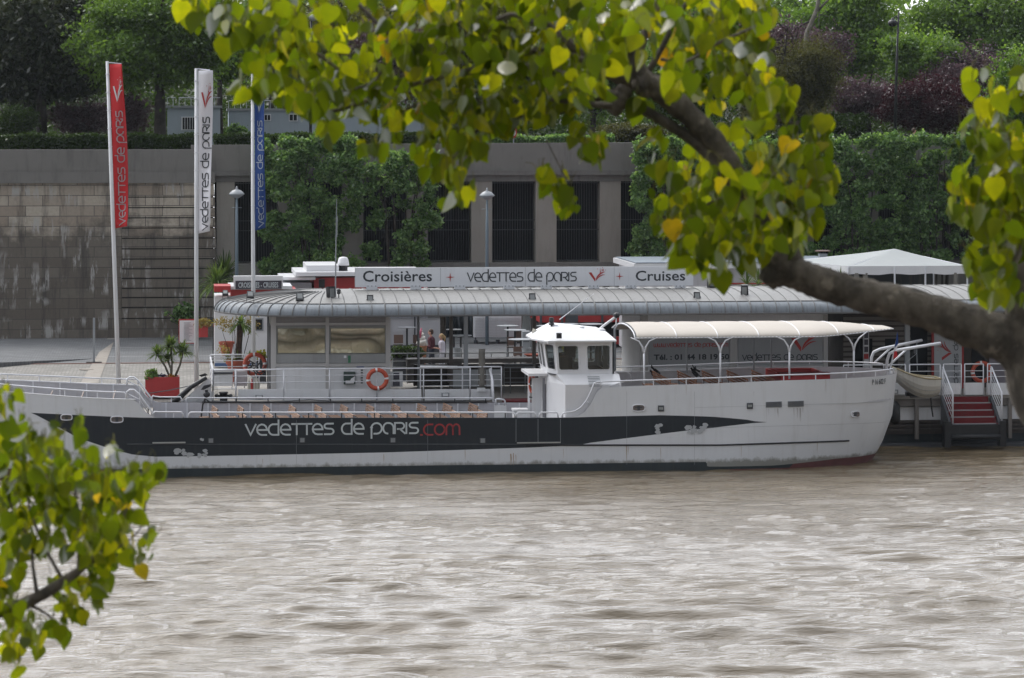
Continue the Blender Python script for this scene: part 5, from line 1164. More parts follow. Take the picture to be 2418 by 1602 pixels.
# closed parasol
t = thing('closed_parasol', 'closed grey parasol wrapped in its cover on the pontoon rail', 'parasol', (XP(1136, PN), PN + .3, DZ)); a = P(1138, 946, PN + .3)
b = MB(); b.tube([(a.x, a.y, DZ), (a.x, a.y, ZP(1136, 826, PN))], .035, 6); b.build('pole', grey, t); b = MB(); z0, z1 = ZP(1136, 915, PN), ZP(1136, 826, PN); rg = []
for i in range(14):
    q = i / 13; rr_ = .155 - .045 * q; rg.append([(a.x + rr_ * (1 + .16 * math.sin(k * 2.6 + i * .5)) * math.cos(k * math.pi / 8), a.y + rr_ * math.sin(k * math.pi / 8), z0 + (z1 - z0) * q) for k in range(16)])
b.loft(rg, True, True); b.build('folded_cloth', gcloth, t, smooth=True); b = MB(); b.bx(1128, 1146, 917, 925, PN - .05, .3); b.build('clamp', white, t)
# second cabin with printed screens
Y2 = 9.4; b = MB(); b.box(XP(1512, Y2), XP(1955, Y2), Y2 + .05, Y2 + 5, DZ, 5.31); b.build('cabin_core', white, pont)
for (a, c, d, e) in ((1512, 1530, 744, 905), (1724, 1741, 790, 880), (1945, 1953, 744, 905)): b = MB(); b.bx(a, c, d, e, Y2 - .04, .15); b.build('cabin_post', fr_m, pont)
def screen(a, c, lab):
    b = MB(); b.bx(a, c, 790, 862, Y2, .04); return b.build('printed_screen', screen_m, pont)
s1 = screen(1532, 1722, ''); s2 = screen(1743, 1943, '')
m = MB(); o = P(1544, 820, Y2 - .006); stroke_text(m, 'www.vedeTTes de paRIS.com', o, (1, 0, 0), (0, 0, 1), (0, -1, 0), XP(1722, Y2) - o.x - .05, ZP(1544, 813, Y2) - o.z + .02, .022); m.build('web_address_lettering', redtext, s1)
font_text('phone_lettering', 'Tél. : 01 44 18 19 50', 1544, 1722, 851, 836, Y2 - .006, signtext, s1, -.005, .03)
m = MB(); o = P(1753, 851, Y2 - .006); stroke_text(m, 'vedeTTes de paRIS', o, (1, 0, 0), (0, 0, 1), (0, -1, 0), XP(1930, Y2) - o.x, ZP(1753, 839, Y2) - o.z, .032); m.build('name_lettering', signtext, s2)
m = MB(); o = P(1891, 831, Y2 - .006); logo(m, o, (1, 0, 0), (0, 0, 1), (0, -1, 0), .55); m.build('logo_print', redtext, s2)
b = MB(); b.bx(1528, 1955, 862, 866, Y2 - .05, .2); b.build('cabin_sill', rail_m, pont)
# dark cabin at the right end
Y3 = 10.6; b = MB(); b.bx(1990, 2520, 740, 950, Y3, 4); b.build('dark_cabin_wall', taupe_d, pont)
b = MB()
for q in range(748, 930, 12): b.bx(1992, 2200, q, q + 9, Y3 - .04, .04)
b.build('board_cladding', taupe, pont)
for (a, c, d, e) in ((2015, 2060, 800, 870), (2090, 2120, 800, 905), (2150, 2190, 770, 905), (2295, 2325, 740, 900)): b = MB(); b.bx(a, c, d, e, Y3 - .06, .03); b.build('painted_dark_doorway', void, pont)  # flat near-black slabs, painted as the shade in open doorways
b = MB(); b.bx(2336, 2520, 742, 905, Y3 - .05, .05); b.build('light_panel', paint('mauve_panel', (.24, .22, .25)), pont)
t = thing('vertical_banner', 'upright white banner with red logo and sideways lettering by the stairs', 'banner', (XP(2240, 10.2), 10.2, DZ))
b = MB(); b.bx(2200, 2276, 745, 938, 10.25, .05); b.build('red_frame', red, t); b = MB(); b.bx(2206, 2271, 742, 938, 10.22, .02); s_ = b.build('sheet', paint('banner_sheet', (.50, .52, .55)), t)
m = MB(); stroke_text(m, 'vedeTTes de paRIS', P(2262, 930, 10.21), (0, 0, 1), (-1, 0, 0), (0, -1, 0), 3.2, .15, .024); m.build('lettering', signtext, s_)
m = MB(); logo(m, P(2248, 834, 10.21), (0, 0, 1), (-1, 0, 0), (0, -1, 0), .42); m.v = [(x, y, z) for x, y, z in m.v]; m.build('logo_print', redtext, s_)
t = thing('photo_column', 'narrow white column with small photographs beside the yellow topped bush', 'sign', (XP(2045, 10.2), 10.2, DZ)); b = MB(); b.bx(2039, 2052, 775, 880, 10.2, .12); b.build('column', white, t)
for d, e in ((786, 799), (802, 815), (819, 832)): b = MB(); b.bx(2041, 2050, d, e, 10.17, .02); b.build('photograph', paint('photo_print', (.1, .09, .12), .5, .8, .3, (.3, .2, .2), 20), t)
b = MB(); b.bx(2040, 2051, 836, 848, 10.17, .02); b.build('red_label', red, t)
t = thing('leaning_steps', 'white steps with handrail leading up beside the photo column', 'steps', (XP(2010, 12), 12, DZ)); b = MB()
for k in range(4): b.tube([P(1982, 858 - k * 4.5 + 4, 11.5), P(2038, 830 - k * 4.5 + 6 + 5, 11.5)], .02, 5)
for q, y in ((1982, 856), (2000, 847), (2018, 838), (2036, 829)): b.tube([P(q, y, 11.5), P(q, 880, 11.5)], .02, 5)
b.build('handrail', rail_m, t); b = MB(); b.bx(1989, 2000, 812, 876, 11.3, .2); b.build('newel', white, t)
# stairs
t = thing('boarding_stairs', 'red carpeted boarding stairs going down from the pontoon', 'stairs', (XP(2280, 6), 6, 0))
xa, xb = XP(2230, PN), XP(2333, PN); zs = [DZ, 1.74, 1.48, 1.24, 1.0]
for i in range(4):
    b = MB(); y1 = PN - .02 - .3 * i; b.box(xa, xb + .05 * i, y1 - .30, y1, zs[i + 1] - .03, zs[i + 1]); b.box(xa, xb + .05 * i, y1 - .02, y1, zs[i + 1], zs[i] - .03); o = b.build('step', redcarpet, t); b = MB(); b.box(xa, xb, y1 - .32, y1 - .29, zs[i + 1] - .03, zs[i + 1] + .012); b.build('step_edge', grey, o)
b = MB()
for x in (xa - .1, xb + .12): b.hexa([(x - .05, PN - 1.3, .35), (x + .05, PN - 1.3, .35), (x + .05, PN, .9), (x - .05, PN, .9), (x - .05, PN - 1.3, 1.05), (x + .05, PN - 1.3, 1.05), (x + .05, PN, DZ), (x - .05, PN, DZ)])
b.build('stringer', darkgrey, t)
b = MB(); b.box(xa - .35, xa - .1, PN - 1.4, PN - 1.0, .1, 1.1); b.box(xb + .1, xb + .35, PN - 1.4, PN - 1.0, .1, 1.1); b.box(xa - .1, xb + .1, PN - 1.35, PN - 1.15, .55, .95); b.build('landing_frame', black, t)
b = MB(); b.tube([(xa - .1, PN - 1.45, .5), (xb + .1, PN - 1.45, .5)], .1, 10); b.build('fender_roller', black, t, smooth=True)
for x in (xa - .08, xb + .12):
    b = MB(); b.tube([(x, PN, 3.12), (x, PN - .1, 3.12), (x + .1, PN - 1.2, 2.2), (x + .1, PN - 1.2, 1.0)], .035, 7)
    for k in range(1, 6): b.tube([(x, PN, 3.12 - .2 * k), (x + .1, PN - 1.2, 2.2 - .2 * k)], .012, 4)
    b.tube([(x, PN, 3.12), (x, PN, DZ)], .03, 6); b.build('handrail', rail_m, t, smooth=True)
# bollard box and bits on the pontoon edge, left
b = MB(); b.bx(494, 505, 925, 946, PN - .1, .1); b.build('corner_guard', white, pont)
t = thing('black_bollard', 'big black double mooring bollard at the left end of the pontoon', 'bollard', (XP(528, PN - .3), PN - .2, DZ)); b = MB(); a = P(528, 940, PN - .15); b.lathe((a.x, a.y, DZ - .05), [(.17, 0), (.17, .05), (.15, .08), (.15, .42), (.17, .45), (.17, .5)], 14); b.tube([(a.x - .28, a.y, DZ + .3), (a.x + .28, a.y, DZ + .3)], .05, 8); b.ball((a.x - .27, a.y, DZ + .3), .08); b.ball((a.x + .27, a.y, DZ + .3), .08); b.build('post', black, t, smooth=True); b = MB(); b.box(a.x - .4, a.x + .4, a.y - .2, a.y + .3, DZ - .12, DZ - .04); b.build('base', black, t)
t = thing('white_locker', 'white low locker behind the left pontoon rail', 'locker', (XP(535, 9.5), 9.5, DZ)); b = MB(); b.bx(503, 548, 884, 912, 9.5, 1); b.build('body', white, t); b = MB(); b.bx(501, 550, 879, 884, 9.4, 1.2); b.build('lid', darkgrey, t)
t = thing('pink_cabinet', 'pale pink cabinet behind the rail beside the lifebuoy', 'cabinet', (XP(570, 9.8), 9.8, DZ)); b = MB(); b.bx(553, 584, 877, 912, 9.8, .7); b.build('body', paint('pale_pink', (.5, .45, .47)), t)
def lifebuoy(label, px, py, Y, r0=.36, rr_=.085, tilt=0, skew=1.0):
    c = P(px, py, Y); t = thing('lifebuoy', label, 'lifebuoy', c, 'orange lifebuoys'); b = MB(); b2 = MB(); n1, n2 = 32, 10
    for i in range(n1):
        A = []
        for ii in (i, i + 1):
            a = 2 * math.pi * ii / n1; A.append([(c.x + (r0 + rr_ * math.cos(k * 2 * math.pi / n2)) * math.cos(a) * skew, c.y + rr_ * math.sin(k * 2 * math.pi / n2) + tilt * math.sin(a), c.z + (r0 + rr_ * math.cos(k * 2 * math.pi / n2)) * math.sin(a)) for k in range(n2)])
        (b2 if i % 8 == 0 else b).loft(A, True)
    b.build('ring', orange, t, smooth=True); b2.build('reflective_band', white_clean, t, smooth=True); return t
lifebuoy('orange lifebuoy hung on the pontoon rail right of the green box', 891, 896, PN + .02)
lifebuoy('orange lifebuoy behind diving bottles at the left cabin corner', 602, 861, 10.2, .40)
lifebuoy('orange lifebuoy on the rail right of the boarding stairs', 2318, 879, PN + 1.2, .37)
lifebuoy('orange lifebuoy hooked beside the open wheelhouse door', 1256, 905, 3.2, .3, .09, skew=.35)
t = thing('gas_bottles', 'bundle of pale gas bottles and cords before the left lifebuoy', 'gas bottles', (XP(602, 9), 9, DZ))
for k, q in enumerate((588, 595, 602, 609)):
    b = MB(); a = P(q, 912, 9); b.lathe((a.x, 9, DZ), [(.055, 0), (.055, .6), (.02, .7), (.02, .78)], 10); b.build('bottle', paint('bottle_paint', (.45, .42, .36)) if k != 1 else red, t, smooth=True)
b = MB(); r = random.Random(4)
for i in range(14): a = P(590 + r.uniform(0, 30), 860 + r.uniform(-6, 14), 8.8); b.tube([a, a + Vector((r.uniform(-.2, .2), 0, r.uniform(-.25, .1))), a + Vector((r.uniform(-.2, .2), 0, r.uniform(-.4, 0)))], .025, 5)
b.build('cords', black, t)
t = thing('gangway_ramp', 'white folded gangway with a black ram leaning at the pontoon corner', 'gangway', (XP(470, PN), PN, 1.6))
b = MB(); b.hexa([P(400, 975, PN - .5), P(440, 975, PN - .5), P(440, 975, PN + .5), P(400, 975, PN + .5), P(492, 893, PN - .5), P(500, 905, PN - .5), P(500, 905, PN + .5), P(492, 893, PN + .5)]); b.prism([(0, 0), (1.6, 1.2), (1.6, 0)], .1, P(400, 972, PN - .4), (1, 0, 0), (0, 0, 1), (0, 1, 0)); b.build('frame', white, t)
b = MB(); b.tube([P(405, 957, PN - .6), P(450, 915, PN - .6), P(488, 892, PN - .6)], [.12, .1, .07], 8); b.build('black_ram', black, t, smooth=True)
b = MB(); b.prism([(0, 0), (.12, .16), (.42, .22), (.36, .12), (.12, .0)], .06, P(474, 921, PN - .8), (1, 0, 0), (0, 0, 1), (0, 1, 0)); b.prism([(0, .1), (.25, .18), (.36, .1), (.1, .04)], .06, P(469, 893, PN - .8), (1, 0, 0), (0, 0, 1), (0, 1, 0)); b.build('black_hook', black, t)
# long roof sign
YS = 11.25
t = thing('roof_sign', 'long white Croisieres and Cruises sign board on the zinc roof', 'sign', (XP(1240, YS), YS, 6.1))
b = MB(); b.bx(838, 1637, 629, 679, YS, .06); bd = b.build('board', paint('sign_white', (.74, .76, .80), .4, .03, .12), t)
b = MB()
for q in (878, 982, 1086, 1202, 1290, 1402, 1490, 1606): b.bx(q - 13, q + 13, 674, 687, YS - .01, .08)
b.build('bracket_plates', paint('sign_white2', (.72, .74, .78), .4, .03, .12), t)
b = MB()
for q in (878, 982, 1086, 1202, 1290, 1402, 1490, 1606):
    for k in (-9, 0, 9): a = P(q + k, 676, YS - .012); b.box(a.x - .02, a.x + .02, YS - .02, YS - .01, a.z - .02, a.z + .02)
    a = XP(q, YS); b.box(a - .03, a + .03, YS + .06, YS + .5, 6.05, 6.2)
for q in (838, 1040, 1240, 1450): b.bx(q, q + .7, 630, 679, YS - .003, .01)
b.build('bolts', grey, t)
YF = YS - .005
font_text('lettering', 'Croisières', 857, 1020, 666, 639, YF, signtext, bd, -.005, .012)
font_text('lettering', 'Cruises', 1501, 1618, 664, 639, YF, signtext, bd, -.005, .012)
m = MB(); o = P(1104, 665, YF); stroke_text(m, 'vedeTTes de paRIS', o, (1, 0, 0), (0, 0, 1), (0, -1, 0), XP(1361, YF) - o.x, ZP(1104, 645, YF) - o.z, .045); m.build('lettering', signtext, bd)
m = MB(); c = P(1063, 655, YF); star4(m, c, .19); c = P(1463, 653, YF); star4(m, c, .17); logo(m, P(1405, 665, YF), (1, 0, 0), (0, 0, 1), (0, -1, 0), .36); m.build('red_logo_and_stars', redtext, bd)
# roof fittings
def floodlight(label, px, py, Y, w_=.25, tilt=.6, big=False, rz=0):
    c = P(px, py, Y); t = thing('floodlight', label, 'floodlight', c, 'black floodlights on the zinc roof'); t.rotation_euler = (0, 0, rz)
    rzM = Matrix.Rotation(0, 3, 'Z'); b = MB(); h = w_ * (1.35 if not big else 1.7); rm = Matrix.Rotation(-tilt, 3, 'X')
    def T(x, y, z): return Vector(c) + rm @ Vector((x, y, z))
    def bxx(m, x0, x1, y0, y1, z0, z1): m.hexa([T(x0, y0, z0), T(x1, y0, z0), T(x1, y1, z0), T(x0, y1, z0), T(x0, y0, z1), T(x1, y0, z1), T(x1, y1, z1), T(x0, y1, z1)])
    bxx(b, -w_ / 2, w_ / 2, -.04, .05 if not big else .16, -h / 2, h / 2); b.build('housing', black, t)
    b = MB(); bxx(b, -w_ * .36, w_ * .36, -.046, -.041, -h * .33, h * .33); b.build('lamp_glass', paint('lamp_glass', (.22, .23, .23), .3), t)
    b = MB(); b.tube([c + Vector((-w_ / 2 - .01, 0, 0)), c + Vector((-w_ / 2 - .01, 0, -h * .85)), c + Vector((w_ / 2 + .01, 0, -h * .85)), c + Vector((w_ / 2 + .01, 0, 0))], .012, 5); b.build('bracket', black, t)
floodlight('black floodlight tilted back at the far left of the zinc roof', 591, 696, 8.6, .26, .9); floodlight('black floodlight over the middle of the rounded roof end', 708, 701, 8.2, .28, .75)
floodlight('small black floodlight just right of the antenna on the roof', 874, 707, 8.0, .25, .5); floodlight('small black floodlight under the name lettering of the roof sign', 1257, 703, 8.0, .25, .5)
floodlight('small black floodlight below the word Cruises', 1646, 700, 8.0, .25, .5); floodlight('black floodlight half behind the poplar limb', 2040, 692, 8.0, .25, .5)
floodlight('black floodlight on the outer left rim of the roof', 532, 692, 11.6, .2, 1.0)
floodlight('large black speaker shaped floodlight beside the antenna foot', 783, 692, 8.6, .30, .1, True, .5); floodlight('large dark hooded floodlight left of the poplar limb', 1758, 687, 8.6, .27, -.1, True, -.3)
floodlight('white faced floodlight on the roof crest under the leaves', 1682, 666, 11.3, .32, 0, True, .4)
t = thing('roof_camera', 'small black camera on a stalk next to the antenna', 'camera', P(800, 704, 8.5)); b = MB(); a = P(800, 695, 8.5); b.lathe((a.x, a.y, a.z), [(.05, 0), (.08, .04), (.06, .1), (.09, .14), (.05, .2)], 8); b.tube([a, a - Vector((0, 0, .25))], .02); b.build('body', black, t)
t = thing('antenna', 'tall thin whip antenna rising from the zinc roof', 'antenna', P(793, 700, 9)); b = MB(); b.tube([P(792, 700, 9), P(793, 600, 9), P(795, 470, 9)], [.035, .025, .012], 5); b.tube([P(796, 560, 9.05), P(797, 510, 9.05)], .01, 4); b.build('mast', grey, t)

# ------------------------------------------------------------------ the tour boat
BW = 6.2; HB = BW / 2
boat = thing('tour_boat', 'long white river cruise boat with a black flash and lettering along its side', 'boat', (XP(1100, 0), HB, 0))
def tab(pts):
    xs_ = [p[0] for p in pts]; zs_ = [p[1] for p in pts]
    return lambda x: float(np.interp(x, xs_, zs_))
def ptab(l, Y=0.0): return tab(sorted((XP(px, Y), ZP(px, py, Y)) for px, py in l))
XT1 = XP(300, 0); XBOW = XP(-430, 0); XAa = XP(1830, 0); XSt = XP(2112, HB) 
def halfb(x): return HB * max(0.0, 1 - max(0, (XT1 - x) / (XT1 - XBOW)) ** 1.7)
top = ptab([(-430, 905), (0, 928), (215, 941), (322, 944), (330, 958), (343, 973), (360, 985), (375, 987), (1331, 987), (1361, 984), (1382, 972), (1398, 950), (1414, 915), (1560, 910), (1700, 905.5), (1850, 899)])
_top0 = top; XL = XP(1850, 0); zL = _top0(XL)
def top(x):
    if x < XL: return _top0(x)
    return zL + (x - XL) * .012
ptop = ptab([(75, 978), (170, 981), (340, 986.9), (1331, 986.9), (1430, 984), (1560, 981), (1640, 983), (1700, 985), (1800, 991), (1850, 997)])
pbot = ptab([(75, 978.3), (118, 1000), (183, 1035), (262, 1061), (314, 1074), (367, 1079), (445, 1078), (560, 1076), (907, 1069), (1260, 1057), (1375, 1051), (1385, 1047), (1640, 1015), (1850, 997.3)])
XPa, XPb = XP(75, 0), XP(1850, 0)
def Xs(s): return XSt - .95 * s ** 2.2
def Xa(s): return XAa - 2.6 * s ** 1.5
bl_z = tab([(XP(-430, 0), .28), (XP(1690, 0), .28), (XP(1700, 0), .13), (XP(1860, 0), .10), (XP(1950, 0), .10), (XP(2060, 0), .26), (XP(2200, 0), .3)])
NS = 150
def station(k, s, ext=0.0):           # k in 0..NS straight, then 24 on the quarter ellipse; returns x, y(near side)
    if k <= NS:
        x = XBOW + (XAa - 2.6 - XBOW) * k / NS; return x, HB - halfb(x)
    th = (k - NS) / 28 * math.pi / 2; xa = Xa(s); x00 = XAa - 2.6
    # from x00 straight to xa then ellipse
    if k - NS <= 6: return x00 + (xa - x00) * (k - NS) / 6, 0.0
    th = (k - NS - 6) / 26 * math.pi / 2; e = 2 / 2.3
    return xa + (Xs(s) - xa) * math.sin(th) ** e, HB - HB * math.cos(th) ** e
KT = NS + 32
def rows(x):
    zt = top(x)
    zp, zq = (ptop(x), pbot(x)) if XPa < x < XPb else (None, None)
    if zp is None: zp = zq = ptop(XPa) if x <= XPa else ptop(XPb)
    zp = min(zp, zt - .0005); return [zt, zp, zq, max(.75, 0) if zq > .8 else zq - .01, bl_z(x), 0.0, -.5]
cols_ = []
def side(sign):
    b = [MB() for _ in range(4)]; ring = []
    for k in range(KT + 1):
        x0_, _ = station(k, 0); rz = rows(x0_); col_ = []
        for z in rz:
            s = max(0, min(1, 1 - z / 3.17)); x, y = station(k, s); col_.append(Vector((x, y if sign < 0 else BW - y, z)))
        ring.append(col_)
    return ring
hwm = N('hull_white'); hn1 = hwm.noise(.5, (1, 1, 1.5), 6, .6); hn2 = hwm.noise(1.7, (2.4, 1, .16), 7, .7); hn3 = hwm.noise(5, det=6, rough=.7)
hc = hwm.mix(hn1, (.60, .62, .65), (.74, .755, .78)); hc = hwm.mix(hwm.ramp(hn2, [(.52, 0), (.74, .28)]), hc, (.42, .41, .39)); hc = hwm.mix(hwm.ramp(hn3, [(.70, 0), (.78, .4)]), hc, (.30, .24, .19))
hg = hwm.n('NewGeometry'); hsp = hwm.n('SeparateXYZ'); hwm.l(hg.outputs['Position'], hsp.inputs[0]); hz_ = hwm.math('ADD', hsp.outputs[2], hwm.math('MULTIPLY', hwm.noise(3.5, (1, 1, .6), 6, .7), -.5)); hmr = hwm.n('MapRange'); hmr.inputs['From Min'].default_value = .16; hmr.inputs['From Max'].default_value = .02; hmr.inputs['To Min'].default_value = 0; hmr.inputs['To Max'].default_value = .75; hwm.l(hz_, hmr.inputs['Value']); hc = hwm.mix(hmr.outputs[0], hc, (.13, .125, .09))
hwm.pbsdf(hc, .38, 0, hwm.bump(hwm.noise(.9, (1, 1, .6), 3), .5, .05)); hull_white = hwm.m
mats = [hull_white, navy, hull_white, boot, antifoul]
hb = MB()
for sg in (-1, 1):
    rg = side(sg); n_ = 7
    for k in range(KT):
        for j in range(n_ - 1):
            q = [rg[k][j], rg[k + 1][j], rg[k + 1][j + 1], rg[k][j + 1]]
            if abs(q[0].z - q[3].z) < .002 and abs(q[1].z - q[2].z) < .002: continue
            xm = (q[0].x + q[1].x) / 2
            mi = 0
            if j == 1 and XPa < xm < XPb: mi = 1
            if j >= 4:
                mi = 3 if xm < XP(1690, 0) else 4
                if xm < XP(262, 0) : mi = 4
                if j == 4 and XP(1690, 0) < xm < XP(1880, 0): mi = 3
            hb.add(q if sg < 0 else q[::-1], [(0, 3, 2, 1)], mi)
hull = hb.build('hull', mats, boat, smooth=True); 
try: hull.data.set_sharp_from_angle(angle=R(40))
except Exception: pass
# merge seams so that shading is continuous
import bmesh
bm = bmesh.new(); bm.from_mesh(hull.data); bmesh.ops.remove_doubles(bm, verts=bm.verts, dist=.0008); bm.to_mesh(hull.data); bm.free()
# inner bulwark and decks
def inner(sg, x0, x1, zd, name, mat):
    m = MB(); A = []
    n_ = 60
    for i in range(n_ + 1):
        x = x0 + (x1 - x0) * i / n_; y = HB - halfb(x) + .09
        if x > XAa: q = min(1, (x - XAa) / (XSt - .1 - XAa)); y = HB - (HB - .09) * max(0, (1 - q ** 2.3)) ** (1 / 2.3)
        Y_ = y if sg < 0 else BW - y; A.append([(x, Y_, top(x) - .001), (x, Y_, min(zd, top(x) - .01))])
    m.loft(A, False); return m.build(name, mat, boat)
ZD, ZB, ZA = 1.05, 1.95, 2.35
X_b, X_m, X_w, X_s, X_e = XBOW + .3, XP(345, 0), XP(1335, 0), XP(1412, 0), XSt - .12
for sg in (-1, 1):
    inner(sg, X_b, X_m, ZB, 'bow_bulwark', lilac); inner(sg, X_m, X_s, ZD, 'bulwark', lilac); inner(sg, X_s, X_e, ZA, 'stern_bulwark', lilac)
def deck(x0, x1, z, name, mat):
    m = MB(); n_ = 40; A = []
    for i in range(n_ + 1):
        x = x0 + (x1 - x0) * i / n_; y = HB - halfb(x) + .05
        if x > XAa: q = min(1, (x - XAa) / (XSt - .1 - XAa)); y = HB - (HB - .05) * max(0, (1 - q ** 2.3)) ** (1 / 2.3)
        A.append([(x, y, z), (x, BW - y, z)])
    m.loft(A, False); return m.build(name, mat, boat)
deck(X_b, X_m + .2, ZB, 'fore_deck', deckm); deck(X_m, X_s + .3, ZD, 'main_deck', paint('dark_deck', (.16, .155, .15), .8)); deck(X_s, X_e, ZA, 'aft_deck', deckm)
b = MB(); b.box(X_m, X_m + .05, .1, BW - .1, ZD, ZB); b.box(X_s, X_s + .05, .1, BW - .1, ZD, ZA); b.build('deck_step', lilac, boat)
# bulwark caps
def cap(sg, x0, x1, mat, name='bulwark_cap', n_=50, w_=.16, dz=.02, r0=None):
    m = MB(); A = []
    for i in range(n_ + 1):
        x = x0 + (x1 - x0) * i / n_; y = HB - halfb(x) + .045
        if x > XAa: q = min(1, (x - XAa) / (XSt - .05 - XAa)); y = HB - (HB - .045) * max(0, (1 - q ** 2.3)) ** (1 / 2.3)
        Y_ = y if sg < 0 else BW - y; z = top(x); h = w_ / 2; A.append([(x, Y_ - h, z - .02), (x, Y_ + h, z - .02), (x, Y_ + h, z + dz), (x, Y_ - h, z + dz)])
    m.loft(A, True, True); return m.build(name, mat, boat)
cap(1, XP(480, 0), XP(1190, 0), black, w_=.2, dz=.035); cap(1, X_b, X_m, rail_m, w_=.12); cap(1, X_s + .1, XAa + .6, rail_m, w_=.12); cap(-1, X_b, XP(320, 0), white, w_=.10, dz=.01, n_=40)
# bulwark ribs on the far side
b = MB(); x = X_b + 1
while x < X_s:
    y = BW - (HB - halfb(x)) - .09 - .04; zd = ZB if x < X_m else ZD
    b.box(x, x + .05, y - .03, y + .04, zd, top(x) - .02); x += 1.0 if x < X_m else .80
b.build('bulwark_ribs', rail_m, boat)
b = MB(); x = XP(110, 5)
while x < X_m - .4: y = HB; b.hexa([(x, .9, ZB), (x + .05, .9, ZB), (x + .05, BW - 1, ZB), (x, BW - 1, ZB), (x + .2, .9, ZB + .75), (x + .24, .9, ZB + .75), (x + .24, BW - 1, ZB + .75), (x + .2, BW - 1, ZB + .75)]); x += 1.17
b.build('bow_bench_backs', paint('grey_brown_wood', (.22, .17, .14), .7), boat)
# boat rails
def brail(sg, x0, x1, dz, sp, r=.028, pmat=None, n_=40, endcurve=True, off=.0, first=0):
    pts = []
    for i in range(n_ + 1):
        x = x0 + (x1 - x0) * i / n_; y = HB - halfb(x) + .05
        if x > XAa: q = min(1, (x - XAa) / (XSt - .02 - XAa)); y = HB - (HB - .05) * max(0, (1 - q ** 2.3)) ** (1 / 2.3)
        pts.append(Vector((x, y if sg < 0 else BW - y, top(x) + dz)))
    m = MB(); P0, P1 = pts[0], pts[-1]
    m.tube([P0 + Vector((-.02, 0, -dz)), P0 + Vector((-.01, 0, -.06))] + [P0 + Vector((.04, 0, 0))] + pts[1:-1] + [P1 + Vector((-.04, 0, 0)), P1 + Vector((.01, 0, -.06)), P1 + Vector((.02, 0, -dz))], r, 7)
    o = m.build('hand_rail', rail_m, boat, smooth=True); m = MB(); x = x0 + sp * .6
    while x < x1 - .2:
        q = min(range(len(pts)), key=lambda i: abs(pts[i].x - x)); p = pts[q]; m.tube([(x, p.y, top(x)), (x, p.y, p.z)], r * .75, 5); x += sp
    if len(m.v): m.build('rail_posts', pmat or rail_m, boat)
brail(-1, XBOW + 1, XP(296, 0), .24, 1.17); brail(1, XBOW + 1, XP(325, 6), .22, 1.17)
brail(-1, XP(447, 0), XP(1215, 0), .19, 1.2, pmat=black); brail(-1, XP(363, 0), XP(431, 0), .2, 1.2); brail(-1, XP(1221, 0), XP(1264, 0), .19, .8); brail(-1, XP(1275, 0), XP(1317, 0), .19, .8)
brail(1, XP(440, 6.2), XP(1165, 6.2), .17, 1.2, pmat=black); brail(1, XP(360, 6.2), XP(428, 6.2), .2, 1.2)
brail(-1, XP(1420, 0), XP(2100, 2.4), .2, 1.22, n_=70); brail(1, XP(1440, 6.2), XP(2080, 4.5), .2, 1.4, n_=60)
b = MB(); b.tube([P(q, y, .06) for q, y in ((1327, 986), (1328, 978), (1333, 975), (1345, 974), (1358, 971), (1372, 962), (1385, 946), (1395, 926), (1403, 906), (1408, 903), (1420, 902))], .028, 7)
b.tube([P(q, y, .06) for q, y in ((1386, 947), (1391, 955))], .025, 6); b.tube([P(q, y, .06) for q, y in ((1440, 912), (1470, 903), (1480, 898))], .025, 6); b.build('curved_hand_rail', rail_m, boat, smooth=True)
for Y_ in (.06, 6.1):
    b = MB(); dx = 0 if Y_ < 1 else 18
    b.tube([P(q + dx * 0, y - (0 if Y_ < 1 else 30), Y_) for q, y in ((300, 941), (300, 926), (306, 921), (316, 921), (327, 930), (345, 955), (358, 972), (358, 986))], .035, 7); b.tube([P(q, y - (0 if Y_ < 1 else 30), Y_) for q, y in ((301, 930), (330, 944), (352, 978))], .02, 5); b.build('stair_rail', rail_m, boat, smooth=True)
# hull lettering and fittings
m = MB(); YH = -.003; o = P(580, 1028, YH); stroke_text(m, 'vedeTTes de paRIS', o, (1, 0, 0), (0, 0, 1), (0, -1, 0), XP(988, 0) - o.x, ZP(580, 1003, 0) - o.z, .062, .004); m.build('hull_lettering', whitetext, boat)
m = MB(); o = P(993, 1027.5, YH); stroke_text(m, '.com', o, (1, 0, 0), (0, 0, 1), (0, -1, 0), XP(1086, 0) - o.x, ZP(993, 1003, 0) - o.z, .06, .004); m.build('hull_lettering_red', hullred, boat)
# registration number follows the rounded stern
def stern_y(x, z):
    s = max(0, min(1, 1 - z / 3.17)); xa, xs_ = Xa(s), Xs(s)
    if x <= xa: return 0.0
    q = min(1, (x - xa) / (xs_ - xa)); return HB - HB * max(0, 1 - q ** 2.3) ** (1 / 2.3)
fo = font_text('registration_number', 'P 16 602 F', 2048, 2086, 905, 892, 1.6, signtext, boat, -.003, .006)
lo = parent_world(boat)
for v in fo.data.vertices: v.co.y = stern_y(v.co.x + lo.x, v.co.z + lo.z) - .008 - lo.y
b = MB(); pts = []
for i in range(40):
    px = 1240 + (2006 - 1240) * i / 39; y = 1051.5 if px < 1700 else 1051.5 - (px - 1700) * .032; p = P(px, y, 0); p.y = stern_y(p.x, p.z); p = P(px, y, p.y); p.y = stern_y(p.x, p.z) - .005; pts.append(p)
b.tube(pts, .035, 6); b.build('rubbing_strake', black, boat, smooth=True)
b = MB(); b.tube([P(300, 1049.5, -.003), P(1240, 1049.5, -.003)], .014, 5); b.build('weld_seam', paint('seam_paint', (.07, .08, .09), .4), boat)
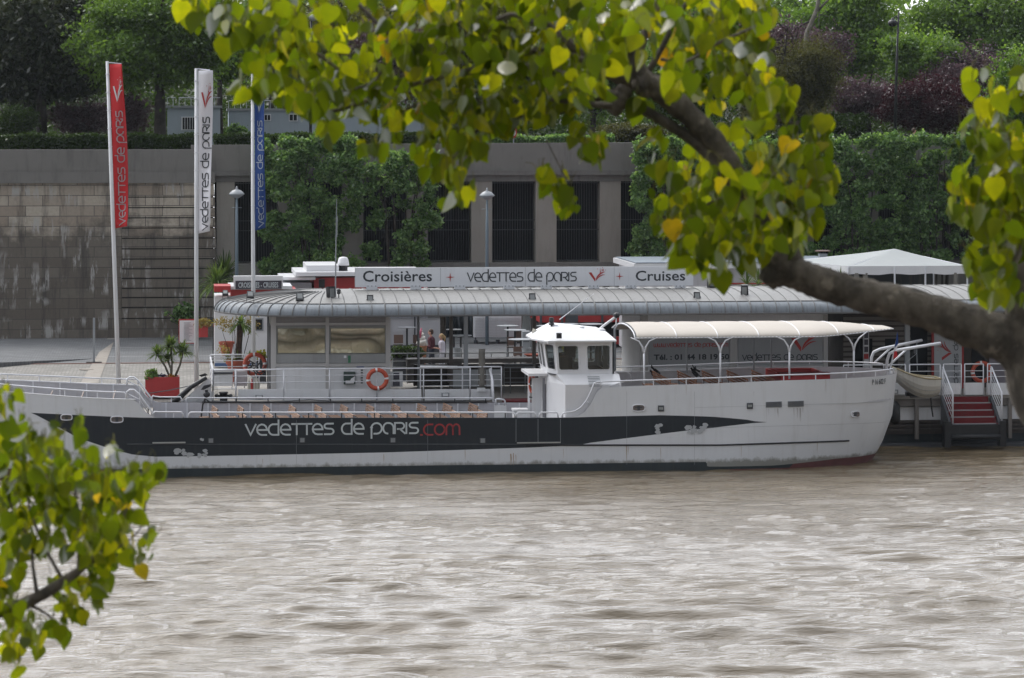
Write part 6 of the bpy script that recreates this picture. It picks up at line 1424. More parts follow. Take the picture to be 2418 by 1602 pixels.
for z_px in (963, 1012):      # plate seams on the stern
    b = MB(); pts = []
    for i in range(30):
        px = 1640 + (2100 - 1640) * i / 29; y = z_px - (px - 1640) * .028; p = P(px, y, 0); p.y = stern_y(p.x, p.z); p = P(px, y, p.y); p.y = stern_y(p.x, p.z) - .001; pts.append(p)
    b.tube(pts, .003, 4); b.build('plate_seam', grey, boat)
def oval(px, py, wd, ht):
    c = P(px, py, -.01); c.y = stern_y(c.x, c.z) - .01; n_ = 20; pts = [];
    for i in range(n_ + 1):
        a = 2 * math.pi * i / n_; ca, sa = math.cos(a), math.sin(a); e = .6; x = c.x + wd / 2 * math.copysign(abs(ca) ** e, ca); pts.append((x, stern_y(x, c.z) - .012, c.z + ht / 2 * math.copysign(abs(sa) ** e, sa)))
    b = MB(); b.tube(pts, .022, 6); o = b.build('fairlead', rail_m, boat, smooth=True); b = MB(); b.prism([(p[0], p[2]) for p in pts[:-1]], .004, (0, c.y + .004, 0), (1, 0, 0), (0, 0, 1), (0, 1, 0)); b.build('fairlead_opening', paint('brownish_hole', (.18, .15, .14)), o); b = MB(); b.box(c.x - .05, c.x + .05, c.y - .01, c.y, c.z - .09, c.z + .09); b.box(c.x - .14, c.x + .14, c.y - .012, c.y, c.z + .01, c.z + .04); b.build('fairlead_roller', darkgrey, o)
oval(276, 991, .44, .22); oval(1508, 964, .46, .24); oval(157, 986, .4, .2); oval(2028, 982, .34, .2)
for px, py in ((498, 1041), (714, 1040), (928, 1040), (1140, 1041)):
    b = MB(); b.bx(px - 7, px + 7, py - 6, py + 6, -.03, .03); o = b.build('hull_lamp', darkgrey, boat); b = MB(); b.bx(px - 5, px + 5, py - 5, py + 5, -.036, .005); b.build('lamp_glass', paint('lamp_pane', (.26, .28, .29), .3), o)
for px, py in ((1561, 965), (1771, 959)):
    b = MB(); b.bx(px - 7, px + 7, py - 7, py + 7, -.04, .04); o = b.build('hull_lamp', darkgrey, boat); b = MB(); b.bx(px - 5, px + 5, py - 3, py + 3, -.046, .005); b.build('lamp_glass', paint('lamp_pane', (.3, .32, .32), .3), o)
stain = N('stain_runs'); sn = stain.noise(9, (3, 1, .12), 5, .6); stain.pbsdf(stain.mix(stain.ramp(sn, [(.4, 0), (.65, 1)]), (.55, .55, .56), (.28, .25, .24)), .6)
for a, c in ((1808, 1846), (1860, 1898)):
    def surf(px, py): p = P(px, py, 0); y = stern_y(p.x, p.z); p = P(px, py, y); return Vector((p.x, stern_y(p.x, p.z), p.z))
    t_ = -1.5 if a > 1850 else 0; q = [surf(a, 963 + t_), surf(c, 962 + t_), surf(c, 948 + t_), surf(a, 949.5 + t_)]
    b = MB(); b.hexa([v + Vector((0, -.02, 0)) for v in q[:2]] + [v + Vector((0, .01, 0)) for v in (q[1], q[0])] + [v + Vector((0, -.02, 0)) for v in (q[3], q[2])] + [v + Vector((0, .01, 0)) for v in (q[2], q[3])])
    b.v[:] = [tuple(v) for v in b.v]; o = b.build('side_vent', grey, boat); b = MB()
    for k in range(5): b.tube([surf(a + 1, 951 + t_ + 2.5 * k) + Vector((0, -.026, 0)), surf(c - 1, 950 + t_ + 2.5 * k) + Vector((0, -.026, 0))], .012, 4)
    b.build('vent_slats', darkgrey, o)
    b = MB(); r = random.Random(a)
    for k in range(7):
        px = a + 2 + (c - a - 4) * r.random(); y0 = 965 + t_; y1 = y0 + r.uniform(10, 40); p0, p1 = surf(px, y0), surf(px + .3, y1); w_ = r.uniform(.006, .014); dy = Vector((0, -.003, 0)); b.add([p0 + dy + Vector((-w_, 0, 0)), p0 + dy + Vector((w_, 0, 0)), p1 + dy + Vector((w_ * .2, 0, 0)), p1 + dy - Vector((w_ * .2, 0, 0))], [(0, 3, 2, 1)])
    b.build('rust_runs', stain.m, o)
for a, c in ((360, 438), (1221, 1324)): b = MB(); b.bx(a, c, 1044, 1048, -.05, .05); b.build('side_step', paint('worn_step', (.42, .42, .40)), boat)
b = MB()
for q in (1218, 1270, 1323): b.bx(q, q + 1, 990, 1044, -.004, .01)
b.build('side_door_seams', grey, boat)
b = MB(); r = random.Random(12)      # worn-through paint
for (cx_, cy_, w_, h_, n_) in ((425, 1064, 12, 6, 9), (440, 1074, 14, 6, 7), (478, 1075, 9, 5, 5), (487, 1068, 4, 6, 3), (1553, 1012, 7, 9, 8), (1636, 1014, 20, 6, 14), (1660, 1012, 8, 5, 5), (1558, 1004, 5, 3, 3), (1665, 1004, 3, 3, 2), (478, 1039, 3, 3, 2), (1640, 1020, 16, 4, 6)):
    for k in range(n_):
        c = P(cx_ + r.uniform(-w_, w_), cy_ + r.uniform(-h_, h_), -.002); rr_ = r.uniform(.045, .12); m_ = r.randint(6, 9); pl = [(rr_ * r.uniform(.6, 1.1) * math.cos(2 * math.pi * i / m_), rr_ * .8 * r.uniform(.6, 1.1) * math.sin(2 * math.pi * i / m_)) for i in range(m_)]
        c.y = -.0015 - .0004 * (len(b.v) // 14 % 90); b.prism(pl, -c.y * .5, c, (1, 0, 0), (0, 0, 1), (0, 1, 0))
b.build('paint_chips', paint('bare_primer', (.48, .50, .52), .7, .2, .2), boat)
rust = N('rust_stain'); rust.pbsdf(rust.mix(rust.noise(12, (2, 1, .3), 5), (.30, .17, .08), (.50, .46, .40)), .8)
b = MB(); r = random.Random(3)
for (q, y0, y1, w_) in ((1206, 1072, 1099, .05), (1212, 1070, 1099, .03), (1218, 1074, 1096, .02), (1479, 1053, 1088, .03), (1483, 1053, 1074, .015), (620, 1084, 1098, .012), (906, 1073, 1094, .02), (1098, 1062, 1090, .015), (1330, 1060, 1085, .01), (1560, 1058, 1092, .012), (1750, 1052, 1080, .012), (1930, 1045, 1070, .01), (1700, 905, 940, .008), (1950, 897, 930, .008), (1620, 910, 936, .008)):
    p0, p1 = surf(q, y0), surf(q + .4, y1); dy = Vector((0, -.004, 0)); m_ = p0.lerp(p1, .35) + Vector((w_ * .3, 0, 0)); b.add([p0 + dy + Vector((-w_ * .5, 0, 0)), p0 + dy + Vector((w_ * .5, 0, 0)), m_ + dy + Vector((w_ * .5, 0, 0)), p1 + dy + Vector((w_ * .1, 0, 0)), p1 + dy - Vector((w_ * .1, 0, 0)), m_ + dy - Vector((w_ * .7, 0, 0))], [(0, 5, 4, 3, 2, 1)])
b.build('rust_streaks', rust.m, boat)
b = MB()
for q in (700, 1010, 1480, 1640, 1780): p0, p1 = surf(q, 992 if q < 1300 else 925), surf(q, 1098); b.tube([p0, p1], .004, 4)
b.build('plate_joints', grey, boat)
# benches
def bench(x, y0, y1, zt, mat, tilt, h, rot, n_=4, dep=.42):
    b = MB(); L = y1 - y0; ca, sa = math.cos(rot), math.sin(rot); o = Vector((x, (y0 + y1) / 2, 0))
    def T(dx, dy, z): return o + Vector((ca * dx + sa * dy, -sa * dx + ca * dy, z))
    def slab(dx0, dx1, z0, z1, ya, yb, sk=0): b.hexa([T(dx0, ya, z0), T(dx1, ya, z0), T(dx1, yb, z0), T(dx0, yb, z0), T(dx0 + sk, ya, z1), T(dx1 + sk, ya, z1), T(dx1 + sk, yb, z1), T(dx0 + sk, yb, z1)])
    s = h / n_
    for k in range(n_): z = zt - h + s * k; dx = tilt * (k / n_); slab(dx, dx + .03, z + s * .14, z + s * .80, -L / 2, L / 2, tilt / n_)
    zs = zt - h - .12
    for k in range(4): slab(-.04 - .1 * (k + 1), -.04 - .1 * k - .02, zs, zs + .03, -L / 2, L / 2)
    m2 = MB(); 
    for ya in (-L / 2 + .12, L / 2 - .16):
        z0 = zt - h - .6; m2.hexa([T(.03, ya, z0), T(.06, ya, z0), T(.06, ya + .04, z0), T(.03, ya + .04, z0), T(.03 + tilt, ya, zt - .03), T(.06 + tilt, ya, zt - .03), T(.06 + tilt, ya + .04, zt - .03), T(.03 + tilt, ya + .04, zt - .03)]); m2.hexa([T(-.42, ya, z0), T(-.39, ya, z0), T(-.39, ya + .04, z0), T(-.42, ya + .04, z0), T(-.42, ya, zs), T(-.39, ya, zs), T(-.39, ya + .04, zs), T(-.42, ya + .04, zs)])
    ob = b.build('bench', mat, boat); m2.build('bench_legs', darkgrey, ob); return ob
for i in range(11):
    xb_ = XP(1113 - 61 * i, 5.0)
    bench(xb_, 4.0, 5.65, 2.06, bench_w, .06, .34, -R(6)); bench(xb_ + .02, .75, 2.4, 2.10, bench_w, .06, .34, -R(6))
for i in range(5):
    bench(XP(1563 + 59.5 * i, 3.1), .9, 5.2, 3.27, bench_o, -.05, .42, 0)
t = thing('red_locker', 'dark red open locker at the stern under the canopy', 'locker', (XP(1893, 3), 3, ZA)); b = MB(); xa, xb = XP(1838, 2.2), XP(1952, 2.2)
for (a, c, d, e) in ((xa, xb, 1.6, 1.68), (xa, xb, 4.6, 4.68), (xa, xa + .08, 1.68, 4.6), (xb - .08, xb, 1.68, 4.6)): b.box(a, c, d, e, ZA + .02, 3.34)
b.build('box', red, t); b = MB(); b.box(xa - .05, xb + .05, 1.5, 2.2, 3.345, 3.39); b.build('lid', redcarpet, t)
for (lab, q) in (('black fishing reel shaped cable drum behind the first orange bench', 1538), ('black cable coil hanging behind the third orange bench', 1635)):
    t = thing('cable_coil', lab, 'cable', P(q, 870, 5.6)); b = MB(); r = random.Random(q)
    for k in range(5): a = P(q + r.uniform(-4, 8), 866 + k * 3, 5.6); b.tube([a, a + Vector((r.uniform(0, .2), 0, -.12)), a + Vector((.2, 0, -.2))], .04, 5)
    b.tube([P(q, 862, 5.65), P(q + 8, 880, 5.65), P(q + 24, 893, 5.65)], .02, 5); b.build('cable', black, t)
# canopy
ye = tab([(XP(1498, .6), .6), (XP(1930, .6), .6), (XP(2110, 2.3), 2.2)])
x0, x1 = XP(1500, .6), XP(2108, 2.3); A = []; n_ = 72; m_ = 16
for i in range(n_ + 1):
    q = i / n_; x = x0 + (x1 - x0) * q; yn = ye(x); hwid = HB - yn; ze_ = 4.83 + .17 * max(0, (q - .7) / .3) ** 1.2; zap = 5.24 - .22 * max(0, (q - .72) / .28) ** 1.5; sc_ = .025 * abs(math.sin(math.pi * q * 6.5)); row = []
    for j in range(m_ + 1):
        a = math.pi * j / m_; row.append((x, HB - hwid * math.cos(a), ze_ + (zap - ze_ - .03 + sc_) * math.sin(a)))
    A.append(row)
b = MB(); b.loft(A, False); cn = b.build('canopy', canvas, boat, smooth=True); cn.modifiers.new('s', 'SOLIDIFY').thickness = .01
b = MB()
for q in [k / 6.5 for k in range(7)]:
    i = min(n_, int(round(q * n_))); b.tube([(x, y, z - .03) for x, y, z in A[i]], .03 if i == 0 else .022, 6)
sm = MB()
for q in [k / 6.5 for k in range(1, 7)]:
    i = min(n_, int(round(q * n_))); sm.tube([(x, y, z + .012) for x, y, z in A[i]], .022, 5)
sm.build('canopy_seams', white_clean, cn, smooth=True)
b.tube([(r_[0][0], r_[0][1], r_[0][2]) for r_ in A], .022, 6); b.tube([(r_[-1][0], r_[-1][1], r_[-1][2]) for r_ in A], .022, 6); b.build('canopy_frame', rail_m, cn, smooth=True)
b = MB(); r_ = A[0]
for j in range(m_): 
    for k in (0, .33, .66): p = Vector(r_[j]).lerp(Vector(r_[j + 1]), k); b.tube([p + Vector((-.01, 0, .02)), p + Vector((.05, 0, .02))], .012, 4)
for i in range(1, n_): p = Vector(A[i][0]); b.tube([p + Vector((0, -.015, .015)), p + Vector((.06, -.015, .02))], .008, 4)
b.build('lacing', grey, cn)
for px in (1521, 1701, 1864, 2016):
    x = XP(px, .6); y = ye(x); ye_ = max(y, .6); x = XP(px, ye_); tz = 4.85 + (.1 if px > 2000 else 0)
    b = MB(); b.tube([(x, ye_, top(x)), (x, ye_, 4.35)], .038, 8)
    for sgn in (-1, 1): b.tube([(x, ye_, 4.25), (x + sgn * .06, ye_, 4.5), (x + sgn * .2, ye_, 4.72), (x + sgn * .5, ye_, tz)], [.038, .035, .03, .022], 6)
    b.build('canopy_post', rail_m, boat, smooth=True)
for px in (1622, 1780, 1821, 1452):
    x = XP(px, 5.6); b = MB(); b.tube([(x, 5.6, 3.1 if px > 1500 else 3.0), (x, 5.6, 4.9)], .035 if px > 1500 else .05, 6); b.build('canopy_post', grey, boat)
b = MB(); b.tube([P(1490, 903, 5.4), P(1488, 885, 5.4), P(1480, 879, 5.4), P(1452, 878, 5.4)], .035, 7); b.build('stair_rail', rail_m, boat, smooth=True)
# wheelhouse lower body
Zs = 3.15; NL = lambda px, Y: XP(px, Y)
xA, xB, xC = NL(1467, .35), NL(1335, .35), NL(1288, 2.0)
ringb = [(xA, .35, ZD), (xB, .35, ZD), (xC, 2.0, ZD), (xC, BW - 2.0, ZD), (xB, BW - .35, ZD), (xA, BW - .35, ZD)]
rings_ = [(x, y, Zs) for x, y, z in ringb]
zc = ZP(1380, 885, 1.0); xA2, xB2, xC2 = NL(1462, 1.0), NL(1316, 1.0), NL(1291, 2.1)
ringc = [(xA2, 1.0, zc), (xB2, 1.0, zc), (xC2, 2.1, zc), (xC2, BW - 2.1, zc), (xB2, BW - 1.0, zc), (xA2, BW - 1.0, zc)]
b = MB(); b.loft([ringb, rings_, ringc], True, True); dh = b.build('deckhouse', white_clean, boat)
b = MB(); b.box(xC - .65, xC + .05, 1.9, BW - 1.9, zc - .12, zc - .02); b.build('front_ledge', white_clean, boat)
b = MB()
for k in range(7): a = P(1388, 890 + 3.3 * k, .75 - .03 * k); c = P(1416, 890 + 3.3 * k, .75 - .03 * k); y_ = .98 - (zc - a.z) / (zc - Zs) * .65 - .03; b.box(a.x, c.x, y_ - .01, y_ + .02, a.z - .02, a.z)
b.build('louvre_grille', grey, boat)
# cab with real openings
zc1 = ZP(1380, 806, 1.1)
N0, N1 = Vector((NL(1292, 2.1), 2.1, zc)), Vector((NL(1281, 2.1), 2.1, zc1)); S0, S1 = Vector((NL(1317, 1.1), 1.1, zc)), Vector((NL(1311, 1.1), 1.1, zc1)); A0, A1 = Vector((NL(1450, 1.1), 1.1, zc)), Vector((NL(1450, 1.1), 1.1, zc1))
mir = lambda v: Vector((v.x, BW - v.y, v.z))
wins = []
def cab_panel(name, c, holes):
    b = MB(); b.panel(c, .06, holes); o = b.build(name, white_clean, boat)
    bl, br, tr, tl = c; nrm = (br - bl).cross(tl - bl).normalized()
    q = lambda u, v: (bl * (1 - u) + br * u) * (1 - v) + (tl * (1 - u) + tr * u) * v
    for (u0, v0, u1, v1) in holes:
        b = MB(); W_ = (br - bl).length * (u1 - u0); H_ = (tl - bl).length * (v1 - v0); cr = .09; pts = []
        for (cu, cv, a0) in ((u1, v1, 0), (u0, v1, 90), (u0, v0, 180), (u1, v0, 270)):
            for k in range(5):
                a = R(a0 + 22.5 * k); ru, rv = cr / W_ * (u1 - u0), cr / H_ * (v1 - v0)
                pu = cu + (-ru if cu == u1 else ru) + ru * math.cos(a); pv = cv + (-rv if cv == v1 else rv) + rv * math.sin(a); pts.append(q(pu, pv) + nrm * .005)
        b.tube(pts + [pts[0], pts[1]], .02, 5); wf = b.build('window', darkgrey if False else white_clean, boat, smooth=True)
        for (cu, cv, su, sv) in ((u1, v1, -1, -1), (u0, v1, 1, -1), (u0, v0, 1, 1), (u1, v0, -1, 1)):   # corner fillets
            ru, rv = cr / W_ * (u1 - u0), cr / H_ * (v1 - v0); fp = [(cu, cv)]
            for k in range(5): a = R(90 * k / 4); fp.append((cu + su * ru * (1 - math.cos(a)), cv + sv * rv * (1 - math.sin(a))))
            g = [q(*p_) + nrm * .002 for p_ in fp]; 
            if su * sv < 0: g = g[::-1]
            m = MB(); m.add(g + [p_ - nrm * .05 for p_ in g], [tuple(range(6)), tuple(range(11, 5, -1))] + [(i, (i + 1) % 6, (i + 1) % 6 + 6, i + 6) for i in range(6)]); m.build('window_corner', white_clean, wf)
        g = MB(); g.add([q(u0, v0) - nrm * .03, q(u1, v0) - nrm * .03, q(u1, v1) - nrm * .03, q(u0, v1) - nrm * .03], [(0, 1, 2, 3)]); g.build('pane', glass, wf)
    return o
cab_panel('cab_side', [S0, A0, A1, S1], [(.03, .13, .385, .87), (.53, .13, .93, .87)])
cab_panel('cab_angle', [N0, S0, S1, N1], [(.14, .13, .86, .89)])
cab_panel('cab_front', [mir(N0), N0, N1, mir(N1)], [(.05, .13, .47, .87), (.53, .13, .95, .87)])
cab_panel('cab_angle', [mir(S0), mir(N0), mir(N1), mir(S1)], [(.14, .13, .86, .89)])
cab_panel('cab_side', [mir(A0), mir(S0), mir(S1), mir(A1)], [(.07, .13, .47, .87), (.60, .13, .95, .87)])
cab_panel('cab_back', [A0, mir(A0), mir(A1), A1], [(.1, .2, .35, .85), (.62, .02, .9, .9)])
b = MB(); b.box(N0.x, A0.x, 1.15, BW - 1.15, zc - .02, zc + .01); b.build('cab_floor', darkgrey, boat)
b = MB(); b.box(S0.x + .2, S0.x + .5, 2, 4, zc, zc + .6); b.tube([(S0.x + .7, 3, zc), (S0.x + .7, 3, zc + .5)], .12, 8); b.box(S0.x + .5, S0.x + .9, 2.8, 3.2, zc + .5, zc + .95); b.build('helm', darkgrey, boat)
rb = [P(1456, 806, .8), P(1294, 804, .8), P(1256, 801, 2.1)]; zr = zc1 - .02
ring1 = [Vector((v.x, v.y, zr)) for v in rb]; ring1 += [mir(v) for v in ring1[::-1]]
ring0 = [v + Vector((0, 0, .06)) for v in ring1]
rt_ = [Vector((NL(1432, 1.7), 1.7, ZP(1432, 784, 1.7))), Vector((NL(1320, 1.7), 1.7, ZP(1320, 773, 1.7))), Vector((NL(1295, 2.4), 2.4, ZP(1295, 774, 2.4)))]; rt_ += [mir(v) for v in rt_[::-1]]
b = MB(); b.loft([ring1, ring0, rt_], True, True); b.build('cab_roof', white_clean, boat)
b = MB(); a = P(1320, 793, .75); b.box(a.x - .09, a.x + .09, a.y - .1, a.y + .1, a.z - .1, a.z + .1); b.build('roof_loudspeaker', black, boat)
b = MB(); b.tube([P(1303, 775, 2.6), P(1302, 752, 2.6)], .05, 7); b.lathe(tuple(P(1302, 768, 2.6)), [(.09, 0), (.12, .05), (.07, .1), (.1, .15), (.08, .28)], 10); b.build('horn', black, boat)
b = MB(); b.tube([P(1303, 778, 2.6), P(1303, 768, 2.6), P(1315, 770, 2.6), P(1326, 778, 2.6)], .05, 6); b.build('horn_base', rail_m, boat)
b = MB(); b.tube([P(1321, 755, 2.6), P(1402, 694, 2.6)], [.02, .008], 5); b.build('whip_antenna', rail_m, boat)
b = MB(); a = P(1374, 781, 2.6); b.lathe(tuple(a), [(.1, 0), (.11, .05), (.09, .1), (.11, .12), (.11, .15), (.02, .17)], 12); b.build('roof_dome', white_clean, boat, smooth=True)
b = MB(); b.tube([P(1408, 785, 2.4), P(1425, 770, 2.4), P(1455, 748, 2.4)], .05, 7); b.tube([P(1455, 748, 2.4), P(1455, 766, 2.4), P(1445, 775, 2.4)], .025, 6); b.ball(P(1420, 781, 2.2), .16, .14, .1); b.build('searchlight_arm', white_clean, boat, smooth=True)
b = MB(); b.ball(P(1456, 745, 2.4), .13, .13, .11); b.build('searchlight', black, boat, smooth=True); b = MB(); a = P(1263, 783, 3.4); b.hexa([a + Vector(v) for v in ((-.12, 0, -.1), (.1, 0, -.22), (.1, .1, -.22), (-.12, .1, -.1), (-.06, 0, .12), (.16, 0, 0), (.16, .1, 0), (-.06, .1, .12))]); b.build('cream_floodlight', paint('cream_lamp', (.6, .58, .5)), boat)
# door
b = MB(); b.bx(1256, 1279, 893, 985, 2.6, .06); dr = b.build('wheelhouse_door', white_clean, boat); b = MB(); b.bx(1258.5, 1276, 897, 984, 2.59, .01); b.build('door_panel', white, dr); b = MB(); a = P(1256, 939, 2.55); b.tube([a, a + Vector((-.1, -.05, .02))], .025, 6); b.build('handle', darkgrey, dr)
b = MB(); b.box(xC - .02, xC + .02, 1.95, 2.25, ZD, Zs - .1); b.bx(1281, 1287, 893, 986, 1.9, .05); b.build('door_frame', paint('dark_door_post', (.2, .2, .22)), boat)  # dark grey post and frame strip beside the door
b = MB(); b.box(NL(1247, 3.2), NL(1252, 3.2), 3.2, 3.3, ZD, ZP(1250, 884, 3.2)); b.build('door_jamb', white, boat)
t = thing('white_chest', 'white plastic chest beside the wheelhouse door', 'chest', (XP(1231, 2.5), 2.5, ZD)); b = MB(); b.bx(1214, 1246, 972, 1010, 2.5, .6); b.build('body', white, t); b = MB(); b.bx(1212, 1248, 967, 972, 2.45, .7); b.build('lid', white_clean, t)
t = thing('small_gate', 'small white gate with a loop handle at the end of the benches', 'gate', (XP(1180, 5.9), 5.9, ZD)); b = MB(); b.bx(1167, 1196, 957, 995, 5.7, .05); b.build('panel', white, t); b = MB(); b.tube([P(q, y, 5.7) for q, y in ((1170, 957), (1171, 944), (1175, 942), (1189, 944), (1192, 947), (1192, 958))], .035, 7); b.build('loop_handle', rail_m, t, smooth=True)
for (lab, q, y) in (('small deck lamp lying on the pontoon edge left of the stack of rails', 612, 938), ('small deck lamp on the pontoon edge before the bar counter', 1052, 933), ('small deck lamp behind the white stern hull', 2112, 926)):
    t = thing('deck_lamp', lab, 'lamp', P(q, y, PN - .1), 'deck lamps on the pontoon edge'); b = MB(); b.bx(q - 9, q + 9, y - 5, y + 5, PN - .15, .12); b.build('housing', grey, t); b = MB(); b.bx(q - 6, q + 6, y - 3, y + 3, PN - .16, .01); b.build('glass', white, t)
t = thing('tripod_lamp', 'black tripod work lamp on deck at the step of the bow', 'lamp', (XP(485, 5), 5, 1.2)); b = MB(); b.tube([P(475, 985, 5), P(479, 955, 5), P(484, 942, 5)], .035, 6); b.tube([P(484, 942, 5), P(496, 950, 5)], .03, 6); b.build('stand', black, t); b = MB(); b.ball(P(488, 932, 5), .13, .1, .12); b.box(P(484, 920, 5).x, P(491, 920, 5).x, 4.95, 5.05, ZP(488, 929, 5), ZP(488, 921, 5)); b.build('lamp_head', black, t)
t = thing('mooring_ropes', 'dark mooring ropes running from the boat to the pontoon', 'rope', P(450, 960, 6.5)); b = MB(); b.tube([P(345, 930, 7), P(400, 922, 7), P(455, 910, 7)], .02, 5); b.tube([P(440, 948, 7), P(470, 932, 7), P(500, 915, 7)], .02, 5)
b.tube([P(500, 947, 6.6), P(640, 950, 6.6), P(730, 944, 6.6), P(840, 952, 6.6), P(950, 948, 6.6), P(1100, 947, 6.6)], .016, 5); b.build('rope', darkgrey, t)
# davits and dinghy
b = MB(); D1 = [P(2056, 880, 5), P(2058, 845, 5), P(2063, 832, 5), P(2078, 825, 5), P(2176, 804, 7)]; D2 = [P(2092, 895, 3.2), P(2095, 850, 3.2), P(2101, 835, 3.2), P(2116, 828, 3.2), P(2220, 811, 5)]
b.tube(D1, .06, 8); b.tube([P(2060, 862, 5), P(2105, 820, 5.5)], .04, 6); b.build('davit', rail_m, boat, smooth=True); b = MB(); b.tube(D2, .06, 8); b.tube([P(2098, 865, 3.4), P(2140, 826, 4)], .04, 6); b.build('davit', rail_m, boat, smooth=True)
b = MB(); b.tube([P(2098, 890, 2.6), P(2108, 845, 2.6), P(2118, 800, 2.6)], .03, 6); b.build('flag_staff', rail_m, boat)
t = thing('rolled_flag', 'blue white and red flag furled on its staff at the stern', 'flag', P(2115, 800, 2.5))
for nm, cm, pl in (('blue_band', cbl, [(2113, 822), (2119, 784), (2121, 800), (2121, 812)]), ('white_band', cwh, [(2112, 830), (2113, 822), (2121, 812), (2118, 825)]), ('red_band', cred, [(2110, 848), (2112, 830), (2118, 830), (2119, 843)])):
    m = MB(); pts = [P(q, y, 2.5) for q, y in pl]; m.add(pts + [p + Vector((0, .03, 0)) for p in pts], [(0, 1, 2, 3), (7, 6, 5, 4), (0, 4, 5, 1), (1, 5, 6, 2), (2, 6, 7, 3), (3, 7, 4, 0)]); m.build(nm, cm, t)
# dinghy: loft from stem to transom
Yd = 5.6; dg_ = thing('dinghy', 'small white clinker dinghy hanging from the davits at the stern', 'dinghy', P(2165, 905, Yd))
pA, pB = P(2116, 884, Yd - .4), P(2196, 897, Yd - .1); pC = P(2217, 915, Yd + .2)
axis = (pC - pA); Ld = 2.0
St = []; nst = 14
for i in range(nst + 1):
    q = i / nst; x = pA.x + (P(2208, 0, Yd).x - pA.x) * q; zr_ = ZP(2140, 868, Yd) - .38 * q - .12 * math.sin(q * math.pi) ; wdt = .16 + .58 * math.sin(math.pi * min(1, .12 + q * .62)) ; dpt = .46 + .34 * math.sin(math.pi * q * .8); ring = []
    for k in range(13):
        a = math.pi * k / 12; ring.append((x, Yd - .15 - wdt * math.cos(a) - .2 * q, zr_ - dpt * math.sin(a) ** .75 - .0 - .02 * (k % 2)))
    St.append(ring)
b = MB(); b.loft(St, False); b.f.append(tuple(range(len(b.v) - 13, len(b.v)))); b.m.append(0); b.f.append(tuple(range(12, -1, -1))); b.m.append(0)
hm = b.build('hull', paint('dinghy_paint', (.62, .60, .55), .5, .08, .3), dg_); hm.modifiers.new('s', 'SOLIDIFY').thickness = .02
b = MB(); b.tube([s_[0] for s_ in St], .035, 6); b.tube([s_[-1] for s_ in St], .035, 6); b.tube([St[-1][0], St[-1][-1]], .035, 6); b.build('gunwale', paint('buff_gunwale', (.36, .30, .18), .7), dg_)
b = MB()
for k in (2, 3, 4, 5): b.tube([Vector(s_[k]) + Vector((0, -.01, -.005)) for s_ in St], .006, 4)
b.build('planking_lines', grey, dg_)
b = MB(); a = Vector(St[4][0]); b.tube([P(2165, 806, 6.5), P(2165, 835, 6), P(2166, 876, Yd)], .008, 4); b.tube([P(2165, 835, 6), P(2125, 868, Yd)], .008, 4); b.build('sling', grey, dg_)
b = MB(); b.box(P(2160, 835, 6).x - .04, P(2160, 835, 6).x + .04, 5.9, 6.0, ZP(2160, 835, 6), ZP(2160, 826, 6)); b.build('pulley', darkgrey, dg_)
t = thing('tyre_fender', 'black rubber fender between the stern and the pontoon', 'fender', P(2113, 975, 5.5)); b = MB(); a = P(2114, 978, 5.6); b.tube([a + Vector((0, 0, .5)), a + Vector((0, 0, .35)), a + Vector((0, 0, -.3)), a + Vector((0, 0, -.42))], [.05, .2, .2, .08], 12); b.build('body', black, t, smooth=True)
t = thing('outboard_bracket', 'black outboard motor and bracket under the dinghy', 'outboard motor', P(2165, 935, 6.2)); b = MB(); b.bx(2140, 2172, 927, 936, 6.4, .2); b.tube([P(2145, 920, 6.3), P(2150, 938, 6.3), P(2190, 936, 6.3), P(2215, 932, 6.3)], .03, 6); b.tube([P(2198, 940, 6.3), P(2200, 965, 6.3), P(2203, 985, 6.3)], .03, 6); b.build('body', black, t)

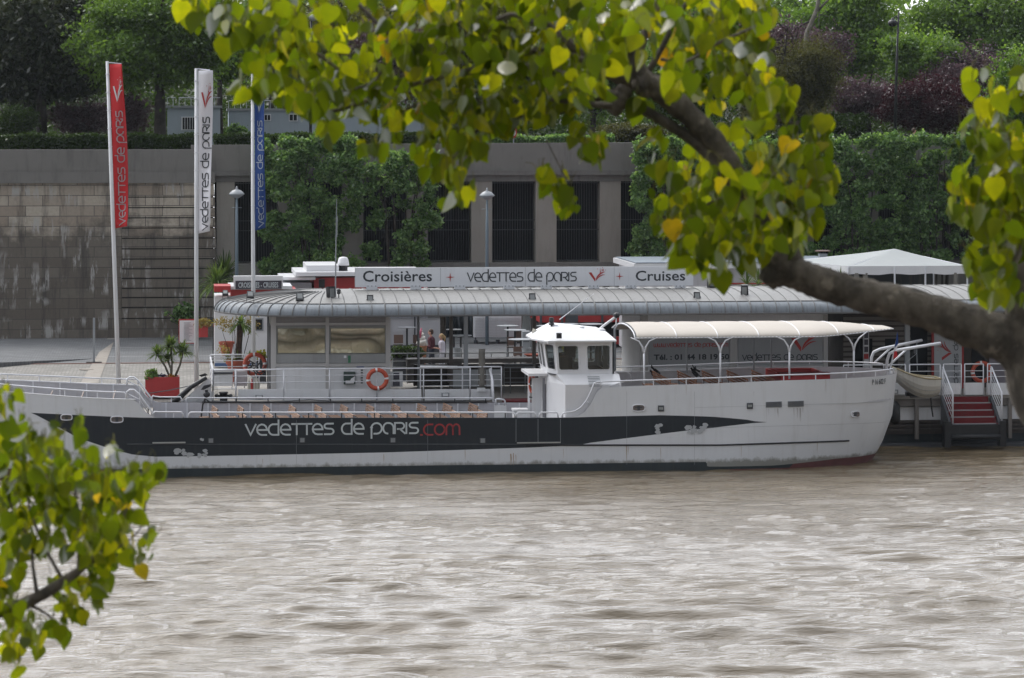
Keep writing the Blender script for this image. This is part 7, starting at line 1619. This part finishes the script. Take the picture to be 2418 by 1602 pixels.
# ------------------------------------------------------------------ the poplars in front of the lens
def poplar_leaves(mb_pts, seed):
    """mb_pts: list of (blob) (px,py,rx,ry,n,dist,size) -> leaf verts/faces, petioles"""
    r = np.random.RandomState(seed)
    half = [(0, 0, 0), (.20, .07, .02), (.40, -.06, .05), (.485, -.27, .06), (.40, -.55, .05), (.20, -.84, .02), (0, -1.08, -.02)]
    mid = [(0, 0, 0), (0, -.06, 0), (0, -.18, 0), (0, -.33, 0), (0, -.58, 0), (0, -.84, -.01), (0, -1.08, -.02)]
    T = []; idx_m = []; 
    tv = [mid[0]] + [m for m in mid[1:6]] + [mid[6]] + half[1:6] + [(-x, y, z) for x, y, z in half[1:6]]
    M = list(range(7)); Rr = [0] + [7, 8, 9, 10, 11] + [6]; Lf = [0] + [12, 13, 14, 15, 16] + [6]
    F4 = []
    for i in range(6):
        F4.append((M[i], M[i + 1], Rr[i + 1], Rr[i])); F4.append((M[i + 1], M[i], Lf[i], Lf[i + 1]))
    tv = np.array(tv); F4 = np.array([(a, b_, c, d) for a, b_, c, d in F4])
    VV = []; FF = []; pet = []; n0 = 0
    for (px, py, rx, ry, n, dist, size) in mb_pts:
        for _ in range(n):
            while True:
                u, v_ = r.uniform(-1, 1, 2)
                if u * u + v_ * v_ < 1: break
            d_ = dist + r.normal() * .25; p = D(px + u * rx, py + v_ * ry, d_)
            yaw = r.uniform(0, 2 * math.pi); tiltv = r.normal(0, .38); sw = r.normal(0, .45); s = size * r.uniform(.5, 1.22)
            bend = r.uniform(-.05, .18); w_ = tv.copy(); w_[:, 2] += -bend * w_[:, 1] ** 2 + r.uniform(-.05, .35) * np.abs(w_[:, 0]) ; w_[:, 0] *= r.uniform(.88, 1.08)
            Rm = (Matrix.Rotation(yaw, 3, 'Z') @ Matrix.Rotation(R(90) + tiltv, 3, 'X') @ Matrix.Rotation(sw, 3, 'Z'))
            A_ = np.array(Rm); q = (w_ * s) @ A_.T + np.array(p); VV.append(q); FF.append(F4 + n0); n0 += len(tv)
            up = np.array(Rm @ Vector((r.normal(0, .15), .75, .1))) * s; pet.append((Vector(p), Vector(np.array(p) + up * .5 + np.array([0, 0, .01])), Vector(np.array(p) + up)))
    return np.vstack(VV), np.vstack(FF), pet
def fix3(V, F): return V, F
def limb(mb, pts, dist0=8.9, n=10, jit=0.0, seed=0):
    """pts: (px, py, radius_px[, dist])"""
    r = random.Random(seed); P_ = []; Rr = []
    for i, p in enumerate(pts):
        d_ = p[3] if len(p) > 3 else dist0; P_.append(D(p[0], p[1], d_)); Rr.append(p[2] / F * d_)
    # Catmull-Rom refinement with small knots
    Q = []; RQ = []
    for i in range(len(P_) - 1):
        p0, p1, p2, p3 = P_[max(0, i - 1)], P_[i], P_[i + 1], P_[min(len(P_) - 1, i + 2)]
        for k in range(6):
            t = k / 6; Q.append(.5 * ((2 * p1) + (p2 - p0) * t + (2 * p0 - 5 * p1 + 4 * p2 - p3) * t * t + (3 * p1 - p0 - 3 * p2 + p3) * t ** 3)); RQ.append((Rr[i] * (1 - t) + Rr[i + 1] * t) * (1 + r.uniform(-jit, jit)))
    Q.append(P_[-1]); RQ.append(Rr[-1]); mb.tube(Q, RQ, n)
t = thing('poplar_tree', 'close poplar with a thick bare limb and bright yellow-green leaves', 'tree', D(2700, 1602, 8.8) + Vector((.6, 0, 0)))
t.location.z = 3.0
tx = D(2760, 1500, 8.8)
b = MB()
limb(b, [(2760, 2600, 150), (2700, 1600, 130), (2640, 1250, 115), (2550, 1040, 100), (2462, 885, 90), (2440, 740, 66), (2440, 560, 40), (2470, 380, 28), (2450, 150, 20)], n=14, jit=.05)
b.tube([(tx.x + .15, tx.y, 2.9), (tx.x + .05, tx.y, 7), tuple(D(2760, 2600, 8.8))], [.3, .24, 150 / F * 8.8], 14); b.build('trunk', bark, t, smooth=True)
b = MB(); limb(b, [(2490, 880, 74), (2370, 803, 57), (2250, 755, 47), (2130, 718, 42), (2020, 693, 41), (1930, 666, 38), (1870, 641, 38), (1832, 612, 33), (1818, 560, 23), (1790, 490, 22), (1740, 410, 23), (1690, 340, 26), (1620, 265, 28), (1560, 215, 29), (1515, 180, 23), (1492, 110, 15), (1475, 40, 12), (1455, -40, 9)], n=14, jit=.09, seed=3)
limb(b, [(1860, 640, 40), (1826, 652, 32), (1808, 672, 24)], n=10, jit=.1, seed=4); limb(b, [(1880, 640, 30), (1862, 590, 24), (1850, 540, 16), (1855, 470, 10)], n=10)
limb(b, [(1540, 195, 30), (1515, 205, 34), (1498, 215, 12)], n=8, jit=.2); limb(b, [(1480, 205, 20), (1462, 240, 24), (1445, 270, 16)], n=8, jit=.2, seed=7); b.build('limb', bark, t, smooth=True)
branches = [
 [(1830, 600, 13), (1775, 520, 13), (1720, 430, 13), (1655, 350, 13), (1580, 295, 13), (1500, 250, 12), (1420, 215, 11), (1330, 175, 8), (1200, 150, 6)],
 [(1530, 200, 24), (1470, 180, 24), (1410, 155, 15), (1340, 100, 12), (1270, 40, 10), (1210, -30, 8)], [(1500, 160, 12), (1520, 90, 11), (1550, 20, 9), (1560, -40, 8)], [(1525, 180, 8), (1565, 110, 7), (1600, 40, 6), (1650, -30, 5)],
 [(1490, 130, 8), (1478, 70, 9), (1470, -30, 8)], [(1445, 250, 9), (1410, 248, 8), (1372, 244, 7), (1300, 235, 5)], [(1330, 100, 7), (1270, 60, 7), (1210, 35, 6), (1150, 60, 5)],
 [(1420, 160, 9), (1300, 120, 8), (1180, 140, 8), (1110, 168, 9), (1065, 178, 9), (1000, 192, 7), (930, 212, 6), (860, 240, 6), (790, 262, 5), (730, 268, 5), (680, 258, 4), (640, 235, 3)],
 [(1062, 185, 6), (1020, 225, 4), (960, 260, 3), (900, 300, 2)], [(900, 170, 4), (870, 210, 3), (820, 240, 3)], [(880, 195, 3), (830, 212, 3), (780, 218, 2)], [(820, -20, 6), (880, 45, 5), (940, 100, 4), (965, 125, 3)], [(700, 90, 4), (760, 135, 4), (800, 165, 3)],
 [(470, 20, 3), (520, 45, 3), (560, 60, 3), (620, 100, 3)], [(1800, 420, 6), (1760, 460, 5), (1700, 470, 4), (1640, 500, 3)], [(1810, 560, 6), (1720, 560, 5), (1640, 540, 4)], [(1290, 330, 1.5), (1325, 400, 1.5), (1338, 425, 1.5)], [(1780, 110, 4), (1800, 190, 4), (1815, 240, 3), (1850, 290, 2), (1930, 280, 2)],
 [(1560, 140, 4), (1620, 145, 4), (1700, 100, 4), (1790, 60, 3)], [(1860, 470, 6), (1880, 380, 5), (1880, 290, 4)], [(1480, 200, 6), (1350, 260, 5), (1200, 280, 4), (1100, 330, 3), (1060, 430, 2)],
]
for i, br in enumerate(branches):
    b = MB(); limb(b, [(p[0], p[1], p[2], 8.9 + .12 * math.sin(i)) for p in br], n=7, jit=.04, seed=i); b.build('branch', bark, t, smooth=True)
b = MB(); limb(b, [(2420, 760, 9), (2400, 650, 8), (2375, 520, 6), (2360, 400, 5), (2365, 280, 4), (2390, 200, 3)], n=7); limb(b, [(2400, 640, 5), (2440, 560, 4), (2470, 420, 3)], n=6); b.build('branch', bark, t, smooth=True)
SZ = .058
blobs = [
 (470, 30, 45, 55, 14, 8.6, SZ), (560, 60, 60, 70, 26, 8.6, SZ), (600, 190, 45, 60, 11, 8.7, SZ), (650, 60, 70, 80, 30, 8.8, SZ), (660, 180, 60, 70, 18, 8.8, SZ), (740, 110, 80, 90, 34, 8.8, SZ), (720, 240, 70, 45, 13, 8.8, SZ), (780, 250, 60, 50, 15, 8.8, SZ), (850, 50, 70, 60, 13, 8.8, SZ), (860, 160, 80, 60, 20, 9, SZ), (880, 230, 80, 50, 20, 9, SZ), (780, 320, 25, 25, 3, 8.7, SZ), (900, 320, 60, 60, 11, 8.8, SZ),
 (960, 200, 80, 90, 34, 9, SZ), (1000, 60, 90, 80, 36, 9, SZ), (1060, 280, 80, 70, 34, 8.9, SZ), (1050, 370, 70, 70, 24, 8.9, SZ), (1070, 450, 50, 55, 13, 8.8, SZ), (1110, 150, 100, 130, 60, 9, SZ), (1140, 330, 60, 60, 16, 8.9, SZ), (1200, 60, 100, 80, 44, 9, SZ), (1230, 180, 110, 90, 50, 9, SZ), (1290, 250, 90, 50, 26, 8.9, SZ), (1220, 280, 70, 40, 14, 8.9, SZ),
 (1330, 60, 90, 80, 36, 9.1, SZ), (1340, 170, 70, 80, 28, 9.1, SZ), (1430, 60, 70, 70, 19, 9.6, SZ), (1400, 190, 50, 60, 8, 9.6, SZ), (1540, 40, 80, 60, 20, 9.6, SZ), (1620, 80, 90, 90, 35, 9.6, SZ), (1640, 170, 80, 60, 22, 9.6, SZ), (1730, 60, 90, 80, 44, 9, SZ), (1730, 150, 70, 60, 20, 9, SZ), (1790, 60, 35, 50, 10, 8.9, SZ), (1420, -20, 300, 40, 60, 9, SZ), (1000, -20, 300, 40, 60, 9, SZ), (1690, 230, 50, 40, 4, 9.6, SZ),
 (1370, 345, 18, 35, 4, 8.8, SZ), (1402, 365, 34, 38, 8, 8.8, SZ), (1300, 440, 34, 48, 9, 8.8, SZ), (1338, 495, 22, 34, 5, 8.8, SZ), (1510, 275, 22, 26, 4, 8.9, SZ), (1550, 340, 28, 22, 3, 8.8, SZ),
 (1700, 225, 35, 28, 6, 8.9, SZ), (1790, 230, 60, 42, 18, 8.8, SZ), (1845, 240, 40, 35, 10, 8.8, SZ), (1800, 150, 35, 60, 8, 8.8, SZ), (1800, 290, 35, 30, 7, 8.8, SZ), (1900, 350, 55, 60, 20, 8.8, SZ), (1930, 300, 30, 20, 4, 8.8, SZ), (1930, 430, 35, 60, 14, 8.8, SZ), (1850, 430, 90, 80, 44, 8.8, SZ), (1880, 540, 45, 70, 20, 8.7, SZ), (1760, 420, 80, 70, 24, 9.6, SZ), (1640, 400, 75, 60, 17, 9.6, SZ), (1590, 470, 50, 50, 12, 8.8, SZ), (1700, 500, 90, 70, 32, 9.6, SZ), (1600, 540, 55, 50, 14, 8.7, SZ), (1640, 590, 60, 50, 18, 8.7, SZ), (1740, 590, 80, 60, 32, 8.7, SZ), (1820, 560, 60, 60, 19, 9.6, SZ), (1690, 640, 30, 24, 4, 8.7, SZ), (1560, 400, 30, 30, 4, 8.8, SZ), (1740, 330, 40, 35, 4, 9.6, SZ),
 (1440, 40, 90, 60, 16, 8.4, SZ), (1560, 50, 90, 60, 20, 8.4, SZ), (1480, 130, 60, 50, 8, 8.4, SZ), (1620, 190, 60, 50, 8, 8.4, SZ), (1390, 200, 60, 50, 10, 8.4, SZ), (1700, 450, 70, 60, 14, 8.4, SZ), (1800, 470, 60, 60, 12, 8.4, SZ), (1820, 560, 50, 50, 10, 8.4, SZ),
 (2310, 200, 26, 22, 2, 8.6, SZ), (2390, 230, 50, 50, 9, 8.6, SZ), (2340, 310, 60, 60, 18, 8.6, SZ), (2300, 330, 40, 50, 9, 8.6, SZ), (2380, 400, 60, 90, 34, 8.6, SZ), (2290, 480, 55, 50, 14, 8.6, SZ), (2340, 520, 60, 60, 22, 8.6, SZ), (2400, 540, 50, 90, 24, 8.6, SZ), (2340, 620, 60, 60, 22, 8.6, SZ), (2330, 690, 40, 35, 6, 8.6, SZ), (2390, 690, 40, 50, 10, 8.6, SZ), (2470, 400, 60, 200, 20, 8.6, SZ), (2270, 400, 26, 60, 3, 8.6, SZ)]
blobs = [(a, b_ - 22, c, d, int(e * 1.8 + .5), f, g) for a, b_, c, d, e, f, g in blobs]
V, Fq, pet = poplar_leaves(blobs, 5)
arr_mesh('leaves', V, Fq, L_poplar, t)
b = MB()
for p in pet: b.tube(p, .0013, 3, cap=False)
tag(b.build('petioles', mk_bark('petiole_green', (.10, .10, .03), (.2, .18, .05)), t), kind='stuff')
# second poplar, reaching in at the lower left
t2 = thing('poplar_tree', 'leafy poplar branch tip reaching in at the lower left corner', 'tree', D(-900, 1602, 7.6)); t2.location.z = 3.0; g = t2.location
b = MB(); b.tube([(g.x, g.y, 2.9), (g.x, g.y, 8), (g.x - .05, g.y, 12.5), (g.x, g.y, 16)], [.28, .22, .17, .1], 14); b.build('trunk', bark, t2, smooth=True)
b = MB(); limb(b, [(-900, 1500, 40, 7.6), (-400, 1470, 26, 7.6), (-100, 1455, 20, 7.6), (20, 1438, 16, 7.6), (80, 1415, 15, 7.6), (140, 1380, 13, 7.6), (205, 1332, 9, 7.6), (260, 1270, 4, 7.6), (300, 1200, 3, 7.6)], n=10, jit=.06); b.build('limb', bark, t2, smooth=True)
for i, br in enumerate([[(88, 1408, 6), (78, 1340, 4), (70, 1280, 3), (20, 1180, 3), (0, 1100, 2)], [(150, 1372, 5), (110, 1300, 4), (70, 1200, 3), (60, 1100, 3), (65, 1020, 2)], [(185, 1345, 5), (185, 1250, 3), (180, 1150, 3), (220, 1060, 2)], [(60, 1425, 5), (110, 1450, 3), (150, 1490, 2)], [(-200, 1400, 8), (-80, 1250, 5), (0, 1120, 3), (10, 1000, 2)], [(200, 1340, 4), (270, 1300, 3), (330, 1250, 2), (345, 1180, 2)]]):
    b = MB(); limb(b, [(p[0], p[1], p[2], 7.6) for p in br], n=6, seed=i); b.build('branch', bark, t2, smooth=True)
S2 = .043
blobs = [(8, 960, 30, 40, 7, 7.4, S2), (30, 1040, 50, 50, 14, 7.4, S2), (110, 1040, 50, 35, 7, 7.5, S2), (178, 1022, 22, 22, 3, 7.5, S2), (60, 1110, 80, 70, 44, 7.5, S2), (170, 1110, 60, 60, 22, 7.5, S2), (270, 1085, 24, 26, 4, 7.5, S2), (60, 1200, 90, 70, 50, 7.6, S2), (180, 1180, 80, 70, 42, 7.6, S2), (270, 1160, 60, 50, 24, 7.6, S2), (320, 1150, 40, 40, 10, 7.5, S2), (365, 1130, 22, 24, 4, 7.4, S2), (150, 1260, 100, 60, 44, 7.6, S2), (260, 1240, 60, 60, 24, 7.6, S2), (300, 1290, 40, 40, 10, 7.6, S2), (40, 1280, 60, 40, 12, 7.6, S2), (330, 1330, 34, 30, 5, 7.5, S2), (355, 1285, 24, 24, 3, 7.5, S2), (230, 1340, 60, 40, 14, 7.6, S2), (190, 1400, 80, 40, 12, 7.6, S2), (20, 1360, 40, 50, 14, 7.6, S2), (30, 1470, 50, 50, 18, 7.6, S2), (90, 1500, 40, 50, 10, 7.6, S2), (150, 1480, 30, 40, 6, 7.6, S2), (170, 1440, 60, 30, 7, 7.6, S2), (30, 1560, 30, 40, 5, 7.6, S2), (-60, 1250, 60, 250, 60, 7.5, S2)]
blobs = [(a, b_ - 20, c, d, int(e * 1.6 + .5), f, g_) for a, b_, c, d, e, f, g_ in blobs]
V, Fq, pet = poplar_leaves(blobs, 6); arr_mesh('leaves', V, Fq, L_poplar, t2)
b = MB()
for p in pet: b.tube(p, .0011, 3, cap=False)
tag(b.build('petioles', bpy.data.materials['petiole_green'], t2), kind='stuff')

# ------------------------------------------------------------------ light river haze
b = MB(); b.box(-150, 150, -118, 270, -5.2, 44)
hz = N('haze_air'); pv = hz.n('VolumePrincipled'); pv.inputs['Color'].default_value = (0.80, 0.87, 0.95, 1); pv.inputs['Density'].default_value = 0.00008; pv.inputs['Anisotropy'].default_value = 0.3; hz.l(pv.outputs[0], hz.out.inputs['Volume'])
tag(b.build('haze', hz.m), 'thin pale haze over the river', kind='stuff')
scn.cycles.volume_bounces = 0
